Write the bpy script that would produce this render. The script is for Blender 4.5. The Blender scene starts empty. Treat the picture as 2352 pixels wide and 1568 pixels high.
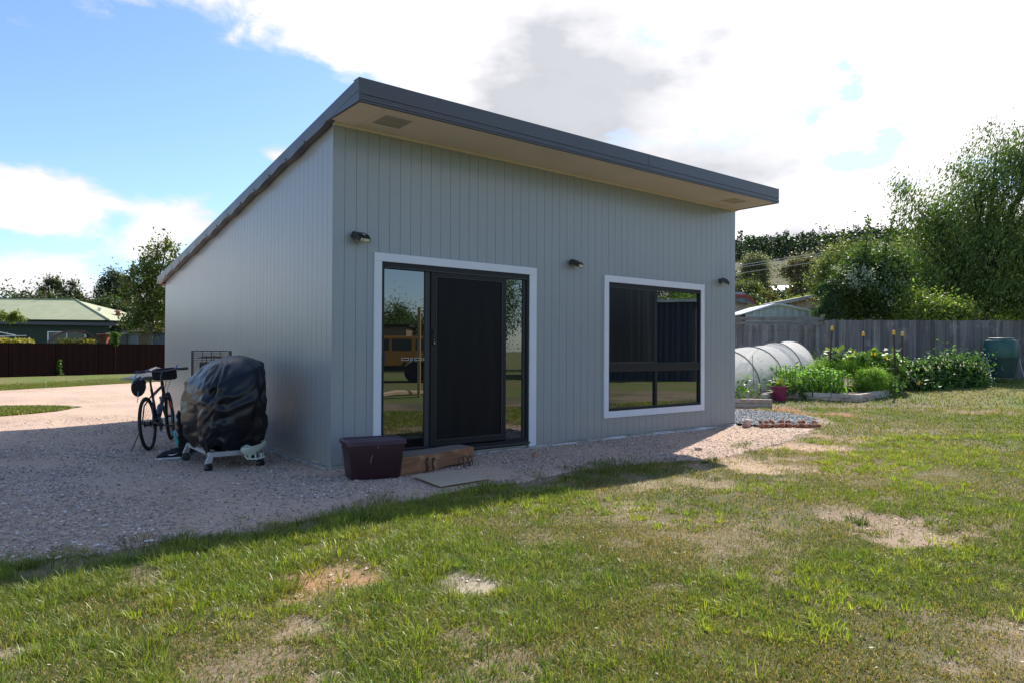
import bpy, math, random
import numpy as np
from mathutils import Vector, Matrix, Euler
R = math.radians
rng = np.random.default_rng(7)
random.seed(7)
sc = bpy.context.scene
COL = sc.collection

# ------------------------------------------------------------------ camera
CAM = np.array([-3.0, -6.84, 1.27])
YAW, PITCH, ROLL, FPX = R(38.26), R(.618), R(.282), 1592.0
cd = bpy.data.cameras.new('camera')
cam = bpy.data.objects.new('camera', cd)
COL.objects.link(cam)
cd.sensor_width = 36
cd.lens = 36 * FPX / 2352
cd.clip_start = .05
cd.clip_end = 3000
cam.location = CAM
sc.camera = cam
_fw = np.array([math.sin(YAW), math.cos(YAW), 0]); _rt = np.array([math.cos(YAW), -math.sin(YAW), 0]); _up = np.array([0, 0, 1.])
_F = _fw * math.cos(PITCH) + _up * math.sin(PITCH); _U = _up * math.cos(PITCH) - _fw * math.sin(PITCH)
_R = _rt * math.cos(ROLL) + _U * math.sin(ROLL); _U = _U * math.cos(ROLL) - _rt * math.sin(ROLL)
m3 = Matrix((_R, _U, -_F)).transposed()
cam.rotation_euler = m3.to_euler()

# ------------------------------------------------------------------ sun + sky
SUNV = Vector((3.45, 1.45, 3.6)).normalized()
SUN_EL = math.asin(SUNV.z); SUN_AZ = math.atan2(SUNV.x, SUNV.y)
sd = bpy.data.lights.new('sun', 'SUN')
sd.energy = 4.7
sd.angle = R(.55)
sd.color = (1, .93, .83)
sun = bpy.data.objects.new('sun', sd)
COL.objects.link(sun)
sun.rotation_euler = SUNV.to_track_quat('Z', 'Y').to_euler()
sc.view_settings.view_transform = 'Standard'
sc.view_settings.look = 'None'
sc.view_settings.exposure = 0.62
sc.view_settings.gamma = 1

world = bpy.data.worlds.new("World")
sc.world = world
world.use_nodes = True


class NT:
    """tiny helper for wiring nodes"""
    def __init__(s, tree):
        s.t = tree; s.n = tree.nodes; s.l = tree.links

    def node(s, typ, **kw):
        nd = s.n.new(typ)
        for k, v in kw.items():
            setattr(nd, k, v)
        return nd

    def put(s, sock, v):
        if isinstance(v, bpy.types.NodeSocket):
            s.l.new(v, sock)
        else:
            if hasattr(sock.default_value, '__len__') and isinstance(v, (int, float)):
                v = (v,) * len(sock.default_value)
            elif hasattr(sock.default_value, '__len__') and len(v) == 3 and len(sock.default_value) == 4:
                v = (*v, 1)
            sock.default_value = v

    def m(s, op, a, b=0, c=0, clamp=False):
        nd = s.node('ShaderNodeMath', operation=op, use_clamp=clamp)
        s.put(nd.inputs[0], a); s.put(nd.inputs[1], b); s.put(nd.inputs[2], c)
        return nd.outputs[0]

    def ss(s, x, a, b):            # smooth step, a may exceed b
        nd = s.node('ShaderNodeMapRange', interpolation_type='SMOOTHSTEP')
        s.put(nd.inputs[0], x)
        lo, hi, o0, o1 = (a, b, 0, 1) if a < b else (b, a, 1, 0)
        for i, v in zip((1, 2, 3, 4), (lo, hi, o0, o1)):
            nd.inputs[i].default_value = v
        return nd.outputs[0]

    def mix(s, f, a, b, mode='MIX'):
        nd = s.node('ShaderNodeMix', data_type='RGBA', blend_type=mode)
        s.put(nd.inputs[0], f); s.put(nd.inputs[6], a); s.put(nd.inputs[7], b)
        return nd.outputs[2]

    def noise(s, vec, scale, detail=4, rough=.55, out=0, dist=0):
        nd = s.node('ShaderNodeTexNoise')
        if vec is not None: s.put(nd.inputs['Vector'], vec)
        s.put(nd.inputs['Scale'], scale); nd.inputs['Detail'].default_value = detail
        nd.inputs['Roughness'].default_value = rough; nd.inputs['Distortion'].default_value = dist
        return nd.outputs[out]

    def mapping(s, vec, scale=(1, 1, 1), loc=(0, 0, 0), rot=(0, 0, 0)):
        nd = s.node('ShaderNodeMapping')
        s.put(nd.inputs[0], vec); nd.inputs[1].default_value = loc
        nd.inputs[2].default_value = rot; nd.inputs[3].default_value = scale
        return nd.outputs[0]


def build_world():
    w = NT(world.node_tree)
    w.n.clear()
    out = w.node('ShaderNodeOutputWorld')
    bg = w.node('ShaderNodeBackground')
    sky = w.node('ShaderNodeTexSky', sky_type='NISHITA')
    sky.sun_disc = False
    sky.sun_elevation = SUN_EL
    sky.sun_rotation = SUN_AZ
    sky.air_density = 1.0; sky.dust_density = .5; sky.ozone_density = 1.5
    tc = w.node('ShaderNodeTexCoord')
    d = tc.outputs['Generated']
    sep = w.node('ShaderNodeSeparateXYZ'); w.put(sep.inputs[0], d)
    x, y, z = sep.outputs
    # compass bearing (0 = +Y, positive towards +X) and elevation, in degrees
    az = w.m('MULTIPLY', w.m('ARCTAN2', x, y), 57.29578)
    el = w.m('MULTIPLY', w.m('ARCSINE', z), 57.29578)
    # cloud layer coordinates: flattened towards the horizon
    zz = w.m('ADD', w.m('MAXIMUM', z, 0), .22)
    cx = w.node('ShaderNodeCombineXYZ')
    w.put(cx.inputs[0], w.m('DIVIDE', x, zz)); w.put(cx.inputs[1], w.m('DIVIDE', y, zz)); w.put(cx.inputs[2], w.m('MULTIPLY', el, .03))
    n1 = w.noise(cx.outputs[0], 1.9, 9, .58, dist=.25)
    n2 = w.noise(w.mapping(d, (1, 1, 2.3)), 5.2, 8, .55)
    n4 = w.noise(w.mapping(d, (1, 1, 1.6), (2.1, .4, 1.3)), 11, 6, .6)
    n5 = w.noise(w.mapping(d, (1, 1, 1.7), (.1, .9, .3), (0, 0, R(20))), 15, 9, .62, dist=.6)
    # the great bright bank in the east: everything beyond a slanting edge
    edge = w.m('ADD', w.m('MULTIPLY', w.m('SUBTRACT', 24.0, el), 3.6), 9.0)
    edge = w.m('MINIMUM', edge, 37)
    edge = w.m('MAXIMUM', edge, -60)
    bank = w.ss(w.m('SUBTRACT', az, edge), -11.0, 15.0)
    bank = w.m('MULTIPLY', bank, w.ss(az, 130, 100))
    bank = w.m('MULTIPLY', bank, w.ss(el, 52, 30))
    # low cumulus in the north-west
    def blob(a0, e0, ra, re, amp):
        q = w.m('ADD', w.m('POWER', w.m('DIVIDE', w.m('SUBTRACT', az, a0), ra), 2), w.m('POWER', w.m('DIVIDE', w.m('SUBTRACT', el, e0), re), 2))
        return w.m('MULTIPLY', w.m('EXPONENT', w.m('MULTIPLY', q, -1)), amp)
    blobs = [(3.5, 9.6, 7.5, 2.6, 1.05), (11.5, 8.4, 4.5, 3.2, 1.0), (16, 5.6, 4.5, 3.4, 1.0), (1.5, 4.8, 9, 2.4, .95), (9.5, 3.0, 12, 1.9, .9),
             (20.3, 14.6, 2.2, .6, .62), (23.3, 18.3, .9, .9, .3), (-16, 6, 10, 4, 1), (-34, 10, 12, 5, 1)]
    # what the north-facing sky behind the viewer holds (mirrored in the glass)
    blobs += [(150, 13.5, 12, 4.0, 1.0), (170, 20, 20, 5, .9), (-140, 14, 22, 6, 1), (-95, 22, 20, 9, .9), (128, 6, 8, 6, .8)]
    acc = blob(*blobs[0])
    for b in blobs[1:]:
        acc = w.m('MAXIMUM', acc, blob(*b))
    # small blue holes in the bank
    holes = [(64.6, 19.6, 2.2, 2.4), (66.8, 15.6, 2.0, 2.2), (64.6, 13.9, 3.4, 1.1), (61.8, 17.0, 1.1, 1.4)]
    hacc = blob(*holes[0], 1)
    for b in holes[1:]:
        hacc = w.m('MAXIMUM', hacc, blob(*b, 1))
    cover = w.m('MAXIMUM', bank, acc)
    dens = w.m('ADD', cover, w.m('MULTIPLY', w.m('SUBTRACT', n1, .5), .9))
    dens = w.m('ADD', dens, w.m('MULTIPLY', w.m('SUBTRACT', n2, .5), 1.9))
    dens = w.m('ADD', dens, w.m('MULTIPLY', w.m('SUBTRACT', n5, .5), .9))
    hf = w.m('ADD', hacc, w.m('ADD', w.m('MULTIPLY', w.m('SUBTRACT', n4, .5), 2.6), w.m('MULTIPLY', w.m('SUBTRACT', n5, .5), 1.6)))
    dens = w.m('SUBTRACT', dens, w.m('MULTIPLY', w.ss(hf, .62, 1.35), w.m('MULTIPLY', w.ss(hacc, .2, .7), 1.1)))
    mask = w.ss(dens, .34, .80)
    soft = w.ss(dens, .45, 1.15)
    # grey bellies inside the bright bank
    n3 = w.noise(w.mapping(d, (1, 1, 1.9), (4.2, 1.7, .3)), 3.1, 5, .5)
    greys = [(46.0, 19.5, 11, 7, 1.25), (53, 14.5, 12, 5, 1.1), (61.0, 7.6, 4.5, 3.2, .9), (70.5, 24, 9, 4.2, .55), (57, 28, 12, 4, .5), (73, 16, 6, 4, .35), (36, 26, 7, 3, .3)]
    gacc = blob(*greys[0])
    for b in greys[1:]:
        gacc = w.m('MAXIMUM', gacc, blob(*b))
    gf = w.m('ADD', gacc, w.m('ADD', w.m('MULTIPLY', w.m('SUBTRACT', n3, .5), 2.0), w.m('MULTIPLY', w.m('SUBTRACT', n2, .5), 1.5)))
    gacc = w.m('ADD', w.m('MULTIPLY', w.ss(gf, .0, 1.5), w.ss(gacc, .0, .6)), w.m('ADD', w.m('MULTIPLY', w.ss(n3, .5, .8), .12), w.m('MULTIPLY', w.ss(n2, .44, .68), .36)), clamp=True)
    glow = w.m('MULTIPLY', w.m('POWER', w.ss(az, -30, 66), 2), .17)
    bright = w.m('ADD', .64, glow)
    bright = w.m('ADD', bright, w.m('MULTIPLY', soft, .12))
    cw = w.mix(gacc, (1, .985, .99), (.52, .53, .575))
    cw2 = w.node('ShaderNodeVectorMath', operation='SCALE'); w.put(cw2.inputs[0], cw); w.put(cw2.inputs['Scale'], bright)
    skyc = w.node('ShaderNodeVectorMath', operation='SCALE'); w.put(skyc.inputs[0], sky.outputs[0]); skyc.inputs['Scale'].default_value = SKY_STRENGTH
    tint = w.mix(1.0, skyc.outputs[0], SKY_TINT, 'MULTIPLY')
    # cloud brightness is given in finished units, so it is divided by the background strength
    fin = w.mix(mask, tint, cw2.outputs[0])
    fs = w.node('ShaderNodeVectorMath', operation='SCALE'); w.put(fs.inputs[0], fin); fs.inputs['Scale'].default_value = 1 / SKY_STRENGTH
    w.put(bg.inputs[0], fs.outputs[0])
    bg.inputs[1].default_value = SKY_STRENGTH
    w.l.new(bg.outputs[0], out.inputs[0])


SKY_STRENGTH = .13
SKY_TINT = (.82, .93, 1.06)
build_world()

# ------------------------------------------------------------------ places
VF = np.array([_fw[0], _fw[1]]); VR = np.array([_rt[0], _rt[1]])


def sstep(x, a, b):
    t = np.clip((x - a) / (b - a), 0, 1)
    return t * t * (3 - 2 * t)


def g(x, y):                       # height of the ground
    x = np.asarray(x, float); y = np.asarray(y, float)
    s = .62 * x + .785 * y; r = .785 * x - .62 * y
    up = .46 * sstep(s, 6, 15) * sstep(r, -2, 5)
    dn = -.0125 * np.clip(y, 0, 30) * (1 - sstep(r, -4, 2)) * sstep(-x, -1.5, .1)
    dn = dn - .0125 * np.clip(y, 0, 30) * (1 - sstep(r, -4, 2)) * sstep(y, 9, 14) * (1 - sstep(-x, -1.5, .1))
    far = .012 * np.clip(s - 30, 0, 60) * sstep(r, -10, 10)
    return up + dn + far


def ray(px, py):
    return _F + _R * (px - 1176) / FPX - _U * (py - 784) / FPX


def at(px, py, D):                 # a point seen in that direction, D metres off
    return Vector(CAM + ray(px, py) * D)


def gnd(px, py):
    d = ray(px, py); t = 1.0
    while t < 200:
        p = CAM + d * t
        if p[2] <= g(p[0], p[1]):
            return Vector(p)
        t += .01
    return Vector(p)


def wp(xc, D, z=None):             # lateral / depth metres from the viewer
    p = CAM[:2] + VF * D + VR * xc
    return Vector((p[0], p[1], float(g(p[0], p[1])) if z is None else z))


# value noise in numpy
_perm = rng.random((256, 256))


def vnoise(x, y, f):
    x = np.asarray(x) * f + 1000.3; y = np.asarray(y) * f + 1000.7
    xi = np.floor(x).astype(int); yi = np.floor(y).astype(int)
    fx = x - xi; fy = y - yi
    fx = fx * fx * (3 - 2 * fx); fy = fy * fy * (3 - 2 * fy)
    a = _perm[xi % 256, yi % 256]; b = _perm[(xi + 1) % 256, yi % 256]
    c = _perm[xi % 256, (yi + 1) % 256]; d = _perm[(xi + 1) % 256, (yi + 1) % 256]
    return (a * (1 - fx) + b * fx) * (1 - fy) + (c * (1 - fx) + d * fx) * fy


def fbm(x, y, f, o=3):
    v = 0; a = .5; s = 0
    for i in range(o):
        v = v + a * vnoise(x + 17.1 * i, y - 9.3 * i, f * 2 ** i); s += a; a *= .5
    return v / s


# ------------------------------------------------------------------ materials
def M(name, col, rough=.6, col2=None, nscale=6, nstretch=(1, 1, 1), bump=0, bscale=40, metal=0, spec=.5, lo=.35, hi=.65, detail=5,
      coat=0, attr=None, attr_amt=1.0, transl=0, col3=None, n3scale=1.5, alpha=None, bstretch=(1, 1, 1), rvar=0):
    mt = bpy.data.materials.new(name); mt.use_nodes = True
    w = NT(mt.node_tree); w.n.clear()
    out = w.node('ShaderNodeOutputMaterial'); p = w.node('ShaderNodeBsdfPrincipled')
    tc = w.node('ShaderNodeTexCoord'); o = tc.outputs['Object']
    c = col
    if col2 is not None:
        n = w.noise(w.mapping(o, nstretch), nscale, detail)
        c = w.mix(w.ss(n, lo, hi), col, col2)
    if col3 is not None:
        n = w.noise(o, n3scale, 3)
        c = w.mix(w.ss(n, .5, .72), c, col3)
    if attr:
        a = w.node('ShaderNodeAttribute'); a.attribute_name = attr
        c = w.mix(attr_amt, c, a.outputs['Color'], 'MULTIPLY') if attr_amt <= 1 else a.outputs['Color']
    w.put(p.inputs['Base Color'], c)
    if rvar:
        nr = w.noise(w.mapping(o, nstretch), nscale * 1.7, 4)
        w.put(p.inputs['Roughness'], w.m('ADD', rough, w.m('MULTIPLY', w.m('SUBTRACT', nr, .5), rvar)))
    else:
        p.inputs['Roughness'].default_value = rough
    p.inputs['Metallic'].default_value = metal
    p.inputs['Specular IOR Level'].default_value = spec
    if coat: p.inputs['Coat Weight'].default_value = coat; p.inputs['Coat Roughness'].default_value = .08
    if bump:
        bn = w.node('ShaderNodeBump'); bn.inputs['Strength'].default_value = min(1, abs(bump)); bn.inputs['Distance'].default_value = .02
        w.put(bn.inputs['Height'], w.noise(w.mapping(o, bstretch), bscale, 5)); w.l.new(bn.outputs[0], p.inputs['Normal'])
    sh = p.outputs[0]
    if transl:
        t = w.node('ShaderNodeBsdfTranslucent'); w.put(t.inputs[0], w.mix(1, c, (1.0, 1.15, .55), 'MULTIPLY'))
        mx = w.node('ShaderNodeMixShader'); mx.inputs[0].default_value = transl
        w.l.new(sh, mx.inputs[1]); w.l.new(t.outputs[0], mx.inputs[2]); sh = mx.outputs[0]
    if alpha is not None:
        t = w.node('ShaderNodeBsdfTransparent'); mx = w.node('ShaderNodeMixShader'); mx.inputs[0].default_value = alpha
        w.l.new(t.outputs[0], mx.inputs[1]); w.l.new(sh, mx.inputs[2]); sh = mx.outputs[0]
    w.l.new(sh, out.inputs[0])
    return mt


def glass_mat(name, tint, ior=1.7, amt=1.0, rough=0.0, wob=0):
    """dark window glass: reflects by angle, dark room behind"""
    mt = bpy.data.materials.new(name); mt.use_nodes = True
    w = NT(mt.node_tree); w.n.clear()
    out = w.node('ShaderNodeOutputMaterial')
    d = w.node('ShaderNodeBsdfDiffuse'); w.put(d.inputs[0], tint)
    gl = w.node('ShaderNodeBsdfGlossy'); gl.inputs['Roughness'].default_value = rough; w.put(gl.inputs[0], (.93, .97, 1))
    fr = w.node('ShaderNodeFresnel'); fr.inputs[0].default_value = ior
    if wob:
        tc = w.node('ShaderNodeTexCoord')
        bn = w.node('ShaderNodeBump'); bn.inputs['Strength'].default_value = wob; bn.inputs['Distance'].default_value = .002
        w.put(bn.inputs['Height'], w.noise(tc.outputs['Object'], 1.6, 1)); w.l.new(bn.outputs[0], gl.inputs['Normal'])
    f = w.m('MULTIPLY', fr.outputs[0], amt, clamp=True)
    mx = w.node('ShaderNodeMixShader'); w.put(mx.inputs[0], f)
    w.l.new(d.outputs[0], mx.inputs[1]); w.l.new(gl.outputs[0], mx.inputs[2]); w.l.new(mx.outputs[0], out.inputs[0])
    return mt


# ------------------------------------------------------------------ object helpers
def tag(o, label=None, cat=None, group=None, kind=None):
    if label: o['label'] = label
    if cat: o['category'] = cat
    if group: o['group'] = group
    if kind: o['kind'] = kind
    return o


def thing(name, label, cat, loc=(0, 0, 0), rz=0, group=None, rot=None):
    o = bpy.data.objects.new(name, None); COL.objects.link(o)
    o.empty_display_size = .2
    o.location = loc; o.rotation_euler = rot if rot else (0, 0, rz)
    return tag(o, label, cat, group)


class MB:
    def __init__(s):
        s.v = []; s.f = []; s.mi = []; s.cur = 0

    def add(s, vs, fs, T=None):
        b = len(s.v)
        for v in vs:
            v = Vector(v)
            if T is not None: v = T @ v
            s.v.append(v)
        for f in fs:
            s.f.append([b + i for i in f]); s.mi.append(s.cur)
        return s

    def box(s, x0, x1, y0, y1, z0, z1, T=None):
        vs = [(x, y, z) for z in (z0, z1) for y in (y0, y1) for x in (x0, x1)]
        return s.add(vs, [(0, 2, 3, 1), (4, 5, 7, 6), (0, 1, 5, 4), (2, 6, 7, 3), (0, 4, 6, 2), (1, 3, 7, 5)], T)

    def prism(s, poly, a, b, axis='y', T=None):     # poly of 2-D points extruded from a to b
        n = len(poly)
        def P(q, t):
            return (q[0], t, q[1]) if axis == 'y' else ((t, q[0], q[1]) if axis == 'x' else (q[0], q[1], t))
        vs = [P(q, a) for q in poly] + [P(q, b) for q in poly]
        fs = [tuple(range(n)), tuple(range(2 * n - 1, n - 1, -1))] + [(i, i + n, (i + 1) % n + n, (i + 1) % n) for i in range(n)]
        return s.add(vs, fs, T)

    def tube(s, pts, r, n=8, closed=False, T=None, cap=True):
        pts = [Vector(p) for p in pts]; k = len(pts)
        if not hasattr(r, '__len__'): r = [r] * k
        vs = []; prev = None
        for i, p in enumerate(pts):
            if closed: t = pts[(i + 1) % k] - pts[i - 1]
            else: t = pts[min(i + 1, k - 1)] - pts[max(i - 1, 0)]
            if t.length < 1e-9: t = Vector((0, 0, 1))
            t.normalize()
            if prev is None:
                a = Vector((0, 0, 1)) if abs(t.z) < .9 else Vector((1, 0, 0))
                u = t.cross(a).normalized()
            else:
                u = prev - t * prev.dot(t)
                u = u.normalized() if u.length > 1e-6 else t.orthogonal().normalized()
            prev = u; w = t.cross(u)
            for j in range(n):
                an = 2 * math.pi * j / n
                vs.append(p + (u * math.cos(an) + w * math.sin(an)) * r[i])
        fs = []
        for i in range(k if closed else k - 1):
            for j in range(n):
                a = i * n + j; b = i * n + (j + 1) % n; c = ((i + 1) % k) * n + (j + 1) % n; d = ((i + 1) % k) * n + j
                fs.append((a, b, c, d))
        if cap and not closed:
            fs.append(tuple(range(n))[::-1]); fs.append(tuple(range((k - 1) * n, k * n)))
        return s.add(vs, fs, T)

    def lathe(s, prof, n=24, c=(0, 0, 0), T=None, sx=1, sy=1):
        vs = []; k = len(prof)
        for r, z in prof:
            for j in range(n):
                an = 2 * math.pi * j / n
                vs.append((c[0] + r * math.cos(an) * sx, c[1] + r * math.sin(an) * sy, c[2] + z))
        fs = [(i * n + j, i * n + (j + 1) % n, (i + 1) * n + (j + 1) % n, (i + 1) * n + j) for i in range(k - 1) for j in range(n)]
        fs.append(tuple(range(n))[::-1]); fs.append(tuple(range((k - 1) * n, k * n)))
        return s.add(vs, fs, T)

    def build(s, name, mats, parent=None, smooth=False, bevel=0, off=None):
        me = bpy.data.meshes.new(name)
        off = Vector(off) if off is not None else Vector((0, 0, 0))
        me.from_pydata([tuple(v - off) for v in s.v], [], s.f)
        me.validate(); me.update()
        if not isinstance(mats, (list, tuple)): mats = [mats]
        for m_ in mats: me.materials.append(m_)
        if len(mats) > 1 and len(me.polygons) == len(s.mi):
            me.polygons.foreach_set('material_index', s.mi)
        if smooth:
            me.polygons.foreach_set('use_smooth', [True] * len(me.polygons))
            if smooth != 'all':
                try: me.set_sharp_from_angle(angle=R(38))
                except Exception: pass
        o = bpy.data.objects.new(name, me); COL.objects.link(o)
        if parent: o.parent = parent
        if bevel:
            b = o.modifiers.new('bevel', 'BEVEL'); b.width = bevel; b.segments = 2; b.limit_method = 'ANGLE'; b.angle_limit = R(40)
        return o


def np_mesh(name, verts, loops, starts, totals, mat, cols=None, parent=None, smooth=False):
    me = bpy.data.meshes.new(name)
    me.vertices.add(len(verts)); me.vertices.foreach_set('co', np.asarray(verts, np.float32).ravel())
    me.loops.add(len(loops)); me.loops.foreach_set('vertex_index', np.asarray(loops, np.int32))
    me.polygons.add(len(starts)); me.polygons.foreach_set('loop_start', np.asarray(starts, np.int32))
    me.polygons.foreach_set('loop_total', np.asarray(totals, np.int32))
    me.update(calc_edges=True)
    if smooth: me.polygons.foreach_set('use_smooth', np.ones(len(starts), bool))
    if cols is not None:
        a = me.color_attributes.new('Col', 'FLOAT_COLOR', 'POINT')
        c4 = np.ones((len(verts), 4), np.float32); c4[:, :3] = cols
        a.data.foreach_set('color', c4.ravel())
    me.materials.append(mat)
    o = bpy.data.objects.new(name, me); COL.objects.link(o)
    if parent: o.parent = parent
    return o


def quads(name, V, mat, C=None, parent=None, smooth=False):
    """V (n,4,3) ; C (n,3)"""
    n = len(V)
    return np_mesh(name, V.reshape(-1, 3), np.arange(n * 4), np.arange(n) * 4, np.full(n, 4), mat,
                   None if C is None else np.repeat(C, 4, 0), parent, smooth)


def palette(n, cols, jitter=.12, weights=None, seed=0):
    r_ = np.random.default_rng(seed)
    cols = np.array(cols, float)
    idx = r_.choice(len(cols), n, p=weights)
    c = cols[idx] * (1 + jitter * r_.standard_normal((n, 1)))
    c = c * (1 + .05 * r_.standard_normal((n, 3)))
    return np.clip(c, .002, .9)


def leaves(P, size, seed=0, aspect=.5, up=.3, dirs=None, var=.35, droop=0):
    """leaf blades at the points P: returns (n,4,3)"""
    r_ = np.random.default_rng(seed); n = len(P)
    a = r_.standard_normal((n, 3)) if dirs is None else dirs + .45 * r_.standard_normal((n, 3))
    a[:, 2] -= droop
    a /= np.linalg.norm(a, axis=1, keepdims=True) + 1e-9
    nn = r_.standard_normal((n, 3)); nn[:, 2] += up * 3
    b = np.cross(a, nn); b /= np.linalg.norm(b, axis=1, keepdims=True) + 1e-9
    nrm = np.cross(b, a)
    L = size * (1 + var * r_.standard_normal((n, 1))).clip(.4, 2)
    w = L * aspect * .5
    return np.stack([P, P + a * L * .45 + b * w + nrm * L * .06, P + a * L, P + a * L * .45 - b * w + nrm * L * .06], 1)



# ================================================================== THE GROUND
YBX = [-14, -6, -3.6, -2.83, -2.29, -1.97, -1.53, -1.05, -.46, .23, .79, 1.87, 2.72, 3.5, 4.4, 6.0, 7.2, 8.0, 8.3]
YBY = [-1.3, -1.5, -1.7, -1.75, -1.9, -1.95, -2.05, -1.92, -1.86, -1.68, -1.72, -1.6, -1.66, -1.8, -1.95, -1.6, -1.25, -1.0, -.6]


def yb(x):                          # where the lawn meets the gravel
    x = np.asarray(x, float)
    return np.interp(x, YBX, YBY) + .22 * (fbm(x, x * 0 + 3.3, 2.2, 3) - .5)


def yfar(x):                        # far edge of the gravel, at the grass strip below the left fence
    x = np.asarray(x, float)
    return np.where(x < 4.2, 23.6 + .94 * (x + 2) + .5 * (fbm(x, x * 0 + 8, 1.2, 2) - .5), .35)


def spot(px, py, r, k=1.0):
    p = gnd(px, py)
    return (p.x, p.y, r, k)


# bare patches in the lawn: x, y, radius, stretch, soil colour
BARE = [(*spot(735, 1330, .29, .9), (.40, .22, .12)), (*spot(800, 1300, .16, .7), (.38, .24, .15)), (*spot(1100, 1342, .12, .8), (.44, .37, .28)), (*spot(1055, 1328, .08, .6), (.40, .34, .26)),
        (*spot(2030, 1208, .38, .8), (.33, .235, .165)), (*spot(2130, 1235, .42, .95), (.36, .265, .19)), (*spot(1950, 1196, .22, .6), (.34, .25, .18)),
        (*spot(1550, 1350, .12, .5), (.36, .27, .2)), (*spot(690, 1440, .12, .6), (.40, .30, .22)),
        (*spot(335, 1332, .24, .6), (.34, .25, .2)), (*spot(400, 1470, .07, .7), (.4, .3, .22)), (*spot(735, 1550, .08, .6), (.42, .3, .22)),
        (*spot(20, 1500, .09, .5), (.42, .32, .25)), (*spot(2330, 1440, .13, .5), (.38, .29, .22)), (*spot(2200, 1535, .12, .5), (.38, .29, .22)),
        (*spot(1450, 1165, .3, .45), (.38, .29, .2)), (*spot(1600, 1105, .42, .45), (.42, .30, .2)),
        (*spot(1740, 1068, .62, .9), (.46, .33, .22)), (*spot(1850, 1025, .6, .9), (.46, .32, .21)), (*spot(1500, 1115, .35, .5), (.40, .3, .2)),
        (*spot(1960, 1005, .55, .65), (.38, .24, .15)), (*spot(1930, 950, .5, .9), (.34, .17, .10)),
        (*spot(1720, 938, .45, .9), (.34, .15, .09)), (*spot(1800, 940, .45, .9), (.34, .15, .09)), (*spot(1870, 950, .45, .9), (.34, .17, .10)),
        (*spot(1990, 936, .3, .6), (.3, .18, .12)), (*spot(2215, 947, .42, .55), (.36, .22, .15)), (*spot(2270, 945, .3, .5), (.34, .2, .14)),
        (*spot(2380, 940, .4, .5), (.34, .2, .14))]


def bare(x, y):                     # 0..1 how bare the lawn is there, and the soil colour
    x = np.asarray(x, float); y = np.asarray(y, float)
    wob = (fbm(x, y, 4.3, 3) - .5); wob2 = (fbm(x + 9, y, 19.0, 2) - .5)
    b = np.zeros(x.shape); c = np.zeros(x.shape + (3,)) + np.array([.33, .25, .18])
    for (bx, by, br, _, bc) in BARE:
        q = np.hypot(x - bx, y - by) / br + wob * 1.7 + wob2 * .7
        v = 1 - sstep(q, .45, 1.25)
        c = c * (1 - v[..., None]) + np.array(bc) * v[..., None]
        b = np.maximum(b, v * _)
    return b, c


PAD = [(7.2, -.34), (7.85, -.92), (8.5, -.72), (8.95, -.5), (9.35, -.05), (9.6, .45), (9.62, 1.0), (9.45, 1.5), (9.0, 2.2), (8.4, 3), (7.2, 3.2)]


def inpoly(x, y, P):
    x = np.asarray(x); y = np.asarray(y); r_ = np.zeros(x.shape, bool); n = len(P)
    for i in range(n):
        x0, y0 = P[i]; x1, y1 = P[(i + 1) % n]
        if y0 == y1: continue
        c = ((y0 > y) != (y1 > y)) & (x < (x1 - x0) * (y - y0) / (y1 - y0) + x0)
        r_ ^= c
    return r_


def lawn(x, y):                     # density of the grass 0..1 in the front and side lawn
    x = np.asarray(x, float); y = np.asarray(y, float)
    edge = yb(x) + .12 * (fbm(x, y, 3.1, 3) - .5) * 2
    d = sstep(edge - y, -.10, .16)
    d = np.where(x > 8.0, 1, d)
    d = np.where((x > 7.0) & (x <= 8.0) & (y > -1.0), 0, d)
    d = np.where((x > 8.0) & inpoly(x, y, PAD), 0, d)
    dp = np.hypot(x - 8.5, y - .7)
    d = d * np.where((x > 7) & (y > -1.3), sstep(dp + .5 * (fbm(x, y, 2.3, 3) - .5), 1.25, 1.75), 1)
    d = np.where((x > 7.0) & (y > 3) & (x < 9), sstep(x, 8, 9), d)
    # ragged outliers of grass that creep over the gravel
    cl = sstep(fbm(x + 5, y, 2.6, 3), .56, .66) * sstep(edge - y, -.55, -.1)
    d = d * np.where(x < 8, 1 - .8 * sstep(fbm(x - 7, y + 2, 2.1, 3), .44, .58) * (1 - sstep(edge - y, .1, .75)), 1)
    d = np.maximum(d, np.where((y < -.9) & (x < 5.5), cl * .8, 0))
    b, _ = bare(x, y)
    thin = 1 - .22 * sstep(fbm(x + 31, y + 7, 1.1, 4), .5, .72)
    return d * (1 - .97 * b) * thin


xs = np.concatenate([np.linspace(-300, -14, 24)[:-1], np.arange(-14, -4, .5), np.arange(-4, 14, .09), np.arange(14, 30, .5), np.linspace(30, 320, 26)])
ys = np.concatenate([np.linspace(-220, -10, 22)[:-1], np.arange(-10, -7, .4), np.arange(-7, 4, .09), np.arange(4, 30, .4), np.linspace(30, 420, 30)])
X, Y = np.meshgrid(xs, ys)
fine = (X > -4.2) & (X < 14.2) & (Y > -7.2) & (Y < 4.2)
micro = np.where(fine, .022 * (fbm(X, Y, 3.5, 3) - .5), 0)
bb, bc = bare(X, Y)
Z = g(X, Y) + micro - .02 * bb
nx, ny = len(xs), len(ys)
ii = (np.arange(ny - 1)[:, None] * nx + np.arange(nx - 1)[None, :]).ravel()
L = np.stack([ii, ii + 1, ii + nx + 1, ii + nx], 1).ravel()
gr = lawn(X, Y)
green = np.array([.075, .085, .032]); dry = np.array([.19, .15, .09])
t = sstep(fbm(X, Y, .9, 4), .38, .62)[..., None]
gcol = green * (1 - t) + dry * t
soil = np.where((bb > .05)[..., None], bc, np.array([.30, .225, .165]))
mixg = (gr * .8)[..., None]
gcol = gcol * mixg + soil * (1 - mixg)
far = (~fine)[..., None]
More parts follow.
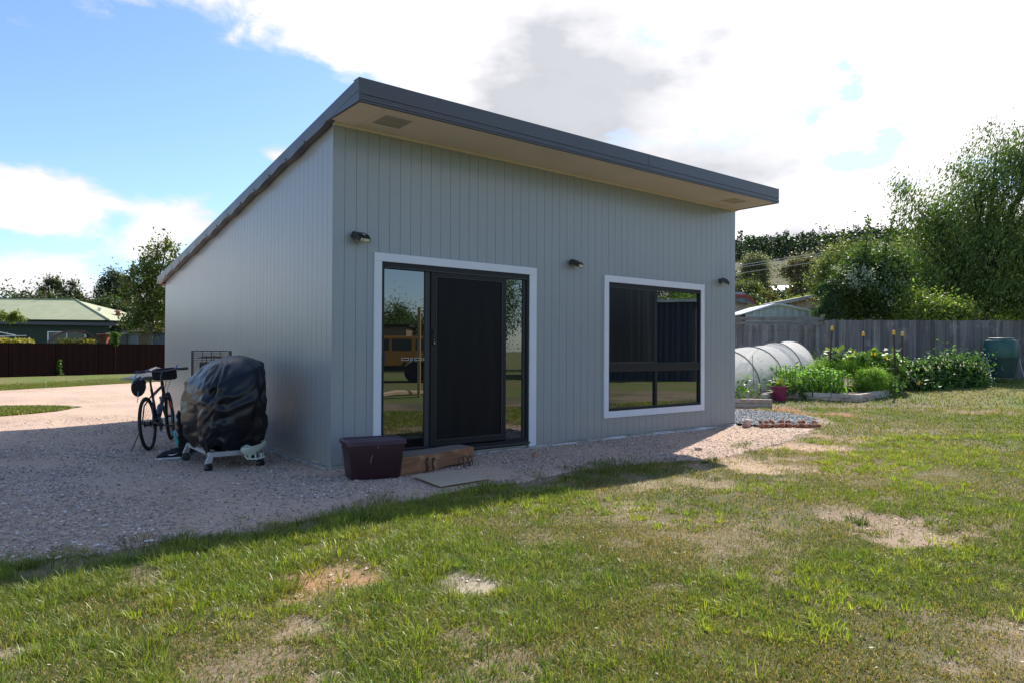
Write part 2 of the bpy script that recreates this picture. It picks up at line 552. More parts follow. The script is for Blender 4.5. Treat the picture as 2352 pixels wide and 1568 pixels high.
lg = np.array([.125, .16, .045]) * (1 - t) + np.array([.17, .155, .06]) * t
gcol = np.where(far, lg, gcol)


def ground_mat(name, attr='Col', sc1=38, sc2=9, amt=.55, bump=.5, tint=(1, 1, 1), rough=.95, mul=1.0):
    mt = bpy.data.materials.new(name); mt.use_nodes = True
    w = NT(mt.node_tree); w.n.clear()
    out = w.node('ShaderNodeOutputMaterial'); p = w.node('ShaderNodeBsdfPrincipled')
    tc = w.node('ShaderNodeTexCoord'); o = tc.outputs['Object']
    a = w.node('ShaderNodeAttribute'); a.attribute_name = attr
    n1 = w.noise(o, sc1, 6, .7); n2 = w.noise(o, sc2, 4)
    k = w.m('ADD', w.m('MULTIPLY', w.m('SUBTRACT', n1, .5), amt * 2.2), w.m('MULTIPLY', w.m('SUBTRACT', n2, .5), amt))
    k = w.m('MULTIPLY', w.m('ADD', k, 1.0), mul)
    v = w.node('ShaderNodeVectorMath', operation='SCALE'); w.put(v.inputs[0], a.outputs['Color']); w.put(v.inputs['Scale'], k)
    w.put(p.inputs['Base Color'], w.mix(1, v.outputs[0], tint, 'MULTIPLY'))
    p.inputs['Roughness'].default_value = rough; p.inputs['Specular IOR Level'].default_value = .15
    bn = w.node('ShaderNodeBump'); bn.inputs['Strength'].default_value = bump; bn.inputs['Distance'].default_value = .02
    w.put(bn.inputs['Height'], n1); w.l.new(bn.outputs[0], p.inputs['Normal'])
    w.l.new(p.outputs[0], out.inputs[0])
    return mt


m_ground = ground_mat('lawn_soil')
go = np_mesh('ground', np.stack([X, Y, Z], -1).reshape(-1, 3), L, np.arange(len(ii)) * 4, np.full(len(ii), 4), m_ground, gcol.reshape(-1, 3), smooth=True)
tag(go, 'lawn earth with dry thatch and bare soil patches around the shed', 'ground', kind='structure')


def gravel_mat(name, cols, scale=55, bump=.8, dust=(.40, .33, .28), dust_amt=.5, pink=None):
    mt = bpy.data.materials.new(name); mt.use_nodes = True
    w = NT(mt.node_tree); w.n.clear()
    out = w.node('ShaderNodeOutputMaterial'); p = w.node('ShaderNodeBsdfPrincipled')
    tc = w.node('ShaderNodeTexCoord'); o = tc.outputs['Object']
    vo = w.node('ShaderNodeTexVoronoi'); w.put(vo.inputs['Vector'], w.mapping(o, (1, 1, .3))); vo.inputs['Scale'].default_value = scale
    r_ = w.node('ShaderNodeValToRGB'); sp = w.node('ShaderNodeSeparateColor'); w.put(sp.inputs[0], vo.outputs['Color']); w.put(r_.inputs[0], sp.outputs[0])
    e = r_.color_ramp.elements
    e[0].color = (*cols[0], 1); e[1].color = (*cols[-1], 1)
    for i, c in enumerate(cols[1:-1]):
        q = e.new((i + 1) / (len(cols) - 1)); q.color = (*c, 1)
    c = r_.outputs[0]
    big = w.noise(o, .9, 5, .6)
    rut = w.noise(w.mapping(o, (1.1, .12, 1), (0, 0, 0), (0, 0, R(-14))), 1.6, 4, .5)
    c = w.mix(w.m('MULTIPLY', w.ss(rut, .46, .60), .38), c, tuple(min(.9, v * 1.18) for v in dust))
    c = w.mix(w.m('MULTIPLY', w.ss(rut, .46, .36), .30), c, tuple(v * .62 for v in dust))
    c = w.mix(w.m('MULTIPLY', w.ss(big, .42, .66), dust_amt), c, dust)
    if pink: c = w.mix(w.m('MULTIPLY', w.ss(w.noise(o, .35, 3), .4, .6), .6), c, pink)
    fine_ = w.noise(o, 160, 3, .7)
    c = w.mix(1, c, w.mix(fine_, (.76, .74, .72), (1.56, 1.44, 1.36)), 'MULTIPLY')
    w.put(p.inputs['Base Color'], c)
    p.inputs['Roughness'].default_value = .92; p.inputs['Specular IOR Level'].default_value = .2
    bn = w.node('ShaderNodeBump'); bn.inputs['Strength'].default_value = bump; bn.inputs['Distance'].default_value = .012
    w.put(bn.inputs['Height'], w.m('ADD', w.m('SUBTRACT', 1, vo.outputs['Distance']), w.m('MULTIPLY', fine_, .6))); w.l.new(bn.outputs[0], p.inputs['Normal'])
    w.l.new(p.outputs[0], out.inputs[0])
    return mt


m_gravel = gravel_mat('pink_gravel', [(.22, .165, .125), (.43, .33, .255), (.51, .385, .295), (.32, .24, .19), (.61, .50, .41), (.41, .28, .195)], 40, 1.0, (.45, .35, .27), .5, (.54, .41, .34))
m_blue = gravel_mat('blue_gravel', [(.09, .10, .115), (.15, .165, .18), (.21, .22, .235), (.12, .135, .15), (.28, .29, .30)], 30, 1, (.16, .17, .18), .2)


def band(name, x, lo, hi, n, zoff, mat, label, cat):
    tt = np.linspace(0, 1, n) ** 1.4
    XX = np.repeat(x[:, None], n, 1); YY = lo[:, None] * (1 - tt) + hi[:, None] * tt
    ZZ = g(XX, YY) + zoff
    nr = (XX > -4.2) & (YY < 4.2)
    ZZ = ZZ + np.where(nr, .022 * (fbm(XX, YY, 3.5, 3) - .5), 0)
    ZZ[:, 0] -= .035; ZZ[:, 1] -= .004
    a = (np.arange(len(x) - 1)[:, None] * n + np.arange(n - 1)[None, :]).ravel()
    Lp = np.stack([a, a + n, a + n + 1, a + 1], 1).ravel()
    o = np_mesh(name, np.stack([XX, YY, ZZ], -1).reshape(-1, 3), Lp, np.arange(len(a)) * 4, np.full(len(a), 4), mat, smooth=True)
    return tag(o, label, cat, kind='structure')


xg = np.concatenate([np.arange(-14, -5, .5), np.arange(-5, 4.2, .06)])
band('gravel_driveway', xg, yb(xg), yfar(xg), 160, .012, m_gravel, 'pinkish gravel drive running past the shed to the brown fence', 'driveway')
xg2 = np.arange(4.2, 7.95, .06)
band('gravel_path', xg2, yb(xg2), np.where(xg2 < 7.1, .35, -.36 - (xg2 - 7.1) * .6), 50, .012, m_gravel, 'sandy gravel strip along the front wall of the shed', 'path')

# blue metal pad on the far side of the shed
b_ = MB(); pc = (8.3, .9)
ring = []
for i, q in enumerate(PAD):
    nq = PAD[(i + 1) % len(PAD)]
    for k in range(5):
        f = k / 5; x = q[0] + (nq[0] - q[0]) * f; y = q[1] + (nq[1] - q[1]) * f
        if x > 7.3: x += .05 * math.sin(31 * f + i * 3); y += .05 * math.cos(23 * f + i)
        ring.append((x, y))
vs = [(x, y, float(g(x, y)) + .045) for x, y in ring] + [(pc[0], pc[1], float(g(*pc)) + .05)]
b_.add(vs, [(i, (i + 1) % len(ring), len(ring)) for i in range(len(ring))])
tag(b_.build('gravel_pad', m_blue), 'pad of blue grey gravel beside the right end of the shed', 'gravel pad', kind='structure')


def oval(name, c, rx, ry, rot, mat, zoff, label, cat, n=60, wob=.12):
    b = MB(); vs = []; n2 = 8
    for k in range(1, n2 + 1):
        for i in range(n):
            a = 2 * math.pi * i / n; q = k / n2 * (1 + wob * (math.sin(3 * a + 1) * .5 + math.sin(7 * a) * .3 + math.sin(13 * a + 2) * .2))
            x = rx * q * math.cos(a); y = ry * q * math.sin(a)
            xx = c[0] + x * math.cos(rot) - y * math.sin(rot); yy = c[1] + x * math.sin(rot) + y * math.cos(rot)
            vs.append((xx, yy, float(g(xx, yy)) + zoff))
    vs.append((c[0], c[1], float(g(c[0], c[1])) + zoff)); ce = len(vs) - 1
    fs = [(i, (i + 1) % n, ce) for i in range(n)]
    for k in range(n2 - 1):
        fs += [(k * n + i, (k + 1) * n + i, (k + 1) * n + (i + 1) % n, k * n + (i + 1) % n) for i in range(n)]
    b.add(vs, fs)
    o = b.build(name, mat); return tag(o, label, cat, kind='structure')


m_patch = M('patch_earth', (.12, .16, .045), .95, (.2, .19, .08), 3, bump=.4, bscale=40)
PATCH = ((-4.75, 11.7), 3.7, 2.1, R(8))
oval('grass_island', PATCH[0], PATCH[1], PATCH[2], PATCH[3], m_patch, .03, 'green grass island in the pink gravel at the left', 'grass island')
bp1 = gnd(262, 876)
oval('blue_gravel_patch', (bp1.x + 1.0, bp1.y + .6), 4.6, 1.5, R(47), m_blue, .032, 'grey gravel patch at the far edge of the drive by the grass strip', 'gravel patch')
m_worn = M('worn_dust', (.46, .40, .36), .95, (.40, .34, .31), 8, bump=.3, bscale=60)

# ------------------------------------------------------------------ loose stones on the gravel
def stones(n, region, smin, smax, cols, seed, name, label, cat, weights=None):
    r_ = np.random.default_rng(seed)
    x, y = region(n, r_); n = len(x)
    s = smin + (smax - smin) * r_.random(n) ** 2.2
    dist = np.hypot(x - CAM[0], y - CAM[1]); s = s * (1 + .05 * np.clip(dist - 5, 0, 6))
    z = g(x, y) + .012 + np.where(y < 4.2, .022 * (fbm(x, y, 3.5, 3) - .5), 0)
    base = np.array([[1, 0, 0], [0, 1, 0], [-1, 0, 0], [0, -1, 0], [0, 0, .7], [0, 0, -.5]], float)
    ang = r_.random(n) * 6.28; ca, sa = np.cos(ang), np.sin(ang)
    V = base[None] * (s[:, None, None] * .5) * (1 + .35 * r_.standard_normal((n, 6, 1))).clip(.5, 1.6)
    Vx = V[..., 0] * ca[:, None] - V[..., 1] * sa[:, None]; Vy = V[..., 0] * sa[:, None] + V[..., 1] * ca[:, None]
    V = np.stack([Vx + x[:, None], Vy + y[:, None], V[..., 2] + z[:, None] + s[:, None] * .12], -1)
    tri = np.array([[0, 1, 4], [1, 2, 4], [2, 3, 4], [3, 0, 4]])
    Lp = (tri[None] + (np.arange(n) * 6)[:, None, None]).ravel()
    c = np.repeat(palette(n, cols, .16, weights, seed), 6, 0)
    mt = M(name, (1, 1, 1), .92, attr='Col', spec=.06)
    o = np_mesh(name, V.reshape(-1, 3), Lp, np.arange(n * 4) * 3, np.full(n * 4, 3), mt, c)
    return tag(o, label, cat, kind='stuff')


def reg_drive(n, r_):
    # more stones close to the viewer and along the lawn edge
    x = r_.uniform(-4.6, 7.6, n * 3); y = r_.uniform(-2.3, 9, n * 3)
    d = np.hypot(x - CAM[0], y - CAM[1])
    keep = (y > yb(x) - .05) & ~((x > -.0) & (y > .0)) & (r_.random(n * 3) < np.clip(1.2 - d / 12, .06, 1)) & (r_.random(n * 3) < .25 + .75 * sstep(fbm(x, y, .9, 3), .34, .6))
    keep &= ~((x > .35) & (x < 1.45) & (y > -1.55) & (y < -.85))
    return x[keep][:n], y[keep][:n]


stones(190000, reg_drive, .007, .026, [(.56, .45, .365), (.40, .315, .26), (.68, .58, .49), (.28, .235, .205), (.54, .385, .285), (.20, .17, .155), (.80, .73, .66)],
       3, 'loose_gravel', 'loose pinkish grey gravel stones on the drive', 'gravel', [.25, .23, .10, .17, .12, .11, .02])


def reg_pad(n, r_):
    x = r_.uniform(7.2, 9.8, n * 3); y = r_.uniform(-1, 3.2, n * 3); k = inpoly(x, y, PAD); return x[k][:n], y[k][:n]


so = stones(9000, reg_pad, .014, .04, [(.10, .115, .13), (.16, .175, .19), (.23, .24, .25), (.07, .08, .09), (.32, .33, .34)], 4, 'pad_gravel', 'crushed blue grey stones covering the pad by the shed', 'gravel')
so.location.z = .038


def reg_soil(n, r_):
    x = r_.uniform(-3.5, 10.5, n * 6); y = r_.uniform(-6.0, 1.5, n * 6)
    b, _ = bare(x, y); k = (r_.random(n * 6) < b * .9 + .004) & (y < yb(x) + .1) & ~((x > 7.1) & (x < 9.8) & (y > -.9))
    return x[k][:n], y[k][:n]


so = stones(9000, reg_soil, .004, .022, [(.44, .30, .2), (.52, .42, .32), (.3, .2, .14), (.6, .54, .46)], 5, 'soil_crumbs', 'crumbs of dry reddish earth on the bare lawn patches', 'soil crumbs')
so.location.z = -.02

# ================================================================== THE SHED
m_clad = M('cladding', (.272, .300, .322), .27, (.284, .312, .333), 1.2, spec=.62)
m_clad_side = m_clad
m_fascia = M('fascia_metal', (.052, .051, .059), .34, (.062, .061, .069), 1.1, (.4, 1, 1), bump=.12, bscale=1.3, spec=.6, rvar=.15)
m_soffit = M('soffit', (.60, .54, .47), .75, (.57, .51, .44), 2)
m_conc = M('concrete', (.40, .39, .36), .9, (.30, .29, .27), 5, bump=.35, bscale=25, col3=(.48, .47, .45), n3scale=3)
m_trim = M('white_trim', (.66, .68, .76), .45, (.63, .65, .73), 3)
m_alu = M('dark_frame', (.011, .012, .015), .45, spec=.3)
m_alu2 = M('dark_frame_edge', (.022, .023, .028), .4)
m_track = M('track', (.03, .031, .034), .5)
m_glass = glass_mat('window_glass', (.006, .007, .008), 1.75, 2.7, wob=.25)
m_glass2 = glass_mat('window_glass_low', (.008, .009, .009), 1.8, 2.5, wob=.2)
m_screen = M('fly_screen', (.0065, .0065, .0075), .42, (.009, .009, .0105), 3, (3, 1, .3), spec=.14)  # soft upright streaks in the colour stand in for a striped reflection
m_rust = M('back_fascia', (.30, .17, .12), .7)
m_black = M('black_plastic', (.012, .013, .016), .42)
m_lens = M('lamp_glass', (.35, .33, .25), .12, (.6, .57, .45), 22, spec=.8)
m_white = M('white_mark', (.75, .76, .8), .5)
m_memb = M('plastic_membrane', (.62, .63, .66), .45, (.5, .5, .52), 9, bump=.4, bscale=20)

w = NT(m_clad.node_tree); pn = [n_ for n_ in w.n if n_.type == 'BSDF_PRINCIPLED'][0]; src = pn.inputs['Base Color'].links[0].from_socket
tc = w.node('ShaderNodeTexCoord'); sp = w.node('ShaderNodeSeparateXYZ'); w.put(sp.inputs[0], tc.outputs['Object'])
nz = w.noise(w.mapping(tc.outputs['Object'], (1, 1, .25)), 3.2, 6, .62)
low = w.m('MULTIPLY', w.ss(w.m('ADD', sp.outputs[2], w.m('MULTIPLY', nz, -.7)), .12, -.32), .40)
streak = w.m('MULTIPLY', w.ss(w.noise(w.mapping(tc.outputs['Object'], (9, 9, .35)), 1.3, 5, .6), .52, .72), .10)
pn_c = w.mix(low, src, (.36, .30, .25)); pn_c = w.mix(streak, pn_c, (.20, .215, .22)); w.l.new(pn_c, pn.inputs['Base Color'])
shed = thing('garden_shed', 'grey clad shed with skillion roof, sliding door and framed window', 'shed')
W, LEN = 7.18, 7.70
SP = .133
ROOF = lambda y: 3.729 - .1395 * y
WTOP = lambda y: 3.66 - .148 * y
DOOR = (.562, 2.663, -.5, 2.22); WIN = (4.115, 6.229, .403, 2.217)


def wall_rects(u0, u1, z0, z1, holes):
    out = []
    us = sorted({u0, u1, *[h[i] for h in holes for i in (0, 1) if u0 < h[i] < u1]})
    for a, b in zip(us[:-1], us[1:]):
        m_ = (a + b) / 2; zz = [(z0, z1)]
        for h in holes:
            if h[0] < m_ < h[1]:
                n_ = []
                for p, q in zz:
                    if h[2] > p: n_.append((p, min(q, h[2])))
                    if h[3] < q: n_.append((max(p, h[3]), q))
                zz = [(p, q) for p, q in n_ if q - p > .001]
        out += [(a, b, p, q) for p, q in zz]
    return out


wl = MB()
for a, b, p, q in wall_rects(0.012, W, .052, 3.618, [DOOR, WIN]):
    wl.box(a, b, .007, .12, p, q)
k = 0
while k * SP < W:
    for a, b, p, q in wall_rects(k * SP + .0021, min((k + 1) * SP - .0021, W), .05, 3.616, [DOOR, WIN]):
        wl.box(a, b, 0, .0065, p, q)
    k += 1
fw_ = wl.build('front_wall', m_clad, shed)
wl = MB()
wl.prism([(.012, .052), (LEN, .052), (LEN, ROOF(LEN) - .09), (.012, ROOF(.012) - .09)], .007, .12, 'x')
wl.prism([(.012, .052), (LEN, .052), (LEN, ROOF(LEN) - .09), (.012, ROOF(.012) - .09)], W - .12, W - .007, 'x')
wl.box(.12, W - .12, LEN - .12, LEN - .01, .052, ROOF(LEN) - .09)
k = 0
while k * SP < LEN:
    a, b = k * SP + .0021, min((k + 1) * SP - .0021, LEN)
    for x0, x1 in ((0, .0075), (W - .0075, W)):
        wl.prism([(a, .05), (b, .05), (b, ROOF(b) - .07), (a, ROOF(a) - .07)], x0, x1, 'x')
    k += 1
sw_ = wl.build('side_wall', m_clad_side, shed)
c_ = MB(); c_.box(-.004, .012, -.0035, .0, .05, 3.615); c_.box(-.004, -.0005, .0, .018, .05, 3.6)
c_.build('corner_strip', m_clad, shed)
pl = MB(); pl.box(.015, W - .015, .015, LEN - .01, -.35, .049)
pl.build('slab', m_conc, shed)
# footing that stands a little proud of the slab, uneven at the top
ft = MB()
for (ax, a0, a1, n) in (('x', -.015, W + .01, 60), ('y', .0, LEN, 60)):
    for i in range(n):
        p = a0 + (a1 - a0) * i / n; q = a0 + (a1 - a0) * (i + 1) / n
        h = .030 + .008 * math.sin(i * 1.7) * math.sin(i * .37); o = (.055 if ax == 'y' else .030) + .008 * math.sin(i * .9)
        if ax == 'x': ft.box(p, q, -o, .0145, -.3, h)
        else: ft.box(-o, .0145, p + .02, q + .02, -.4, h - .012 * q + .0)
ft.build('footing', m_conc, shed)
# loose white membrane hanging out under the right half of the front wall
mb = MB(); n = 64; vs = []
for i in range(n + 1):
    x = 3.05 + (7.17 - 3.05) * i / n
    w_ = .5 + .5 * math.sin(i * .55) * math.sin(i * .23 + 1)
    z0 = -.015 + .012 * w_; z1 = .030 + .010 * math.sin(i * .41)
    e = min(1, i / 8)
    vs += [(x, -.012, z1 * e + z0 * (1 - e)), (x, -.03 - .02 * w_ * e, z1 * .6), (x, -.06 - .035 * w_ * e, z0 - .018), (x, -.02, z0 - .04)]
fs = [(i * 4 + j, i * 4 + j + 1, i * 4 + j + 5, i * 4 + j + 4) for i in range(n) for j in range(3)]
mb.add(vs, fs).build('membrane', m_memb, shed, smooth=True)

# roof
OV, XR, BACK = .79, 7.192, 7.93
rf = MB()
rf.prism([(-OV + .02, ROOF(-OV) - .02), (BACK - .02, ROOF(BACK) - .02), (BACK - .02, ROOF(BACK) - .06), (0, ROOF(0) - .06), (-OV + .02, ROOF(-OV) - .06)], -.02, XR - .02, 'x')
roof = rf.build('roof', m_fascia, shed)
fa = MB()
zt = ROOF(-OV) + .0
fa.box(-.094, XR + .002, -OV - .004, -OV + .012, 3.688, zt + .003)       # big upper face
fa.box(-.093, XR, -OV + .002, -OV + .016, 3.662, 3.687)                  # shadow step
fa.box(-.093, XR, -OV - .008, -OV + .014, 3.632, 3.659)                  # lower lip
fa.box(-.093, XR, -OV - .002, -OV + .03, 3.612, 3.631)
fa.box(-.094, XR + .002, -OV + .0125, -OV + .12, zt - .004, zt + .003)
fo = fa.build('fascia', m_fascia, roof, bevel=.002)
fj = MB(); fj.box(4.05, 4.075, -OV - .0065, -OV - .0042, 3.69, zt + .002); fj.box(4.05, 4.075, -OV - .0105, -OV - .0082, 3.632, 3.659); fj.build('fascia_joint', m_fascia, fo)


def barge(x0, x1, seed, name):
    b = MB(); n = 90; vs = []
    xo = x0
    for i in range(n + 1):
        y = -OV + (BACK + OV) * i / n
        zt_ = ROOF(y) + .003
        dep = .140 if y > .02 else (.120 if y < -.02 else .130)
        wv = .012 * math.sin(y * 5.6 + seed) + .008 * math.sin(y * 11 + 1) if y > .3 else 0
        zb_ = zt_ - dep + wv * .8
        sgn = -1 if x0 < 1 else 1
        bul = sgn * (.010 * abs(math.sin(y * math.pi / .55 + .2)) ** 2 if y > .4 else .0)
        vs += [(x0, y, zt_), (x0 + sgn * .004 + bul * .35, y, (zt_ * .6 + zb_ * .4)), (x0 + bul, y, zb_), (x1, y, zb_), (x1, y, zt_)]
    fs = []
    for i in range(n):
        for j in range(5):
            fs.append((i * 5 + j, i * 5 + (j + 1) % 5, (i + 1) * 5 + (j + 1) % 5, (i + 1) * 5 + j))
    fs.append((0, 1, 2, 3, 4)); fs.append(tuple(n * 5 + j for j in range(5)))
    b.add(vs, fs)
    bo = b.build(name, m_fascia, roof, smooth=True)
    # the level return under the overhang
    r2 = MB()
    zt2 = 3.70
    xa, xb = (x0 + .0, x0 + .02) if x0 < 1 else (x0 - .02, x0)
    r2.prism([(-OV, 3.612), (.0, 3.612), (.0, 3.619), (-OV, 3.718)], xa + .002, xb, 'x')
    r2.prism([(-OV, 3.612), (.01, 3.612), (.01, 3.62), (-OV, 3.628)], xa - .006, xa + .0015, 'x')
    r2.build('fascia_return', m_fascia, roof)
    for i in range(14 if x0 < 1 else 0):
        s2 = MB(); y = .55 + i * .56; s2.lathe([(.011, 0), (.011, .006), (.004, .009)], 8, T=Matrix.Translation((x0 - .004 if x0 < 1 else x0 + .004, y, ROOF(y) - .118)) @ Matrix.Rotation(R(-90 if x0 < 1 else 90), 4, 'Y'))
        s2.build('roof_screw', m_black, roof)


barge(-.093, -.0205, 0, 'barge_flashing')
barge(XR, XR - .022, 2, 'barge_flashing')
bf = MB(); bf.box(-.03, XR - .02, BACK - .02, BACK + .0, ROOF(BACK) - .18, ROOF(BACK)); bf.build('rear_fascia', m_fascia, roof)
bf = MB(); bf.box(-.02, XR - .03, LEN + .001, BACK - .021, ROOF(BACK) - .17, ROOF(BACK) - .14); bf.build('rear_soffit', m_rust, roof)
sf = MB(); sf.box(-.075, -.0205, -OV + .035, -.001, 3.6225, 3.64)
hv = [(.31, .63, -.57, -.26), (6.32, 6.72, -.55, -.28)]
for a, b, p, q in wall_rects(-.02, XR - .024, -OV + .035, .0065, [(h[0], h[1], h[2], h[3]) for h in hv]):
    sf.box(a, b, p, q, 3.622, 3.64)
sof = sf.build('soffit', m_soffit, roof)
js = MB(); js.box(.235, .245, -OV + .035, -.02, 3.6195, 3.6215); js.box(-.01, XR - .03, -.03, -.001, 3.600, 3.6215); js.build('soffit_joint', m_soffit, roof)
m_vent = M('vent_grey', (.34, .33, .30), .7)
for i, h in enumerate(hv):
    v_ = MB(); v_.box(h[0], h[1], h[2], h[3], 3.634, 3.642)
    kx = 26
    for j in range(kx):
        xx = h[0] + (h[1] - h[0]) * (j + .2) / kx; v_.box(xx, xx + (h[1] - h[0]) / kx * .6, h[2], h[3], 3.624, 3.633)
    for j in (0, .5, 1): v_.box(h[0], h[1], h[2] + (h[3] - h[2] - .02) * j, h[2] + (h[3] - h[2] - .02) * j + .02, 3.6205, 3.6235)
    v_.build('soffit_vent', m_vent if i == 0 else M('vent_tan', (.5, .44, .36), .7), roof)

# door
tr = MB()
for (u0, u1, z0, z1) in ((.475, .565, .03, 2.308), (2.66, 2.782, .03, 2.308)): pass
tr.box(.475, .566, -.022, .0, .035, 2.218)
tr.box(2.662, 2.780, -.022, .0, .03, 2.218)
tr.box(.475, 2.780, -.0225, .0, 2.2185, 2.310)
tr.box(2.662, 2.68, -.026, -.0225, .03, 2.218)
tr.build('door_trim', m_trim, shed, bevel=.002)
dr = MB()
dr.box(.567, .600, -.012, .09, .10, 2.2175)
dr.box(2.622, 2.661, -.012, .09, .10, 2.2175)
dr.box(.6005, 2.6215, -.012, .09, 2.155, 2.2175)
dr.box(.6005, 2.6215, -.03, .09, .085, .128)
dr.box(.6005, 2.6215, -.008, -.002, .128, .15)
door = dr.build('sliding_door', m_alu, shed, bevel=.002)
tk = MB(); tk.box(.6, 2.62, -.018, -.0125, 2.150, 2.162); tk.build('door_track', m_track, door)
tk = MB(); tk.box(.57, 2.66, -.05, -.031, .075, .098); tk.build('door_track', m_track, door)
# fixed glazed leaf on the left, fixed glass on the right, behind the screen leaf
gp = MB(); gp.box(.600, 1.135, .030, .036, .150, 2.150); gp.build('glass_panel', m_glass, door)
gp = MB(); gp.box(2.30, 2.585, .030, .036, .150, 2.150); gp.build('glass_panel', m_glass, door)
for q_ in ((1.135, 1.200, .128, 2.154), (2.585, 2.622, .128, 2.154), (.6005, 1.1345, .128, .150), (2.25, 2.5845, .128, .150)):
    st = MB(); st.box(q_[0], q_[1], .012, .045, q_[2], q_[3]); st.build('leaf_stile', m_track, door)
scn = MB()
sx0, sx1, sz0, sz1 = 1.203, 2.296, .132, 2.150
scn.box(sx0, sx0 + .062, -.008, .011, sz0, sz1)
scn.box(sx1 - .062, sx1, -.008, .011, sz0, sz1)
scn.box(sx0 + .0625, sx1 - .0625, -.008, .011, sz1 - .045, sz1)
scn.box(sx0 + .0625, sx1 - .0625, -.008, .011, sz0, sz0 + .078)
sdoor = scn.build('screen_door', m_alu, shed, bevel=.003)
be = MB(); i0, i1, j0, j1 = sx0 + .062, sx1 - .062, sz0 + .078, sz1 - .045
for q in ((i0, i0 + .012, j0, j1), (i1 - .012, i1, j0, j1), (i0 + .0125, i1 - .0125, j1 - .012, j1), (i0 + .0125, i1 - .0125, j0, j0 + .012)):
    be.box(q[0], q[1], -.0115, -.002, q[2], q[3])
be.build('screen_bead', m_alu2, sdoor, bevel=.002)
me_ = MB(); me_.box(i0 + .01, i1 - .01, -.001, .004, j0 + .01, j1 - .01); me_.build('screen_mesh', m_screen, sdoor)
hd = MB(); hd.prism([(-.020, -.085), (.020, -.085), (.024, 0), (.016, .088), (-.016, .088), (-.024, 0)], -.024, -.0085, 'y', T=Matrix.Translation((1.238, 0, 1.40)))
hd.tube([(1.238, -.024, 1.345), (1.238, -.05, 1.37), (1.238, -.052, 1.44), (1.238, -.024, 1.475)], .008, 8)
hd.build('door_handle', m_black, sdoor, bevel=.003)
ky = MB(); ky.lathe([(.012, 0), (.012, .006)], 12, T=Matrix.Translation((1.238, -.024, 1.36)) @ Matrix.Rotation(R(90), 4, 'X')); ky.box(1.234, 1.242, -.031, -.0245, 1.325, 1.36)
ky.build('key_cylinder', M('silver', (.6, .6, .62), .3, metal=.9), sdoor)
hh = MB(); hh.prism([(-.012, -.085), (.012, -.085), (.014, 0), (.010, .085), (-.010, .085), (-.014, 0)], -.002, .03, 'y', T=Matrix.Translation((.613, 0, 1.16))); hh.build('leaf_handle', m_black, door)
for a, b in ((.842, .935), (.958, .982), (1.008, 1.100), (1.122, 1.134), (2.302, 2.325)):
    sk = MB(); z0, z1, t_ = 1.136, 1.166, .0028
    sk.box(a, b, .0280, .0296, z0, z0 + t_); sk.box(a, b, .0280, .0296, z1 - t_, z1)
    sk.box(a, a + t_, .0280, .0296, z0 + t_, z1 - t_); sk.box(b - t_, b, .0280, .0296, z0 + t_, z1 - t_)
    sk.build('safety_sticker', m_white, door)

# window
tr = MB()
tr.box(4.028, 4.1165, -.022, .0, .402, 2.2185); tr.box(6.2275, 6.314, -.022, .0, .402, 2.2185)
tr.box(4.028, 6.314, -.0225, .0, 2.219, 2.311); tr.box(4.028, 6.314, -.0225, .0, .308, .4015)
tr.build('window_trim', m_trim, shed, bevel=.002)
wf = MB()
wf.box(4.117, 4.140, -.008, .08, .403, 2.217); wf.box(6.205, 6.227, -.008, .08, .403, 2.217)
wf.box(4.1405, 6.2045, -.008, .08, 2.160, 2.217); wf.box(4.1405, 6.2045, -.008, .08, .403, .440)
wf.box(4.1405, 6.2045, -.012, .08, .955, 1.028)
wf.box(4.1405, 6.2045, -.004, .08, 1.0285, 1.078)
wf.box(5.13, 5.178, -.004, .07, .4405, .9545)
wf.box(5.118, 5.172, -.006, .07, 1.0785, 2.1595)
win = wf.build('window', m_alu, shed, bevel=.002)
for (a, b, p, q, m_) in ((4.1405, 5.1295, .4405, .9545, m_glass2), (5.1785, 6.2045, .4405, .9545, m_glass2), (5.1725, 6.2045, 1.0785, 2.1595, m_glass)):
    w_ = MB(); w_.box(a, b, .024, .03, p, q); w_.build('window_pane', m_, win)
w_ = MB(); w_.box(4.155, 5.1175, .004, .008, 1.09, 2.15); w_.build('fly_screen', M('window_screen', (.009, .010, .012), .25, (.030, .032, .036), 1.5, (5, 1, .12), lo=.5, hi=.72, detail=1, spec=.25), win)  # paler upright stripes painted into the screen colour as a ribbed reflection
w_ = MB()
for q in ((4.1405, 4.155, 1.0785, 2.1595), (5.103, 5.1175, 1.0785, 2.1595)): w_.box(q[0], q[1], -.002, .0035, q[2], q[3])
w_.box(4.1555, 5.1025, -.002, .0035, 2.146, 2.1595); w_.box(4.1555, 5.1025, -.002, .0035, 1.0785, 1.092); w_.build('screen_frame', m_alu2, win)

# wall lights
def wall_light(x, z, yaw, tilt):
    b = MB(); b.box(-.035, .035, -.03, -.0, -.035, .035); b.tube([(0, -.02, .0), (0, -.06, .004)], .016, 10)
    o = b.build('wall_light', m_black, shed, bevel=.004); o.location = (x, 0, z)
    T = Matrix.Translation((0.02, -.085, -.012)) @ Matrix.Rotation(yaw, 4, 'Z') @ Matrix.Rotation(tilt, 4, 'X')
    h = MB(); h.prism([(-.075, -.03), (-.07, .012), (-.02, .040), (.055, .042), (.075, .018), (.07, -.03)], -.078, .078, 'x', T=T)
    h.build('lamp_housing', m_black, o, bevel=.004)
    h = MB(); h.box(-.063, .063, -.062, .055, -.036, -.0305, T=T)
    h.box(-.060, .060, -.0785, -.0755, -.025, .006, T=T); h.build('lamp_glass', m_lens, o)
    h = MB(); h.box(-.012, .012, -.04, -.02, .0425, .046, T=T @ Matrix.Rotation(R(8), 4, 'X')); h.build('lamp_badge', m_white, o)


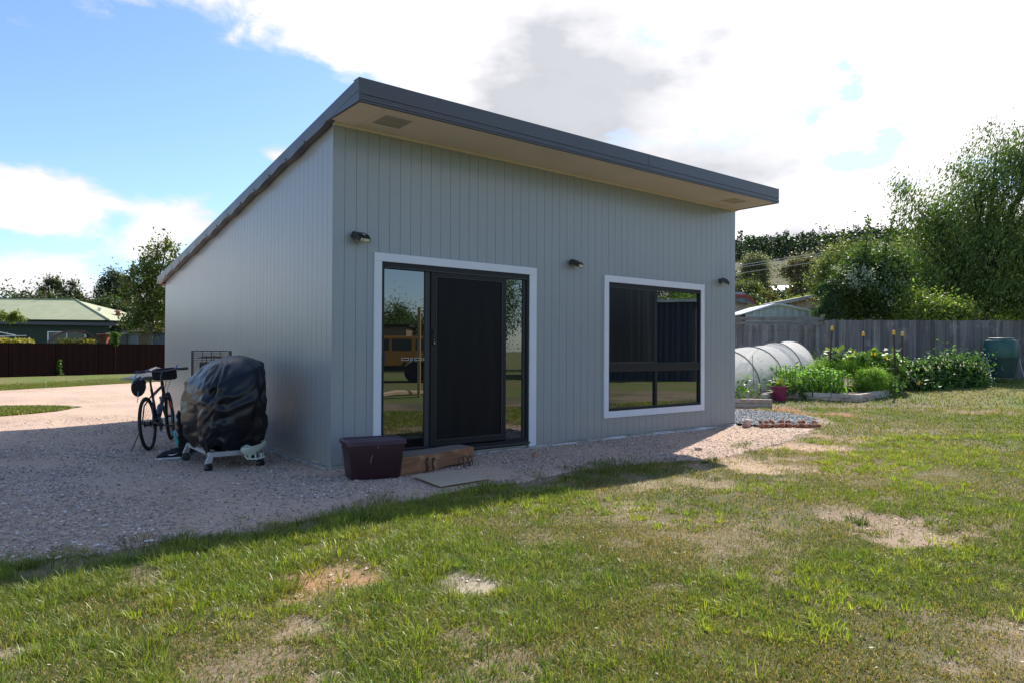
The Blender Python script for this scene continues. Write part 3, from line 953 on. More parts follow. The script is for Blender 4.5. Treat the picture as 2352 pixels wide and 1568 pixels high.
wall_light(.262, 2.455, R(14), R(22))
wall_light(3.405, 2.425, R(18), R(20))
wall_light(6.76, 2.40, R(32), R(24))
print('shed ok')

# ================================================================== THINGS BY THE SHED
def gz(x, y): return float(g(x, y))


# --- plum storage tub
m_tub = M('plum_plastic', (.034, .008, .017), .42, (.028, .008, .015), 3, spec=.5, bump=.04, bscale=30)
m_lid = M('plum_lid', (.050, .019, .038), .45, (.045, .016, .034), 4, spec=.5)
m_scr = M('scuff', (.45, .40, .42), .7)
tub = thing('storage_tub', 'dark plum plastic storage tub with a lid by the left corner of the door', 'storage tub', (.165, -.62, .012), R(-12))


def rrect(hx, hy, r, n=5):
    P = []
    for cx, cy, a0 in ((hx - r, hy - r, 0), (-hx + r, hy - r, 90), (-hx + r, -hy + r, 180), (hx - r, -hy + r, 270)):
        for i in range(n + 1):
            a = R(a0 + 90 * i / n); P.append((cx + r * math.cos(a), cy + r * math.sin(a)))
    return P


def loft(mb, rings, cap0=True, cap1=True, T=None):
    n = len(rings[0]); vs = [p for r_ in rings for p in r_]
    fs = [(i * n + j, i * n + (j + 1) % n, (i + 1) * n + (j + 1) % n, (i + 1) * n + j) for i in range(len(rings) - 1) for j in range(n)]
    if cap0: fs.append(tuple(range(n))[::-1])
    if cap1: fs.append(tuple(range((len(rings) - 1) * n, len(rings) * n)))
    return mb.add(vs, fs, T)


b = MB()
loft(b, [[(x, y, z) for x, y in rrect(hx, hy, .05)] for hx, hy, z in ((.235, .160, 0), (.243, .168, .012), (.262, .188, .24), (.275, .198, .285), (.275, .198, .335))])
b.build('tub_body', m_tub, tub, smooth=True)
b = MB()
loft(b, [[(x, y, z) for x, y in rrect(hx, hy, .055)] for hx, hy, z in ((.285, .208, .325), (.292, .215, .330), (.292, .215, .362), (.284, .207, .372), (.262, .186, .373), (.252, .176, .362), (.10, .10, .364))])
b.build('tub_lid', m_lid, tub, smooth=True)
b = MB(); b.tube([(-.05, -.190, .24), (-.065, -.186, .20), (-.068, -.183, .16)], .0016, 5); b.build('scuff_mark', m_scr, tub)
b = MB(); b.tube([(.0, -.199, .32), (.0, -.195, .30)], .003, 5); b.build('scuff_mark', m_scr, tub)

# --- timber step
m_wood = M('step_timber', (.26, .115, .05), .8, (.16, .08, .045), 3, (.6, 3, 9), bump=.6, bscale=10, bstretch=(1, 4, 12), col3=(.42, .24, .12), n3scale=4)
m_woodtop = M('step_top', (.15, .125, .105), .85, (.20, .165, .135), 3, (.8, 6, 6), bump=.4, bscale=12, bstretch=(1, 8, 8))
step = thing('door_step', 'thick weathered sleeper step with orange grain lying below the sliding door', 'step', (0, 0, 0))
b = MB(); n = 24; vs = []
for i in range(n + 1):
    f = i / n; x = .30 + (1.39 - .30) * f
    yf = -.80 + .19 * f + .006 * math.sin(f * 15); yb_ = -.36 + .02 * f
    zb_ = .012 + .055 * max(0, f - .35) / .65 + .005 * math.sin(f * 22)
    zt_ = .185 + .012 * f + .004 * math.sin(f * 9)
    vs += [(x, yf, zb_), (x, yf + .004, zt_ - .008), (x, yf + .014, zt_), (x, yb_, zt_ - .002), (x, yb_, zb_)]
fs = [(i * 5 + j, i * 5 + (j + 1) % 5, i * 5 + (j + 1) % 5 + 5, i * 5 + j + 5) for i in range(n) for j in range(5)] + [(0, 1, 2, 3, 4), tuple(n * 5 + j for j in range(5))]
b.add(vs, fs)
b.mi = [1 if (k < n * 5 and k % 5 in (2,)) else 0 for k in range(len(b.f))]
b.build('timber_beam', [m_wood, m_woodtop], step)
b = MB(); b.tube([(.72, -.742, .02), (.725, -.738, .07), (.712, -.735, .11), (.725, -.731, .16)], [.010, .016, .010, .014], 6); b.tube([(.80, -.730, .03), (.79, -.728, .09), (.805, -.722, .15)], [.012, .008, .014], 6)
b.build('wood_knot', M('knot', (.05, .03, .02), .8), step)
# support block hidden under the back
b = MB(); b.box(.5, 1.3, -.345, -.06, .0, .1); b.build('under_block', m_conc, step)

# --- door mat board
m_board = M('fibre_board', (.46, .37, .275), .85, (.42, .335, .245), 5, bump=.15, bscale=60)
b = MB(); P4 = [(.43, -.93), (.37, -1.54), (.97, -1.50), (.97, -.97)]
T_ = Matrix.Identity(4)
b.prism(P4, .030, .042, 'z'); o = b.build('ground_board', m_board, None, bevel=.002); tag(o, 'flat tan fibre board on the gravel in front of the step', 'board')
# --- iron scroll ornament leaning on the right end of the step
m_iron = M('dark_iron', (.035, .030, .028), .55, (.09, .05, .03), 12, metal=.4)
b = MB()
def scroll(cx, cz, r, a0, a1, y):
    pts = []
    for i in range(13):
        f = i / 12; a = R(a0 + (a1 - a0) * f); rr = r * (1 - .12 * f)
        pts.append((cx + rr * math.cos(a), y, cz + rr * math.sin(a)))
    return pts
b.tube([(.052, 0, -.03)] + scroll(0, .035, .048, 0, 215, 0), .0058, 6)
b.tube([(.137, .0, -.035), (.135, 0, .02)] + scroll(.088, .045, .046, 8, 200, 0), .0058, 6)
b.tube([(.165, 0, -.03), (.150, 0, .05)] + scroll(.182, .048, .030, 160, -30, 0), .0056, 6)
b.tube([(.19, .01, -.02)] + scroll(.205, -.002, .026, 150, -60, .0), .0056, 6)
b.tube([(.03, 0, -.02), (.23, .01, -.028)], .006, 6)
o = b.build('iron_scroll', m_iron); o.location = (1.13, -.75, .045); o.rotation_euler = (R(-8), 0, R(24)); tag(o, 'rusty iron scroll ornament in the gravel at the end of the step', 'ornament')

# --- covered barbecue on a white wheeled frame
bbq = thing('barbecue', 'barbecue trolley wrapped in a shiny black tarpaulin beside the left wall', 'barbecue', (0, 0, 0))
m_tarp = M('tarpaulin', (.0045, .006, .012), .34, (.009, .0075, .0075), 2.2, bump=.3, bscale=14, spec=.38, rvar=.12, bstretch=(1, 1, .35))
m_wpaint = M('white_steel', (.36, .365, .375), .5, (.30, .305, .31), 6)
m_cream = M('cream_plastic', (.46, .51, .44), .45)
n, kz = 110, 34
def tarp_point(a, v):
    ca, sa = math.cos(a), math.sin(a)
    e = .62
    sx = math.copysign(abs(ca) ** e, ca); sy = math.copysign(abs(sa) ** e, sa)
    # v: 0 hem .. 1 shoulder .. 2 crown
    if v <= 1:
        prof = np.interp(v, [0, .12, .3, .55, .8, .93, 1], [.80, .92, 1.0, 1.04, 1.02, .99, .96])
        low = .13 + .10 * (sx < -.2) * abs(sx) + .05 * math.sin(a * 3 + 1) + .03 * math.sin(a * 8)
        if math.cos(a - 5.2) > .75: low += .03
        top = 1.00 + .135 * sx + .02 * sy
        z = low + (top - low) * v
        amp = .075 * (1 - abs(v - .35)) * (1.1 - v * .6)
        fold = amp * (math.sin(a * 5 + 2.5 * v + 1.2 * math.sin(a * 2)) + .6 * math.sin(a * 11 - 4 * v + 2) + .3 * math.sin(a * 23 + 7 * v))
        x = sx * .345 * (prof + fold); y = sy * .60 * (prof + fold * .7)
    else:
        f = (v - 1)
        rad = .96 * (1 - f) ** .9
        x = sx * .345 * rad; y = sy * .60 * rad
        z = (1.00 + .135 * sx + .02 * sy) * (1 - f) + 1.155 * f + .045 * math.sin(f * math.pi) + .006 * math.sin(a * 7 + 3 * f) * (1 - f)
    return (x - .745, y + 1.17, z + float(g(-.745, 1.17)))
b = MB(); vs = []
for k in range(kz + 12):
    v = k / kz if k <= kz else 1 + (k - kz) / 11.5
    for i in range(n):
        p = Vector(tarp_point(2 * math.pi * i / n, v))
        rg = abs(fbm(np.array([i * .13 + 7 - k * .06]), np.array([k * .11 + 3]), 1.3, 2)[0] - .5)
        q = (fbm(np.array([i * .20 + 40 + k * .05]), np.array([k * .07 + i * .03]), 1.6, 4)[0] - .5) * .06 + .015 - rg * .15
        ctr = Vector((-.745, 1.17, p.z)); dr_ = (p - ctr); dr_.z = 0
        if dr_.length > 1e-6: p += dr_.normalized() * q * min(1, dr_.length * 4)
        vs.append(p)
K = kz + 12
fs = [(k * n + i, k * n + (i + 1) % n, (k + 1) * n + (i + 1) % n, (k + 1) * n + i) for k in range(K - 1) for i in range(n)]
fs.append(tuple(range((K - 1) * n, K * n)))
b.add(vs, fs)
b.build('tarpaulin', m_tarp, bbq, smooth='all')
fr = MB()
z0 = gz(-.75, 1.1)
BX0, BX1, BY0, BY1 = -1.02, -.50, .70, 1.62
for y in (BY0, BY1):
    fr.box(BX0 + .03, BX1 - .03, y - .02, y + .02, z0 + .15, z0 + .20)
for x in (BX0 + .03, BX1 - .03):
    fr.box(x - .018, x + .018, BY0 + .021, BY1 - .021, z0 + .155, z0 + .195)
fr.box(BX0 + .012, BX0 + .048, BY0 + .3, BY0 + .34, z0 + .196, z0 + .8); fr.box(BX1 - .048, BX1 - .012, BY0 + .3, BY0 + .34, z0 + .196, z0 + .8)
fr.build('trolley_frame', m_wpaint, bbq, bevel=.004)
for x in (BX0 + .03, BX1 - .03):
    for y in (BY0, BY1):
        lg = MB(); sgn = -1 if x < -.75 else 1
        lg.prism([(x - .022, z0 + .20), (x + .022, z0 + .20), (x + .022 + sgn * .03, z0 + .085), (x - .022 + sgn * .05, z0 + .085)], y - .023, y + .0195 if y < 1 else y + .023, 'y')
        l_ = lg.build('leg', m_wpaint, bbq, bevel=.004)
        wh = MB(); T = Matrix.Translation((x + sgn * .035, y, z0 + .042)) @ Matrix.Rotation(R(25 if y < 1 else -10), 4, 'Z')
        pr = [(.012, -.030), (.036, -.028), (.042, -.020), (.042, .020), (.036, .028), (.012, .030)]
        wh.lathe(pr, 18, T=T @ Matrix.Rotation(R(90), 4, 'X'))
        wh.box(-.012, .012, -.034, .034, .03, .05, T=T)
        wh.build('castor', m_black, bbq, smooth=True)
# cream drip dish hanging at the near end
b = MB(); rings = []
for i in range(9):
    f = i / 8; hw = .135 * math.sin(math.pi * min(1, .12 + f * .5)) ; z = z0 + .165 + .10 * f
    rings.append([(-.60 + hw * math.cos(t), .60 + .09 * math.sin(t) * (.4 + f * .6), z + .03 * math.cos(t)) for t in np.linspace(0, 2 * math.pi, 24, endpoint=False)])
loft(b, rings, True, False)
dish = b.build('drip_dish', m_cream, bbq, smooth=True)
b = MB()
b.tube([(-.69, .59, z0 + .155), (-.685, .53, z0 + .125), (-.60, .50, z0 + .120), (-.51, .53, z0 + .130), (-.505, .59, z0 + .165)], .009, 8)
for x in (-.66, -.60, -.54): b.box(x - .008, x + .008, .53, .545, z0 + .12, z0 + .17)
b.build('dish_handle', m_cream, dish, smooth=True)

# --- tall wire cage behind it
cage = thing('wire_cage', 'tall brown wire pet cage standing behind the covered barbecue', 'cage', (-.47, 2.72, gz(-.47, 2.72)), R(-14))
m_wire = M('cage_wire', (.06, .045, .035), .5, metal=.5)
b = MB(); hx, hy, hz = .235, .20, 1.25
cs = rrect(hx, hy, .03, 2)
for z in np.arange(.10, hz, .0235):
    b.tube([(x, y, z) for x, y in cs], .0019, 4, closed=True)
for i in range(9):
    x = -hx + .02 + (2 * hx - .04) * i / 8
    if i in (0, 2, 4, 6, 8):
        for y in (-hy, hy): b.tube([(x, y, .1), (x, y, hz)], .0026 if i else .003, 4)
for i in range(5):
    y = -hy + .02 + (2 * hy - .04) * i / 4
    for x in (-hx, hx): b.tube([(x, y, .1), (x, y, hz)], .0026, 4)
for i in range(9):
    x = -hx + .01 + (2 * hx - .02) * i / 8; b.tube([(x, -hy, hz), (x, hy, hz)], .002, 4)
b.build('cage_wires', m_wire, cage)
b = MB(); b.tube([(x, y, hz) for x, y in cs], .005, 6, closed=True); b.tube([(x, y, .1) for x, y in cs], .006, 6, closed=True)
for x, y in ((-hx, -hy), (hx, -hy), (hx, hy), (-hx, hy)): b.tube([(x * .97, y * .97, 0), (x * .97, y * .97, hz - .01)], .005, 6)
b.build('cage_frame', m_wire, cage)
b = MB(); b.prism([(-.16, 1.165), (0, 1.185), (.15, 1.168), (.15, 1.158), (0, 1.168), (-.16, 1.155)], -.1, .1, 'y')
b.box(-.14, .02, -.09, .09, .99, 1.10); b.tube([(-.06, 0, 1.10), (-.06, 0, 1.19)], .006, 6); b.tube([(.03, 0, 1.1), (.03, 0, 1.2)], .006, 6)
b.build('perch_shelf', M('cage_shelf', (.10, .055, .035), .7), cage)

# --- foam mats leaning on the trolley
m_foam = M('grey_foam', (.045, .048, .055), .85, bump=.4, bscale=120)


def foam(x, y, rz, lean, label, nm='foam_mat'):
    P_ = []; S = .50; k_ = 6
    def side(p0, p1, nx_, ny_):
        out = []
        for i in range(k_):
            for f, o_ in ((.0, 0), (.30, 0), (.22, 1), (.78, 1), (.70, 0)):
                t = (i + f) / k_; o2 = o_ * .022
                out.append((p0[0] + (p1[0] - p0[0]) * t + nx_ * o2, p0[1] + (p1[1] - p0[1]) * t + ny_ * o2))
        return out
    P_ += side((0, 0), (S, 0), 0, -1) + side((S, 0), (S, S), 1, 0) + side((S, S), (0, S), 0, 1) + side((0, S), (0, 0), -1, 0)
    b = MB(); b.prism(P_, -.006, .006, 'y')
    o = b.build(nm, m_foam); o.location = (x, y, gz(x, y) + .035); o.rotation_euler = (R(lean), 0, rz); return tag(o, label, 'foam mat', 'grey foam mats')


foam(-1.035, 1.86, R(52), -4, 'grey interlocking foam mat standing on edge next to the running shoe')
# --- running shoes
m_shoe = M('shoe_mesh', (.012, .016, .022), .8, bump=.5, bscale=200)
m_sole = M('shoe_sole', (.62, .64, .68), .5); m_teal = M('teal_rubber', (.05, .35, .36), .5)


def shoe(loc, rot, label, swoosh=True, lace=(.02, .02, .02)):
    t = thing('running_shoe', label, 'shoe', loc, 0, 'running shoes by the foam mat', rot)
    prof = [(-.135, .028, .012), (-.125, .038, .052), (-.09, .043, .075), (-.05, .042, .10), (0, .040, .105), (.03, .036, .12), (.07, .036, .135), (.10, .034, .13), (.125, .030, .105), (.135, .022, .05)]
    b = MB(); rings = []
    for x, hw, zt in prof:
        rings.append([(x, hw * math.cos(a), .022 + (zt - .022) * (.5 + .5 * math.sin(a)) if math.sin(a) > -2 else 0) for a in np.linspace(0, 2 * math.pi, 16, endpoint=False)])
    loft(b, rings); b.build('upper', m_shoe, t, smooth=True)
    b = MB(); out = [(-.14, 0), (-.12, .034), (-.06, .046), (.0, .040), (.06, .036), (.12, .034), (.145, .0), (.12, -.034), (.06, -.036), (0, -.040), (-.06, -.046), (-.12, -.034)]
    b.prism(out, .008, .028, 'z'); b.build('midsole', m_sole, t, bevel=.004)
    b = MB(); b.prism([(x * 1.01, y * 1.02) for x, y in out], .0, .0078, 'z'); b.build('outsole', m_teal, t)
    if swoosh:      # the curved white tick on its side
        b = MB()
        pts = [(-.02, .060), (.006, .052), (.03, .052), (.06, .060), (.095, .080), (.06, .066), (.03, .062), (.010, .063)]
        for s_ in (-1, 1):
            b.prism(pts if True else pts, s_ * .0405, s_ * .0440, 'y')
        b.build('tick_mark', m_white, t)
    b = MB()
    for i in range(4):
        x = -.06 + i * .026; z = .088 + i * .009
        b.tube([(x, -.028, z - .006), (x + .005, 0, z + .010), (x, .028, z - .006)], .003, 5)
    b.build('laces', M('laces', lace, .6), t)
    return t


zs = gz(-1.1, 1.95)
shoe((-1.16, 1.80, zs + .012), (0, 0, R(-12)), 'black running shoe with white tick and teal sole beside the foam mat')
shoe((-1.01, 2.13, zs + .17), (R(20), R(68), R(30)), 'dark shoe with green laces stood on its heel behind the other shoe', False, (.08, .65, .08))

# --- timber offcut and pale board at the foot of the side wall
b = MB(); b.box(-.06, .06, -.55, .55, 0, .09); o = b.build('timber_offcut', M('offcut', (.30, .15, .06), .8, (.2, .1, .05), 4, (1, 8, 8)), bevel=.004)
o.location = (-.22, 5.2, gz(-.2, 5.2) + .02); o.rotation_euler = (0, 0, R(12)); tag(o, 'orange brown timber offcut on the gravel by the side wall', 'timber')
b = MB(); b.box(-.02, .02, -.5, .5, 0, .16); o = b.build('pale_board', M('pale_board', (.42, .50, .52), .6, (.36, .40, .4), 4))
o.location = (-.07, 5.7, gz(-.1, 5.7) + .01); o.rotation_euler = (0, R(-8), 0); tag(o, 'pale blue board leaning low against the side wall behind the bicycle', 'board')

# --- bicycle
m_tyre = M('tyre', (.010, .010, .010), .8); m_frame = M('bike_frame', (.012, .012, .014), .3, spec=.6, coat=.3)
m_rim = M('rim', (.03, .03, .032), .35); m_spoke = M('spoke', (.16, .16, .17), .35, metal=.8); m_bluem = M('blue_metal', (.05, .12, .35), .35, metal=.5)
m_bag = M('bag_cloth', (.010, .010, .011), .9, bump=.5, bscale=50)
hd_ = math.atan2(.9005, .4349)
bike = thing('bicycle', 'black bicycle standing on the gravel with a helmet on its handlebar', 'bicycle', (-1.165, 2.83, gz(-1.1, 3) + .012), 0, None, (R(-5), 0, hd_))
WB, RW = 1.04, .335


def wheel(x, steer=0, hub=.022):
    t = MB(); T = Matrix.Translation((x, 0, RW)) @ Matrix.Rotation(steer, 4, 'Z') @ Matrix.Rotation(R(90), 4, 'X')
    n_ = 44
    t.tube([T @ Vector((RW * math.cos(2 * math.pi * i / n_) * .945, RW * .945 * math.sin(2 * math.pi * i / n_), 0)) for i in range(n_)], .0215, 8, closed=True)
    ty = t.build('wheel', m_tyre, bike, smooth='all')
    r_ = MB(); r_.tube([T @ Vector((RW * .875 * math.cos(2 * math.pi * i / n_), RW * .875 * math.sin(2 * math.pi * i / n_), 0)) for i in range(n_)], .011, 6, closed=True)
    r_.build('rim', m_rim, ty, smooth='all')
    s_ = MB()
    for i in range(28):
        a = 2 * math.pi * i / 28; s2 = .025 if i % 2 else -.025
        s_.tube([T @ Vector((hub * math.cos(a + .5), hub * math.sin(a + .5), s2)), T @ Vector((RW * .87 * math.cos(a), RW * .87 * math.sin(a), 0))], .0011, 3)
    s_.build('spokes', m_spoke, ty)
    h_ = MB(); h_.lathe([(.009, -.055), (hub, -.035), (hub * .7, -.02), (hub * .7, .02), (hub, .035), (.009, .055)], 16, T=T); h_.build('hub', m_frame, ty, smooth=True)
    return ty


wheel(0, 0, .045); wheel(WB, R(7))
f_ = MB()
BBp = Vector((.43, 0, .28)); SC = Vector((.30, 0, .70)); SCt = Vector((.285, 0, .76)); HT = Vector((.80, 0, .80)); HB = Vector((.845, 0, .66)); RA = Vector((0, 0, RW))
f_.tube([BBp, SCt], .017, 10); f_.tube([SC - Vector((0, 0, .03)), HT - Vector((0, 0, .03))], .018, 10); f_.tube([BBp, HB], .025, 12); f_.tube([HT + Vector((0, 0, .02)), HB - Vector((0, 0, .01))], .022, 12)
for s_ in (-1, 1):
    f_.tube([BBp + Vector((-.02, s_ * .03, 0)), RA + Vector((.15, s_ * .045, 0)), RA + Vector((0, s_ * .062, 0))], [.012, .011, .010], 8)
    f_.tube([SC + Vector((0, s_ * .016, -.04)), RA + Vector((.1, s_ * .05, .22)), RA + Vector((0, s_ * .062, 0))], [.010, .009, .009], 8)
f_.build('frame', m_frame, bike, smooth=True)
f_ = MB(); FA = Vector((WB, 0, RW)); top = Vector((.862, 0, .60))
f_.tube([top + Vector((-.01, -.05, 0)), top + Vector((-.01, .05, 0))], .018, 8); f_.tube([HB, top], .018, 8)
for s_ in (-1, 1): f_.tube([top + Vector((0, s_ * .052, .015)), FA + Vector((-.02, s_ * .055, .05)), FA + Vector((0, s_ * .055, 0))], [.018, .017, .012], 10)
f_.build('fork', m_frame, bike, smooth=True)
f_ = MB(); f_.tube([SCt, Vector((.262, 0, .87))], .0135, 10); f_.build('seat_post', m_frame, bike, smooth=True)
sd_ = MB(); rings = []
for x, hw, z in ((.10, .065, .905), (.13, .078, .912), (.18, .070, .908), (.24, .040, .900), (.31, .022, .898), (.37, .016, .893), (.38, .006, .888)):
    rings.append([(x, hw * math.cos(a), z + .018 * math.sin(a) - .02 * abs(math.cos(a)) ** 3) for a in np.linspace(0, 2 * math.pi, 16, endpoint=False)])
loft(sd_, rings); sad = sd_.build('saddle', m_black, bike, smooth=True)
r_ = MB(); r_.tube([(.14, -.02, .895), (.20, -.02, .868), (.34, -.01, .882)], .004, 6); r_.tube([(.14, .02, .895), (.20, .02, .868), (.34, .01, .882)], .004, 6); r_.build('saddle_rails', m_spoke, sad)
hb = MB(); HC = Vector((.86, 0, .965)); sa = R(4)
f2 = MB(); f2.tube([HT + Vector((-.005, 0, .02)), Vector((.785, 0, .89)), HC], .016, 10); f2.build('stem', m_frame, bike, smooth=True)
hb.tube([HC + Vector((-.04, -.33, .015)), HC + Vector((-.01, -.18, .015)), HC + Vector((0, -.05, 0)), HC + Vector((0, .05, 0)), HC + Vector((-.01, .18, .015)), HC + Vector((-.04, .33, .015))], .0125, 10)
bar = hb.build('handlebar', m_frame, bike, smooth=True)
for s_ in (-1, 1):
    q = MB(); q.tube([HC + Vector((-.028, s_ * .21, .0155)), HC + Vector((-.041, s_ * .34, .0155))], .0185, 10); q.build('grip', m_black, bar, smooth=True)
    q = MB(); q.tube([HC + Vector((-.01, s_ * .19, .018)), HC + Vector((.02, s_ * .20, .012)), HC + Vector((.02, s_ * .28, -.002))], .006, 6); q.lathe([(.02, -.01), (.02, .01)], 10, T=Matrix.Translation(HC + Vector((-.005, s_ * .18, .03)))); q.build('brake_lever', m_bluem, bar)
q = MB(); q.tube([HC + Vector((0, -.17, .03)), HC + Vector((-.005, -.19, .06)), HC + Vector((.03, -.2, .075))], .007, 6); q.build('bell', m_bluem, bar, smooth=True)
q = MB(); rings = []
for x, hy, z0_, z1_ in ((.90, .13, -.10, .025), (.915, .15, -.12, .04), (.98, .155, -.125, .045), (1.04, .14, -.10, .02), (1.05, .12, -.08, .0)):
    rings.append([(x, yy, HC.z + (z0_ + z1_) / 2 + zz * (z1_ - z0_) / 2) for yy, zz in [(p[0] * hy / 1, p[1]) for p in rrect(1, 1, .35, 3)]])
loft(q, rings); q.build('handlebar_bag', m_bag, bike, smooth=True)
q = MB(); T = Matrix.Translation((.56, 0, .36)) @ Matrix.Rotation(R(50), 4, 'Y')
q.lathe([(.03, 0), (.037, .01), (.037, .14), (.03, .16), (.014, .17), (.014, .185)], 16, T=Matrix.Translation((.52, 0, .40)) @ Matrix.Rotation(R(42), 4, 'Y'))
q.build('water_bottle', M('bottle', (.035, .07, .11), .35), bike, smooth=True)
q = MB(); T = Matrix.Translation(BBp) @ Matrix.Rotation(R(90), 4, 'X')
q.lathe([(.085, .038), (.09, .041), (.085, .044), (.03, .044)], 28, T=T)
q.lathe([(.022, -.05), (.022, .05)], 14, T=T)
cr = q.build('crankset', m_rim, bike, smooth=True)
for s_, an in ((-1, R(-15)), (1, R(165))):
    a = BBp + Vector((0, s_ * .055, 0)); e = a + Vector((math.cos(an) * .17, s_ * .008, math.sin(an) * .17))
    q = MB(); q.tube([a, e], [.013, .010], 8); q.build('crank_arm', m_frame, cr)
    q = MB(); q.box(-.045, .045, -.045, .045, -.011, .011, T=Matrix.Translation(e + Vector((0, s_ * .06, 0)))); q.build('pedal', m_black, cr, bevel=.004)
q = MB()
for s_ in (0, 1):
    zz = .06 if s_ else -.06
    q.tube([BBp + Vector((0, -.042, .085 if s_ else -.085)), RA + Vector((0, -.045, .035 if s_ else -.035))], .004, 4)
q.tube([RA + Vector((.0, -.07, -.02)), RA + Vector((.02, -.075, -.07)), RA + Vector((.05, -.07, -.12))], .012, 6); q.build('chain', m_frame, bike)
q = MB(); q.tube([(-.03, .06, RW - .03), (-.08, .19, .02)], .008, 6); q.build('kickstand', m_frame, bike)
q = MB()
q.tube([HC + Vector((-.01, .1, 0)), HC + Vector((.10, .06, -.06)), HC + Vector((.09, 0, -.2)), top + Vector((.02, .03, .08))], .003, 5)
q.tube([HC + Vector((-.01, -.12, 0)), HC + Vector((.12, -.08, -.10)), HC + Vector((.12, -.02, -.24)), top + Vector((.02, -.04, .0))], .003, 5)
q.tube([HC + Vector((0, -.05, 0)), HT + Vector((.05, -.03, -.05)), Vector((.55, -.025, .72)), Vector((.31, -.02, .66)), Vector((.12, -.06, .58)), Vector((.02, -.07, .45))], .0025, 5)
q.build('cables', m_black, bike)
# front fork logo strip (orange) seen on the far blade
q = MB(); q.box(-.002, .002, -.017, .017, -.05, .05, T=Matrix.Translation((.905, -.055, .50)) @ Matrix.Rotation(R(-24), 4, 'Y')); q.build('fork_decal', M('orange_decal', (.55, .12, .03), .5), bike)
# --- helmet hanging from the left grip
hl = bike.matrix_basis.copy()
bpy.context.view_layer.update()
hpos = bike.matrix_world @ (HC + Vector((-.03, .30, -.16)))
hel = thing('bicycle_helmet', 'black helmet with light blue straps hanging from the handlebar', 'helmet', hpos, 0, None, (R(8), R(48), hd_ + R(20)))
b = MB(); rings = []
for z, r_ in ((-.055, 1.0), (-.03, 1.04), (.0, 1.0), (.035, .86), (.062, .6), (.075, .28)):
    rings.append([(.125 * r_ * math.cos(a) * (1 + .18 * (math.cos(a) > 0) * math.cos(a)), .088 * r_ * math.sin(a) * (1 + .10 * math.cos(6 * a) * (z > -.02)), z + .012 * math.cos(6 * a) * (z > 0) - .02 * math.cos(a)) for a in np.linspace(0, 2 * math.pi, 36, endpoint=False)])
loft(b, rings); b.build('shell', M('helmet_shell', (.012, .014, .018), .25, spec=.6), hel, smooth=True)
b = MB()
for s_ in (-1, 1): b.tube([(.10, s_ * .045, .03), (.02, s_ * .055, .062), (-.10, s_ * .04, .035)], .006, 5)
b.build('vent_ribs', M('helmet_rib', (.05, .30, .42), .5), hel, smooth=True)
inv = hel.matrix_basis.inverted(); bpy.context.view_layer.update(); inv = hel.matrix_world.inverted()
b = MB(); gp_ = inv @ (bike.matrix_world @ (HC + Vector((-.035, .30, .036))))
b.tube([(.05, .085, -.03), gp_ + Vector((0, .0, 0)), (-.03, -.085, -.03)], .006, 5); b.tube([gp_, (-.07, .08, -.04)], .005, 5)
dn_ = inv.to_3x3() @ Vector((0, 0, -1))
b.tube([Vector((.06, 0, -.06)), Vector((.06, 0, -.06)) + dn_ * .08, Vector((.05, .01, -.06)) + dn_ * .16], .005, 5)
b.build('strap', M('blue_strap', (.16, .42, .55), .7), hel)

# grey pile seen past the saddle at the far edge of the drive
pb = gnd(358, 872)
b = MB(); vs = []; nn_ = 28
for k in range(8):
    f = k / 7
    for i in range(nn_):
        a = 2 * math.pi * i / nn_; r_ = (1 - f ** 1.6) * (1 + .12 * math.sin(3 * a + 1) + .08 * math.sin(7 * a))
        vs.append((1.6 * r_ * math.cos(a), .9 * r_ * math.sin(a), .62 * f * (1 + .15 * math.sin(2 * a)) - .03))
b.add(vs, [(k * nn_ + i, k * nn_ + (i + 1) % nn_, (k + 1) * nn_ + (i + 1) % nn_, (k + 1) * nn_ + i) for k in range(7) for i in range(nn_)])
o = b.build('gravel_heap', m_blue, smooth='all'); o.location = pb; tag(o, 'low heap of grey gravel seen behind the bicycle saddle', 'gravel heap', kind='thing')

# ------------------------------------------------------------------ rocks
m_rock = M('red_stone', (.30, .095, .045), .85, (.42, .19, .10), 9, bump=.5, bscale=22)
m_rock2 = M('pale_stone', (.50, .40, .36), .85, (.42, .26, .2), 5, bump=.5, bscale=12)


def rock_mesh(name, mat, seed, s=(1, 1, 1)):
    r_ = random.Random(seed); b = MB(); rings = []
    nr, na = 6, 10
    ph = [r_.random() * 6 for _ in range(4)]
    for k in range(nr):
        t = math.pi * (k + .5) / nr
        rings.append([(s[0] * .5 * math.sin(t) ** .7 * math.cos(a) * (1 + .16 * math.sin(2 * a + ph[0]) + .10 * math.sin(3 * a + ph[1] + t)), s[1] * .5 * math.sin(t) ** .7 * math.sin(a) * (1 + .14 * math.sin(2 * a + ph[2])), -s[2] * .5 * math.cos(t) * (1 + .1 * math.sin(a * 2 + ph[3]))) for a in np.linspace(0, 2 * math.pi, na, endpoint=False)])
    loft(b, rings); return b.build(name, mat, None)


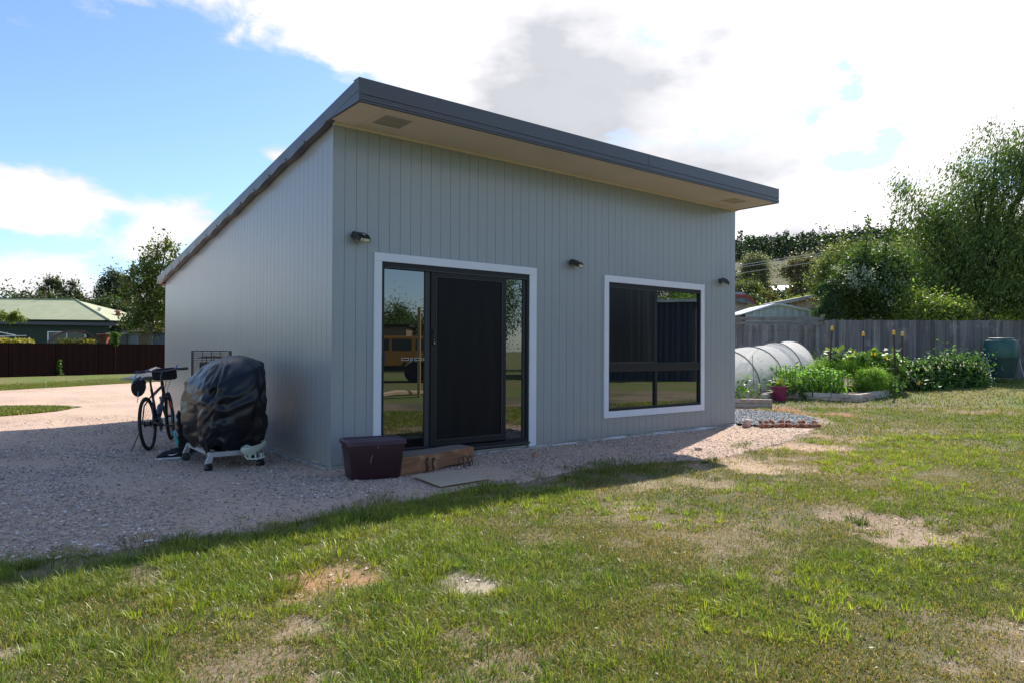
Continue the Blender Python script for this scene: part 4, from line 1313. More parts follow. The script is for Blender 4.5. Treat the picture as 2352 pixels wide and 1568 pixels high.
m_rk = [m_rock, M('red_stone_dark', (.20, .07, .04), .85, (.30, .13, .08), 9, bump=.5, bscale=22), M('red_stone_light', (.42, .20, .12), .85, (.34, .14, .08), 9, bump=.5, bscale=22)]
protos = [rock_mesh('edging_stone', m_rk[i % 3], i * 7 + 1, (.115, .085, .085)) for i in range(5)]
used = [False] * 5
row = []
pA, pB_ = Vector((7.2, -.47)), Vector((7.98, -1.02))
k = 0
for j in range(14):
    f = j / 13; p = pA.lerp(pB_, f); row.append((p.x + random.uniform(-.015, .015), p.y + random.uniform(-.03, .03), .045, random.uniform(.7, 1.15)))
for j in range(9):
    f = random.random(); p = pA.lerp(pB_, f); row.append((p.x + .02, p.y + .06, .10, random.uniform(.6, .85)))
for x, y, z, s_ in row:
    i = k % 5; k += 1
    if not used[i]: o = protos[i]; used[i] = True
    else: o = protos[i].copy(); COL.objects.link(o)
    o.location = (x, y, z); o.scale = (s_, s_, s_ * .9); o.rotation_euler = (random.uniform(-.4, .4), random.uniform(-.4, .4), random.uniform(0, 6))
    tag(o, 'small reddish stone in the row edging the blue grey gravel pad', 'stone', 'red stones edging the gravel pad')
o = rock_mesh('corner_rock', m_rock2, 9, (.20, .15, .17)); o.location = (7.02, -.33, .07); o.rotation_euler = (.2, .3, .5); tag(o, 'pale rock propped against the right front corner of the shed', 'rock')
pr_ = gnd(1605, 1035)
o = rock_mesh('loose_rock', m_rock2, 12, (.10, .08, .045)); o.location = (pr_.x, pr_.y, .03); tag(o, 'flat pale stone lying alone on the sunlit sandy gravel', 'rock')
pr_ = gnd(1227, 1049)
o = rock_mesh('brick_chip', m_rock, 13, (.06, .05, .04)); o.location = (pr_.x, pr_.y, .025); tag(o, 'small red brick chip on the gravel below the door trim', 'rock')
pr_ = gnd(343, 1252)
b = MB(); b.box(-.03, .03, -.012, .012, 0, .004); o = b.build('white_chip', m_white); o.location = (pr_.x, pr_.y, .03); o.rotation_euler = (0, .1, .3); tag(o, 'small white plastic chip at the near edge of the gravel', 'litter')
print('props ok')

# ================================================================== GRASS
def blades(x, y, z, h, w, lean, cols, seed, name, label, cat='grass'):
    r_ = np.random.default_rng(seed); n = len(x)
    a = r_.random(n) * 2 * math.pi if lean.ndim == 1 else np.arctan2(lean[:, 1], lean[:, 0])
    lm = lean if lean.ndim == 1 else np.hypot(lean[:, 0], lean[:, 1])
    dx, dy = np.cos(a), np.sin(a)
    # blade faces a random way around its own axis
    b2 = a + math.pi / 2 + r_.normal(0, .5, n)
    sx, sy = np.cos(b2) * w / 2, np.sin(b2) * w / 2
    P = np.stack([x, y, z], 1)
    D = np.stack([dx, dy, np.zeros(n)], 1); S = np.stack([sx, sy, np.zeros(n)], 1); U = np.array([0, 0, 1.])
    k1 = .55
    p1 = P + D * (lm * h * .32)[:, None] + U * (h * k1 * np.sqrt(np.clip(1 - .5 * lm ** 2, .1, 1)))[:, None]
    p2 = P + D * (lm * h)[:, None] + U * (h * np.sqrt(np.clip(1 - .92 * lm ** 2, .06, 1)))[:, None]
    V = np.stack([P - S, P + S, p1 + S * .8, p1 - S * .8, p2], 1)
    base = (np.arange(n) * 5)[:, None]
    Lp = (base + np.array([0, 1, 2, 3, 3, 2, 4])).ravel()
    st = (np.arange(n)[:, None] * 7 + np.array([0, 4])).ravel()
    to = np.tile([4, 3], n)
    o = np_mesh(name, V.reshape(-1, 3), Lp, st, to, m_grass, np.repeat(cols, 5, 0))
    return tag(o, label, cat, kind='stuff')


m_grass = M('grass_blade', (2.02, 1.68, 1.08), .42, attr='Col', spec=.5, transl=.42)
r_ = np.random.default_rng(11)


def zsurf(x, y):
    b, _ = bare(x, y)
    return g(x, y) + np.where((x > -4.2) & (x < 14.2) & (y > -7.2) & (y < 4.2), .022 * (fbm(x, y, 3.5, 3) - .5), 0) - .02 * b


def sample_view(n, d0, d1, xl, xr, seed):
    """scatter over the strip of ground between d0 and d1 metres in front of the viewer"""
    q = np.random.default_rng(seed)
    d = np.sqrt(q.random(n) * (d1 ** 2 - d0 ** 2) + d0 ** 2)
    u = xl + (xr - xl) * q.random(n)
    x = CAM[0] + VF[0] * d + VR[0] * d * u; y = CAM[1] + VF[1] * d + VR[1] * d * u
    return x, y, d


GREEN = [(.060, .098, .020), (.085, .125, .027), (.115, .155, .034), (.155, .185, .048)]
DRY = [(.21, .17, .095), (.165, .14, .07), (.27, .225, .14)]


def greenness(x, y):                # 1 lush, 0 parched
    s = .60 + 1.9 * (fbm(x + 3, y - 8, .75, 4) - .5)
    v = .785 * (x + 3) - .62 * (y + 6.84)      # to the viewer's right the lawn is drier
    d = np.hypot(x + 3, y + 6.84)
    s = s + .30 * (1 - sstep(v, -2.5, 1.5)) - .12 * sstep(v, 0, 2) * (1 - sstep(d, 9, 13)) + .38 * sstep(d, 10.5, 14)
    s = s + .35 * (1 - sstep(np.abs(y - yb(x) + .25), .1, .45)) * (x < 4)
    return np.clip(s, 0, 1)


def col_for(n, x, y, seed):
    q = np.random.default_rng(seed); gx = greenness(x, y)
    dryp = q.random(n) > (.30 + .70 * gx)
    c = palette(n, GREEN, .16, [.28, .32, .26, .14], seed); c2 = palette(n, DRY, .14, None, seed + 1)
    c = np.where(dryp[:, None], c2, c)
    yell = sstep(fbm(x - 20, y + 4, .8, 3), .45, .62)[:, None]
    return c * (1 + yell * np.array([.30, .12, -.1]) * np.where(dryp, .15, 1)[:, None]), gx


tot = []
for (n, d0, d1, h0, w0, sd) in ((470000, 2.1, 5.0, .0245, .0034, 21), (330000, 5.0, 9.0, .027, .0052, 22), (220000, 9.0, 15.0, .033, .0100, 23), (110000, 15.0, 27, .045, .020, 24)):
    x, y, d = sample_view(n, d0, d1, -.86, .86, sd)
    q = np.random.default_rng(sd + 50)
    m_ = lawn(x, y)
    inside = (x > -.05) & (x < 7.3) & (y > -.1) & (y < 8)
    left = (y > yb(x)) & (x < 7.6) | ((x < 3.5) & (y > 0))
    m_ = np.where(left & (x < 3.0) & (y > yb(x) + .6), 0, m_)
    clump = sstep(fbm(x, y, 4.2, 3), .28, .55)
    keep = (q.random(n) < m_ * (.35 + .65 * clump)) & ~inside
    x, y, d = x[keep], y[keep], d[keep]; n2 = len(x)
    c, gx = col_for(n2, x, y, sd)
    h = h0 * (.45 + .55 * gx + .35 * fbm(x, y, 1.7, 3)) * np.exp(.32 * np.random.default_rng(sd + 1).standard_normal(n2)) * (1 + .35 * (1 - sstep(np.abs(y - yb(x) + .2), .1, .5)) * (x < 5))
    lean = np.clip(np.abs(np.random.default_rng(sd + 2).normal(.68, .26, n2)), .05, .98)
    w = w0 * (.7 + .6 * np.random.default_rng(sd + 3).random(n2))
    tot.append((x, y, zsurf(x, y) - .004, h, w, lean, c))
A = [np.concatenate([t_[i] for t_ in tot]) for i in range(7)]
blades(*A[:5], A[5], A[6], 31, 'lawn_grass', 'short patchy lawn grass, green and straw coloured')

# coarse tufts, splayed, brighter
def tufts(cx, cy, nb, rad, h, w, cols, seed, name, label, up=.55):
    q = np.random.default_rng(seed); n = len(cx)
    rep = np.repeat(np.arange(n), nb); m_ = len(rep)
    sz = np.exp(.3 * q.standard_normal(n))[rep]
    a = q.random(m_) * 2 * math.pi; rr = np.sqrt(q.random(m_))
    x = cx[rep] + np.cos(a) * rr * rad * sz; y = cy[rep] + np.sin(a) * rr * rad * sz
    l = np.clip(rr * .75 + .15 + .15 * q.standard_normal(m_), .05, .97)
    a2 = a + .5 * q.standard_normal(m_)
    lean = np.stack([np.cos(a2) * l, np.sin(a2) * l], 1)
    hh = h * sz * (.6 + .6 * q.random(m_)); ww = w * (.7 + .6 * q.random(m_))
    tc_ = palette(n, cols, .10, None, seed)[rep] * (1 + .14 * q.standard_normal((m_, 1)))
    blades(x, y, zsurf(x, y) - .004, hh, ww, lean, np.clip(tc_, .004, .8), seed, name, label)


x, y, d = sample_view(9500, 2.2, 10.5, -.84, .84, 61)
q = np.random.default_rng(62)
keep = (q.random(len(x)) < lawn(x, y) * sstep(fbm(x + 50, y, 1.15, 3), .47, .58)) & ((y < yb(x) - .1) | (x > 7.6))
x, y = x[keep], y[keep]
tufts(x, y, 30, .042, .050, .0050, [(.16, .215, .038), (.20, .255, .05), (.12, .17, .032)], 63, 'coarse_grass', 'coarse bright green grass tufts standing above the lawn')
x, y, d = sample_view(15000, 2.15, 6.2, -.86, .86, 81)
q = np.random.default_rng(82)
keep = (lawn(x, y) > .55) & (q.random(len(x)) < lawn(x, y) * sstep(greenness(x, y) + .9 * (fbm(x, y, 2.6, 3) - .5), .48, .85) * .85 * (1 - .65 * sstep(.785 * (x + 3) - .62 * (y + 6.84), -1.0, .8))) & (y < yb(x) - .05)
x, y = x[keep], y[keep]
tufts(x, y, 22, .050, .056, .0040, [(.075, .125, .026), (.10, .155, .032), (.13, .185, .04), (.16, .19, .055)], 83, 'lush_grass', 'criss crossing longer green blades in the near left lawn')
# dark rank grass along the gravel edge
xe = r_.uniform(-4.5, 3.2, 330); ye = yb(xe) - .05 + .16 * r_.standard_normal(330)
k_ = sstep(fbm(xe, ye, 1.7, 3), .40, .56) > r_.random(330) * .9
xe, ye = xe[k_], ye[k_]
tufts(xe, ye, 40, .075, .058, .0042, [(.045, .078, .017), (.06, .095, .02), (.10, .095, .05)], 65, 'edge_grass', 'longer dark grass and weeds along the gravel edge')
# weeds on the sandy corner and one tuft by the board
wx = [gnd(px, py) for px, py in ((1118, 1118), (1090, 1128), (1540, 1058), (1560, 1064), (1578, 1050), (1618, 1062), (1640, 1058), (1700, 1028), (1712, 1022), (1722, 1040), (1745, 1052), (1790, 1046), (1600, 1092), (1640, 1100), (1500, 1070), (1470, 1082), (1965, 1194), (1975, 1198), (1445, 1068), (1390, 1090))]
tufts(np.array([p.x for p in wx]), np.array([p.y for p in wx]), 60, .075, .075, .005, [(.045, .078, .02), (.065, .10, .028)], 66, 'gravel_weed', 'tufts of weed growing through the gravel in front of the shed')
# far grass: strip below the left fence and the island in the gravel
n = 60000; a = r_.random(n) * 6.283; rr = np.sqrt(r_.random(n)); (pcx, pcy), prx, pry, pro = PATCH
lx = prx * rr * np.cos(a); ly = pry * rr * np.sin(a)
x1 = pcx + lx * math.cos(pro) - ly * math.sin(pro); y1 = pcy + lx * math.sin(pro) + ly * math.cos(pro)
n = 60000; x2 = r_.uniform(-9, 6, n); y2 = yfar(x2) + .1 + np.abs(r_.standard_normal(n)) * 2.2 + r_.random(n) * 1.5
x = np.concatenate([x1, x2]); y = np.concatenate([y1, y2]); n = len(x)
c = palette(n, [(.065, .10, .018), (.085, .115, .022), (.11, .12, .035), (.13, .11, .05)], .14, [.35, .35, .2, .1], 5)
blades(x, y, g(x, y) + .01, .05 * (.6 + .8 * r_.random(n)), np.full(n, .022), np.clip(np.abs(r_.normal(.5, .25, n)), .05, .95), c, 70, 'verge_grass', 'bright grass on the island and below the brown fence')
# fallen dry twigs and leaf litter
m_lit = M('leaf_litter', (1, 1, 1), .8, attr='Col')
x, y, d = sample_view(2600, 2.2, 12, -.84, .84, 77); k_ = lawn(x, y) > .02; x, y = x[k_], y[k_]
P = np.stack([x, y, zsurf(x, y) + .012], 1); dd = np.random.default_rng(3).standard_normal((len(P), 3)); dd[:, 2] *= .1
tag(quads('lawn_litter', leaves(P, .024, 9, .35, 1.2, dd), m_lit, palette(len(P), [(.42, .34, .22), (.30, .2, .12), (.55, .5, .4)], .2, None, 3)), 'scattered dry leaf bits on the lawn', 'leaf litter', kind='stuff')
print('grass ok')

# ================================================================== FENCES
m_pal = M('weathered_paling', (.225, .205, .19), .9, (.125, .115, .11), 2.2, (7, 7, .35), bump=.4, bscale=9, bstretch=(6, 6, .5), col3=(.29, .265, .245), n3scale=2.2, attr='Col', lo=.3, hi=.7)


def paling_fence(name, label, A, B, H, pw, gap, top_rails, group=None, jit=.012, seed=1, zlift=0.0):
    t = thing(name, label, 'fence', (A.x, A.y, 0), 0, group)
    A = Vector((A.x, A.y, 0)); B = Vector((B.x, B.y, 0)); d = (B - A); L_ = d.length; d.normalize(); nrm = Vector((-d.y, d.x, 0))
    r2 = random.Random(seed); mb = MB(); u = 0; cols = []
    T = Matrix(((d.x, nrm.x, 0, 0), (d.y, nrm.y, 0, 0), (0, 0, 1, 0), (0, 0, 0, 1)))
    k = 0
    while u < L_:
        w_ = pw * r2.uniform(.88, 1.1); p = A + d * (u + w_ / 2); z = gz(p.x, p.y)
        hh = H + r2.uniform(-jit, jit); tilt = r2.uniform(-.006, .006)
        off = (.012 if (gap <= 0 and k % 2) else 0)
        mb.add([T @ Vector(q) for q in ((u, off, z), (u + w_, off, z), (u + w_, off + .014, z), (u, off + .014, z), (u + tilt, off, z + hh), (u + w_ + tilt, off, z + hh), (u + w_ + tilt, off + .014, z + hh), (u + tilt, off + .014, z + hh))],
               [(0, 1, 5, 4), (1, 2, 6, 5), (2, 3, 7, 6), (3, 0, 4, 7), (4, 5, 6, 7)])
        sh_ = max(.55, min(1.5, r2.gauss(1, .2))); cols += [(sh_, sh_ * r2.uniform(.97, 1.02), sh_ * r2.uniform(.96, 1.06))] * 8
        u += w_ + gap * r2.uniform(.3, 1.6); k += 1
    o = mb.build('palings', m_pal, t)
    a = o.data.color_attributes.new('Col', 'FLOAT_COLOR', 'POINT'); a.data.foreach_set('color', np.concatenate([np.array(cols), np.ones((len(cols), 1))], 1).astype(np.float32).ravel())
    u = 0
    nseg = max(1, int(L_ / 2.4))
    for i in range(nseg + 1):
        uu = L_ * i / nseg; p = A + d * uu; z = gz(p.x, p.y); b = MB(); b.box(uu - .05, uu + .05, .03, .12, z - .2, z + H + (.12 if top_rails else -.05), T=T); b.build('fence_post', m_pal2, t)
    for zz in (.25, H * .55, H - .2):
        b = MB()
        for i in range(nseg):
            u0, u1 = L_ * i / nseg, L_ * (i + 1) / nseg; p0 = A + d * u0; p1 = A + d * u1; z0_, z1_ = gz(p0.x, p0.y) + zz, gz(p1.x, p1.y) + zz
            b.add([T @ Vector(q) for q in ((u0, .0265, z0_), (u1, .0265, z1_), (u1, .0295, z1_), (u0, .0295, z0_), (u0, .0265, z0_ + .07), (u1, .0265, z1_ + .07), (u1, .0295, z1_ + .07), (u0, .0295, z0_ + .07))], [(0, 3, 2, 1), (4, 5, 6, 7), (0, 1, 5, 4), (1, 2, 6, 5), (2, 3, 7, 6), (3, 0, 4, 7)])
        b.build('fence_rail', m_pal2, t)
    for (f0, f1, z0_, z1_) in top_rails:
        b = MB(); p = A + d * L_ * f0; q = A + d * L_ * f1; za, zb2 = gz(p.x, p.y), gz(q.x, q.y); u0, u1 = L_ * f0, L_ * f1
        b.add([T @ Vector(v) for v in ((u0, -.03, za + z0_), (u1, -.03, zb2 + z0_), (u1, -.004, zb2 + z0_), (u0, -.004, za + z0_), (u0, -.03, za + z1_), (u1, -.03, zb2 + z1_), (u1, -.004, zb2 + z1_), (u0, -.004, za + z1_))], [(0, 3, 2, 1), (4, 5, 6, 7), (0, 1, 5, 4), (1, 2, 6, 5), (2, 3, 7, 6), (3, 0, 4, 7)])
        b.build('top_rail', m_pal2, t)
    return t


m_pal2 = M('weathered_rail', (.21, .195, .18), .9, (.14, .13, .12), 2.2, (2, 2, 6), bump=.4, bscale=9)
FA_ = wp(5.6, 21.6); FM_ = wp(9.62, 21.45); FB_ = wp(21, 20.6)
paling_fence('paling_fence', 'gapped grey paling fence with flat top rails behind the net tunnels', FA_, FM_, 1.59, .088, .012, [(-.0, .27, 1.855, 1.945), (0, 1, 1.735, 1.845), (0, 1, 1.60, 1.71)], seed=3)
paling_fence('paling_fence', 'close boarded dark weathered paling fence behind the vegetable beds', wp(9.68, 21.45), FB_, 1.76, .105, 0, [], seed=4)

# brown sheet-metal fence on the left
m_brown = M('brown_steel', (.024, .0055, .0045), .6, (.019, .005, .0045), 2, spec=.12)
A2 = CAM[:2] + (np.array(ray(-420, 800)) * 31)[:2]; B2 = CAM[:2] + (np.array(ray(560, 800)) * 49.5)[:2]
P0 = at(0, 800, 37.2); P1 = at(375, 800, 45.0); dirf = (P1 - P0); dirf.z = 0; Lf = dirf.length; dirf.normalize()
FL0 = P0 - dirf * 9; FL1 = P0 + dirf * (Lf + 7)
t = thing('steel_fence', 'long dark brown corrugated steel fence across the back of the drive', 'fence', (0, 0, 0))
n_ = Vector((-dirf.y, dirf.x, 0)); Lt = (FL1 - FL0).length
def fz(p): return 1.27 + (1.44 - 1.27) * 1  # fence cap is level
np_ = int(Lt / 2.36) + 1
for i in range(np_):
    b = MB(); vs = []; K2 = 48
    for j in range(K2 + 1):
        u = i * 2.36 + 2.34 * j / K2; o_ = .018 * (1 if (j % 8) in (0, 1, 2, 3) else -1)
        p = FL0 + dirf * u + n_ * o_
        vs += [(p.x, p.y, gz(p.x, p.y) - .1), (p.x, p.y, 1.42)]
    b.add(vs, [(j * 2, j * 2 + 2, j * 2 + 3, j * 2 + 1) for j in range(K2)])
    b.build('fence_sheet', m_brown, t)
    b = MB(); p = FL0 + dirf * (i * 2.36 - .01); b.box(-.025, .025, -.03, .03, gz(p.x, p.y) - .1, 1.43, T=Matrix.Translation((p.x, p.y, 0)) @ Matrix.Rotation(math.atan2(dirf.y, dirf.x), 4, 'Z')); b.build('fence_post', m_brown, t)
b = MB(); b.box(0, Lt, -.025, .025, 1.421, 1.46, T=Matrix.Translation((FL0.x, FL0.y, 0)) @ Matrix.Rotation(math.atan2(dirf.y, dirf.x), 4, 'Z')); b.build('fence_cap', m_brown, t)

# ================================================================== PLANTS
m_leaf = M('leaf', (1.45, 1.45, 1.35), .5, attr='Col', spec=.4, transl=.42)
m_leafg = M('glossy_leaf', (1.4, 1.4, 1.3), .45, attr='Col', spec=.35, transl=.35)
m_bark = M('bark', (.10, .08, .065), .9, (.16, .14, .12), 3, (3, 3, .6), bump=.5, bscale=12)
m_barkd = M('dark_bark', (.045, .038, .032), .9, (.07, .06, .05), 3, (3, 3, .6), bump=.5, bscale=12)
m_stem = M('green_stem', (.10, .15, .04), .6)


def lobe(px, py, D, rx, ry, rz=None, wgt=1.0):
    c = at(px, py, D); k = D / FPX
    return (c.x, c.y, c.z, rx * k, (rx if rz is None else rz) * k, ry * k, wgt)


def crown_points(lobes, nc, n, sig, seed, shell=.45, flat=1.0):
    q = np.random.default_rng(seed); Lb = np.array([l[:6] for l in lobes]); wt = np.array([l[6] * (l[3] * l[4] * l[5]) ** .67 for l in lobes]); wt /= wt.sum()
    i = q.choice(len(lobes), nc, p=wt)
    v = q.standard_normal((nc, 3)); v /= np.linalg.norm(v, axis=1, keepdims=True)
    r = (shell + (1 - shell) * q.random((nc, 1))) ** .8
    C = Lb[i, :3] + v * r * Lb[i, 3:6]
    cs_ = np.exp(.35 * q.standard_normal(nc))
    j = q.choice(nc, n, p=cs_ / cs_.sum())
    P = C[j] + q.standard_normal((n, 3)) * (sig * cs_[j])[:, None] * np.array([1, 1, flat])
    return P, C, j, cs_


def tree(name, label, base, lobes, nc, n, leaf, sig, cols, seed, trunk=.15, bark=None, group=None, cat='tree', droop=0, aspect=.5, limbs=None, shell=.45, mat=None, weights=None, up=.3, jitter=.15, cluster_var=.22, flat=1.0, dirs=None, hide_limbs=False):
    t = thing(name, label, cat, base, 0, group)
    P, C, j, cs_ = crown_points(lobes, nc, n, sig, seed, shell, flat)
    q = np.random.default_rng(seed + 5)
    cc = palette(n, cols, jitter, weights, seed) * (1 + cluster_var * q.standard_normal(nc))[j][:, None].clip(.5, 1.6)
    off = np.array(base)
    dd = None
    if dirs is not None:
        dd = np.tile(np.array(dirs, float), (n, 1))
    V = leaves(P - off, leaf, seed, aspect, up, dd, droop=droop)
    quads('crown', V, mat or m_leaf, np.clip(cc, .004, .85), t)
    b = MB(); base_v = Vector((0, 0, -.1))
    cen = np.mean([l[:3] for l in lobes], 0) - off
    fork = Vector((cen[0] * .4, cen[1] * .4, max(.3, min(l[2] - l[5] for l in lobes) - off[2] + .1)))
    fork.z = min(fork.z, cen[2] * .7) if cen[2] > .6 else cen[2] * .5
    b.tube([base_v, base_v.lerp(fork, .5) + Vector((.03 * trunk, .05, 0)), fork], [trunk * 1.25, trunk, trunk * .8], 9)
    for l in lobes:
        e = Vector(np.array(l[:3]) - off); m_ = fork.lerp(e, .5) + Vector((0, 0, .08 * (e - fork).length))
        kr_ = min(1, max(l[3], l[5]) / max(1e-3, .55 * max(max(q_[3], q_[5]) for q_ in lobes)))
        b.tube([fork, m_, e], [trunk * .5 * kr_, trunk * .28 * kr_, trunk * .08 * kr_], 6)
    if limbs is None: limbs = 26
    for k in range(min(limbs, nc)):
        c = Vector(C[k] - off)
        l = min(lobes, key=lambda l_: (Vector(np.array(l_[:3]) - off) - c).length); e = Vector(np.array(l[:3]) - off)
        b.tube([e.lerp(fork, .3), e.lerp(c, .5) + Vector((0, 0, .03)), c], [trunk * .16, trunk * .1, trunk * .04], 4)
    b.build('trunk', bark or m_bark, t, smooth=True)
    return t


def gbase(px, D):
    p = at(px, 800, D); return (p.x, p.y, gz(p.x, p.y))


# --- big weeping tree at the right edge, over the fence
D = 27
tree('weeping_tree', 'tall wind-blown willowy tree rising over the fence at the right edge', gbase(2262, D),
     [lobe(2290, 345, D, 55, 62, wgt=.75), lobe(2375, 360, D, 75, 72), lobe(2245, 440, D, 75, 90), lobe(2340, 470, D, 100, 110), lobe(2195, 540, D, 75, 80), lobe(2285, 590, D, 105, 90), lobe(2175, 640, D, 85, 75), lobe(2250, 680, D, 100, 45), lobe(2400, 620, D, 100, 110), lobe(2450, 450, D, 90, 120),
      lobe(2145, 500, D, 38, 55, wgt=.8), lobe(2108, 560, D, 40, 60, wgt=.8), lobe(2092, 462, D, 22, 26, wgt=1.3), lobe(2064, 415, D, 12, 10, wgt=2.5), lobe(2076, 435, D, 12, 14, wgt=2), lobe(2085, 500, D, 10, 40, wgt=1.5), lobe(2330, 690, D, 60, 38), lobe(2440, 690, D, 80, 40), lobe(2120, 640, D, 50, 60)],
     1500, 84000, .125, .24, [(.075, .11, .028), (.10, .145, .038), (.13, .18, .05), (.17, .21, .07), (.05, .08, .026)], 101, .34, m_barkd, droop=.55, aspect=.34, limbs=60, shell=.35, up=.2, dirs=(-.5, .3, -.6), weights=[.28, .28, .2, .08, .16])
# --- white flowering shrub tree behind the fence
D = 24
tree('flowering_tree', 'dense dark shrub tree sprinkled with white blossom behind the fence', gbase(1985, D),
     [lobe(1985, 690, D, 85, 50), lobe(1945, 690, D, 34, 44), lobe(2040, 690, D, 48, 48), lobe(1965, 635, D, 50, 40), lobe(2020, 640, D, 55, 42), lobe(2050, 620, D, 35, 35), lobe(1995, 600, D, 45, 30)],
     420, 36000, .085, .17, [(.035, .06, .02), (.05, .085, .025), (.08, .12, .03), (.13, .18, .04)], 102, .13, m_barkd, limbs=30, weights=[.4, .3, .2, .1])
fl = bpy.data.objects['flowering_tree']
q = np.random.default_rng(8); P, C, j, c_s = crown_points([lobe(1960, 632, D - .5, 48, 30), lobe(2020, 640, D - .5, 50, 40), lobe(2010, 690, D - .8, 60, 30, wgt=.5), lobe(1975, 640, D - 1, 40, 25), lobe(2075, 660, D - .5, 15, 25, wgt=.5)], 90, 2000, .07, 12)
quads('blossom', leaves(P - np.array(fl.location), .052, 5, .9, .8), m_leaf, palette(len(P), [(.36, .36, .34), (.28, .30, .26), (.42, .41, .40)], .1, None, 5), fl)
# upright leafy shoots
for nm, (pts) in (('a', [(1988, 600), (1990, 560), (1993, 530), (1996, 497)]), ('b', [(2030, 600), (2035, 560), (2045, 528), (2056, 488)])):
    q = np.random.default_rng(len(nm) + int(pts[0][0])); PP = []
    for (x0, y0), (x1, y1) in zip(pts[:-1], pts[1:]):
        for f in np.linspace(0, 1, 60):
            v = at(x0 + (x1 - x0) * f, y0 + (y1 - y0) * f, 23.6); PP.append((v.x + q.normal(0, .05), v.y + q.normal(0, .05), v.z))
    PP = np.array(PP); b0 = Vector(gbase(pts[0][0], 23.6))
    t = thing('leafy_shoot', {'a': 'thin leafy shoot rising above the white blossom, shorter left one', 'b': 'thin leafy shoot rising above the white blossom, taller right one'}[nm], 'sapling', b0)
    quads('foliage', leaves(PP - np.array(b0), .12, 3, .5, .5), m_leaf, palette(len(PP), [(.05, .085, .025), (.10, .14, .04)], .15, None, 5), t)
    b = MB(); b.tube([Vector((0, 0, 0))] + [at(x_, y_, 23.6) - b0 for x_, y_ in pts], [.03, .02, .015, .01, .005], 5); b.build('stem', m_barkd, t)
# --- light green feathery tree left of it
D = 30
tree('feathery_tree', 'pale yellow green feathery tree left of the white blossom', gbase(1950, D),
     [lobe(1912, 618, D, 32, 26), lobe(1945, 610, D, 50, 30), lobe(2000, 608, D, 50, 32), lobe(1902, 648, D, 28, 16), lobe(2050, 605, D, 40, 30), lobe(1950, 645, D, 50, 26), lobe(2072, 598, D, 22, 18), lobe(1870, 662, D, 10, 6, wgt=.5)],
     520, 34000, .12, .25, [(.13, .16, .045), (.17, .19, .06), (.10, .13, .035), (.22, .21, .09), (.08, .10, .03)], 103, .2, droop=.5, aspect=.35)
# --- bushes in front of the dark fence, and low growth behind it
D = 22.6
tree('hedge_bush', 'sunlit bright leafy bush peeping over the fence between the two big trees', gbase(2110, D),
     [lobe(2110, 705, D, 45, 32), lobe(2165, 715, D, 40, 25), lobe(2210, 722, D, 30, 18)], 120, 9000, .085, .16, [(.12, .18, .04), (.18, .24, .05), (.07, .11, .03), (.26, .27, .06)], 104, .06, m_barkd, cat='bush')
D = 34
tree('dark_tree', 'dark green tree in the shade behind the weeping tree', gbase(2120, D), [lobe(2110, 660, D, 70, 70), lobe(2180, 640, D, 60, 60), lobe(2150, 700, D, 80, 40), lobe(2260, 700, D, 90, 35), lobe(2350, 690, D, 80, 45)], 300, 20000, .13, .28, [(.03, .05, .018), (.05, .08, .025), (.09, .12, .03)], 105, .2, m_barkd)
# --- cypress with drooping fronds by the old shed
D = 23.2
P0_ = []; b_base = gbase(1925, D); t = thing('cypress', 'dark cypress with drooping fronds left of the blossom tree', 'tree', b_base)
V_ = []; C_ = []; q = np.random.default_rng(4)
b = MB(); b.tube([(0, 0, 0), (0, 0, 2.0)], [.07, .03], 7)
for (x0, y0, x1, y1) in ((1925, 655, 1880, 672), (1925, 640, 1872, 668), (1925, 665, 1890, 690), (1920, 690, 1868, 716), (1920, 700, 1876, 722), (1930, 672, 1900, 700), (1925, 685, 1890, 708), (1935, 650, 1915, 690), (1925, 705, 1895, 732), (1935, 715, 1908, 735)):
    a_ = at(x0, y0, D); e_ = at(x1, y1, D - .4)
    m0 = a_.lerp(e_, .5) + Vector((0, 0, .09))
    b.tube([a_ - Vector(b_base), m0 - Vector(b_base), e_ - Vector(b_base)], [.02, .014, .004], 4)
    for f in np.linspace(.05, 1, 90):
        p = a_.lerp(m0, min(1, f * 2)) if f < .5 else m0.lerp(e_, f * 2 - 1)
        for s_ in range(5):
            P0_.append((p.x + q.normal(0, .06), p.y + q.normal(0, .06), p.z - abs(q.normal(0, .055))))
P0_ = np.array(P0_)
quads('crown', leaves(P0_ - np.array(b_base), .11, 2, .28, .2, np.tile([-.5, .2, -.8], (len(P0_), 1))), m_leaf, palette(len(P0_), [(.03, .06, .022), (.05, .09, .03), (.075, .12, .04)], .15, None, 3), t)
b.build('trunk', m_barkd, t)

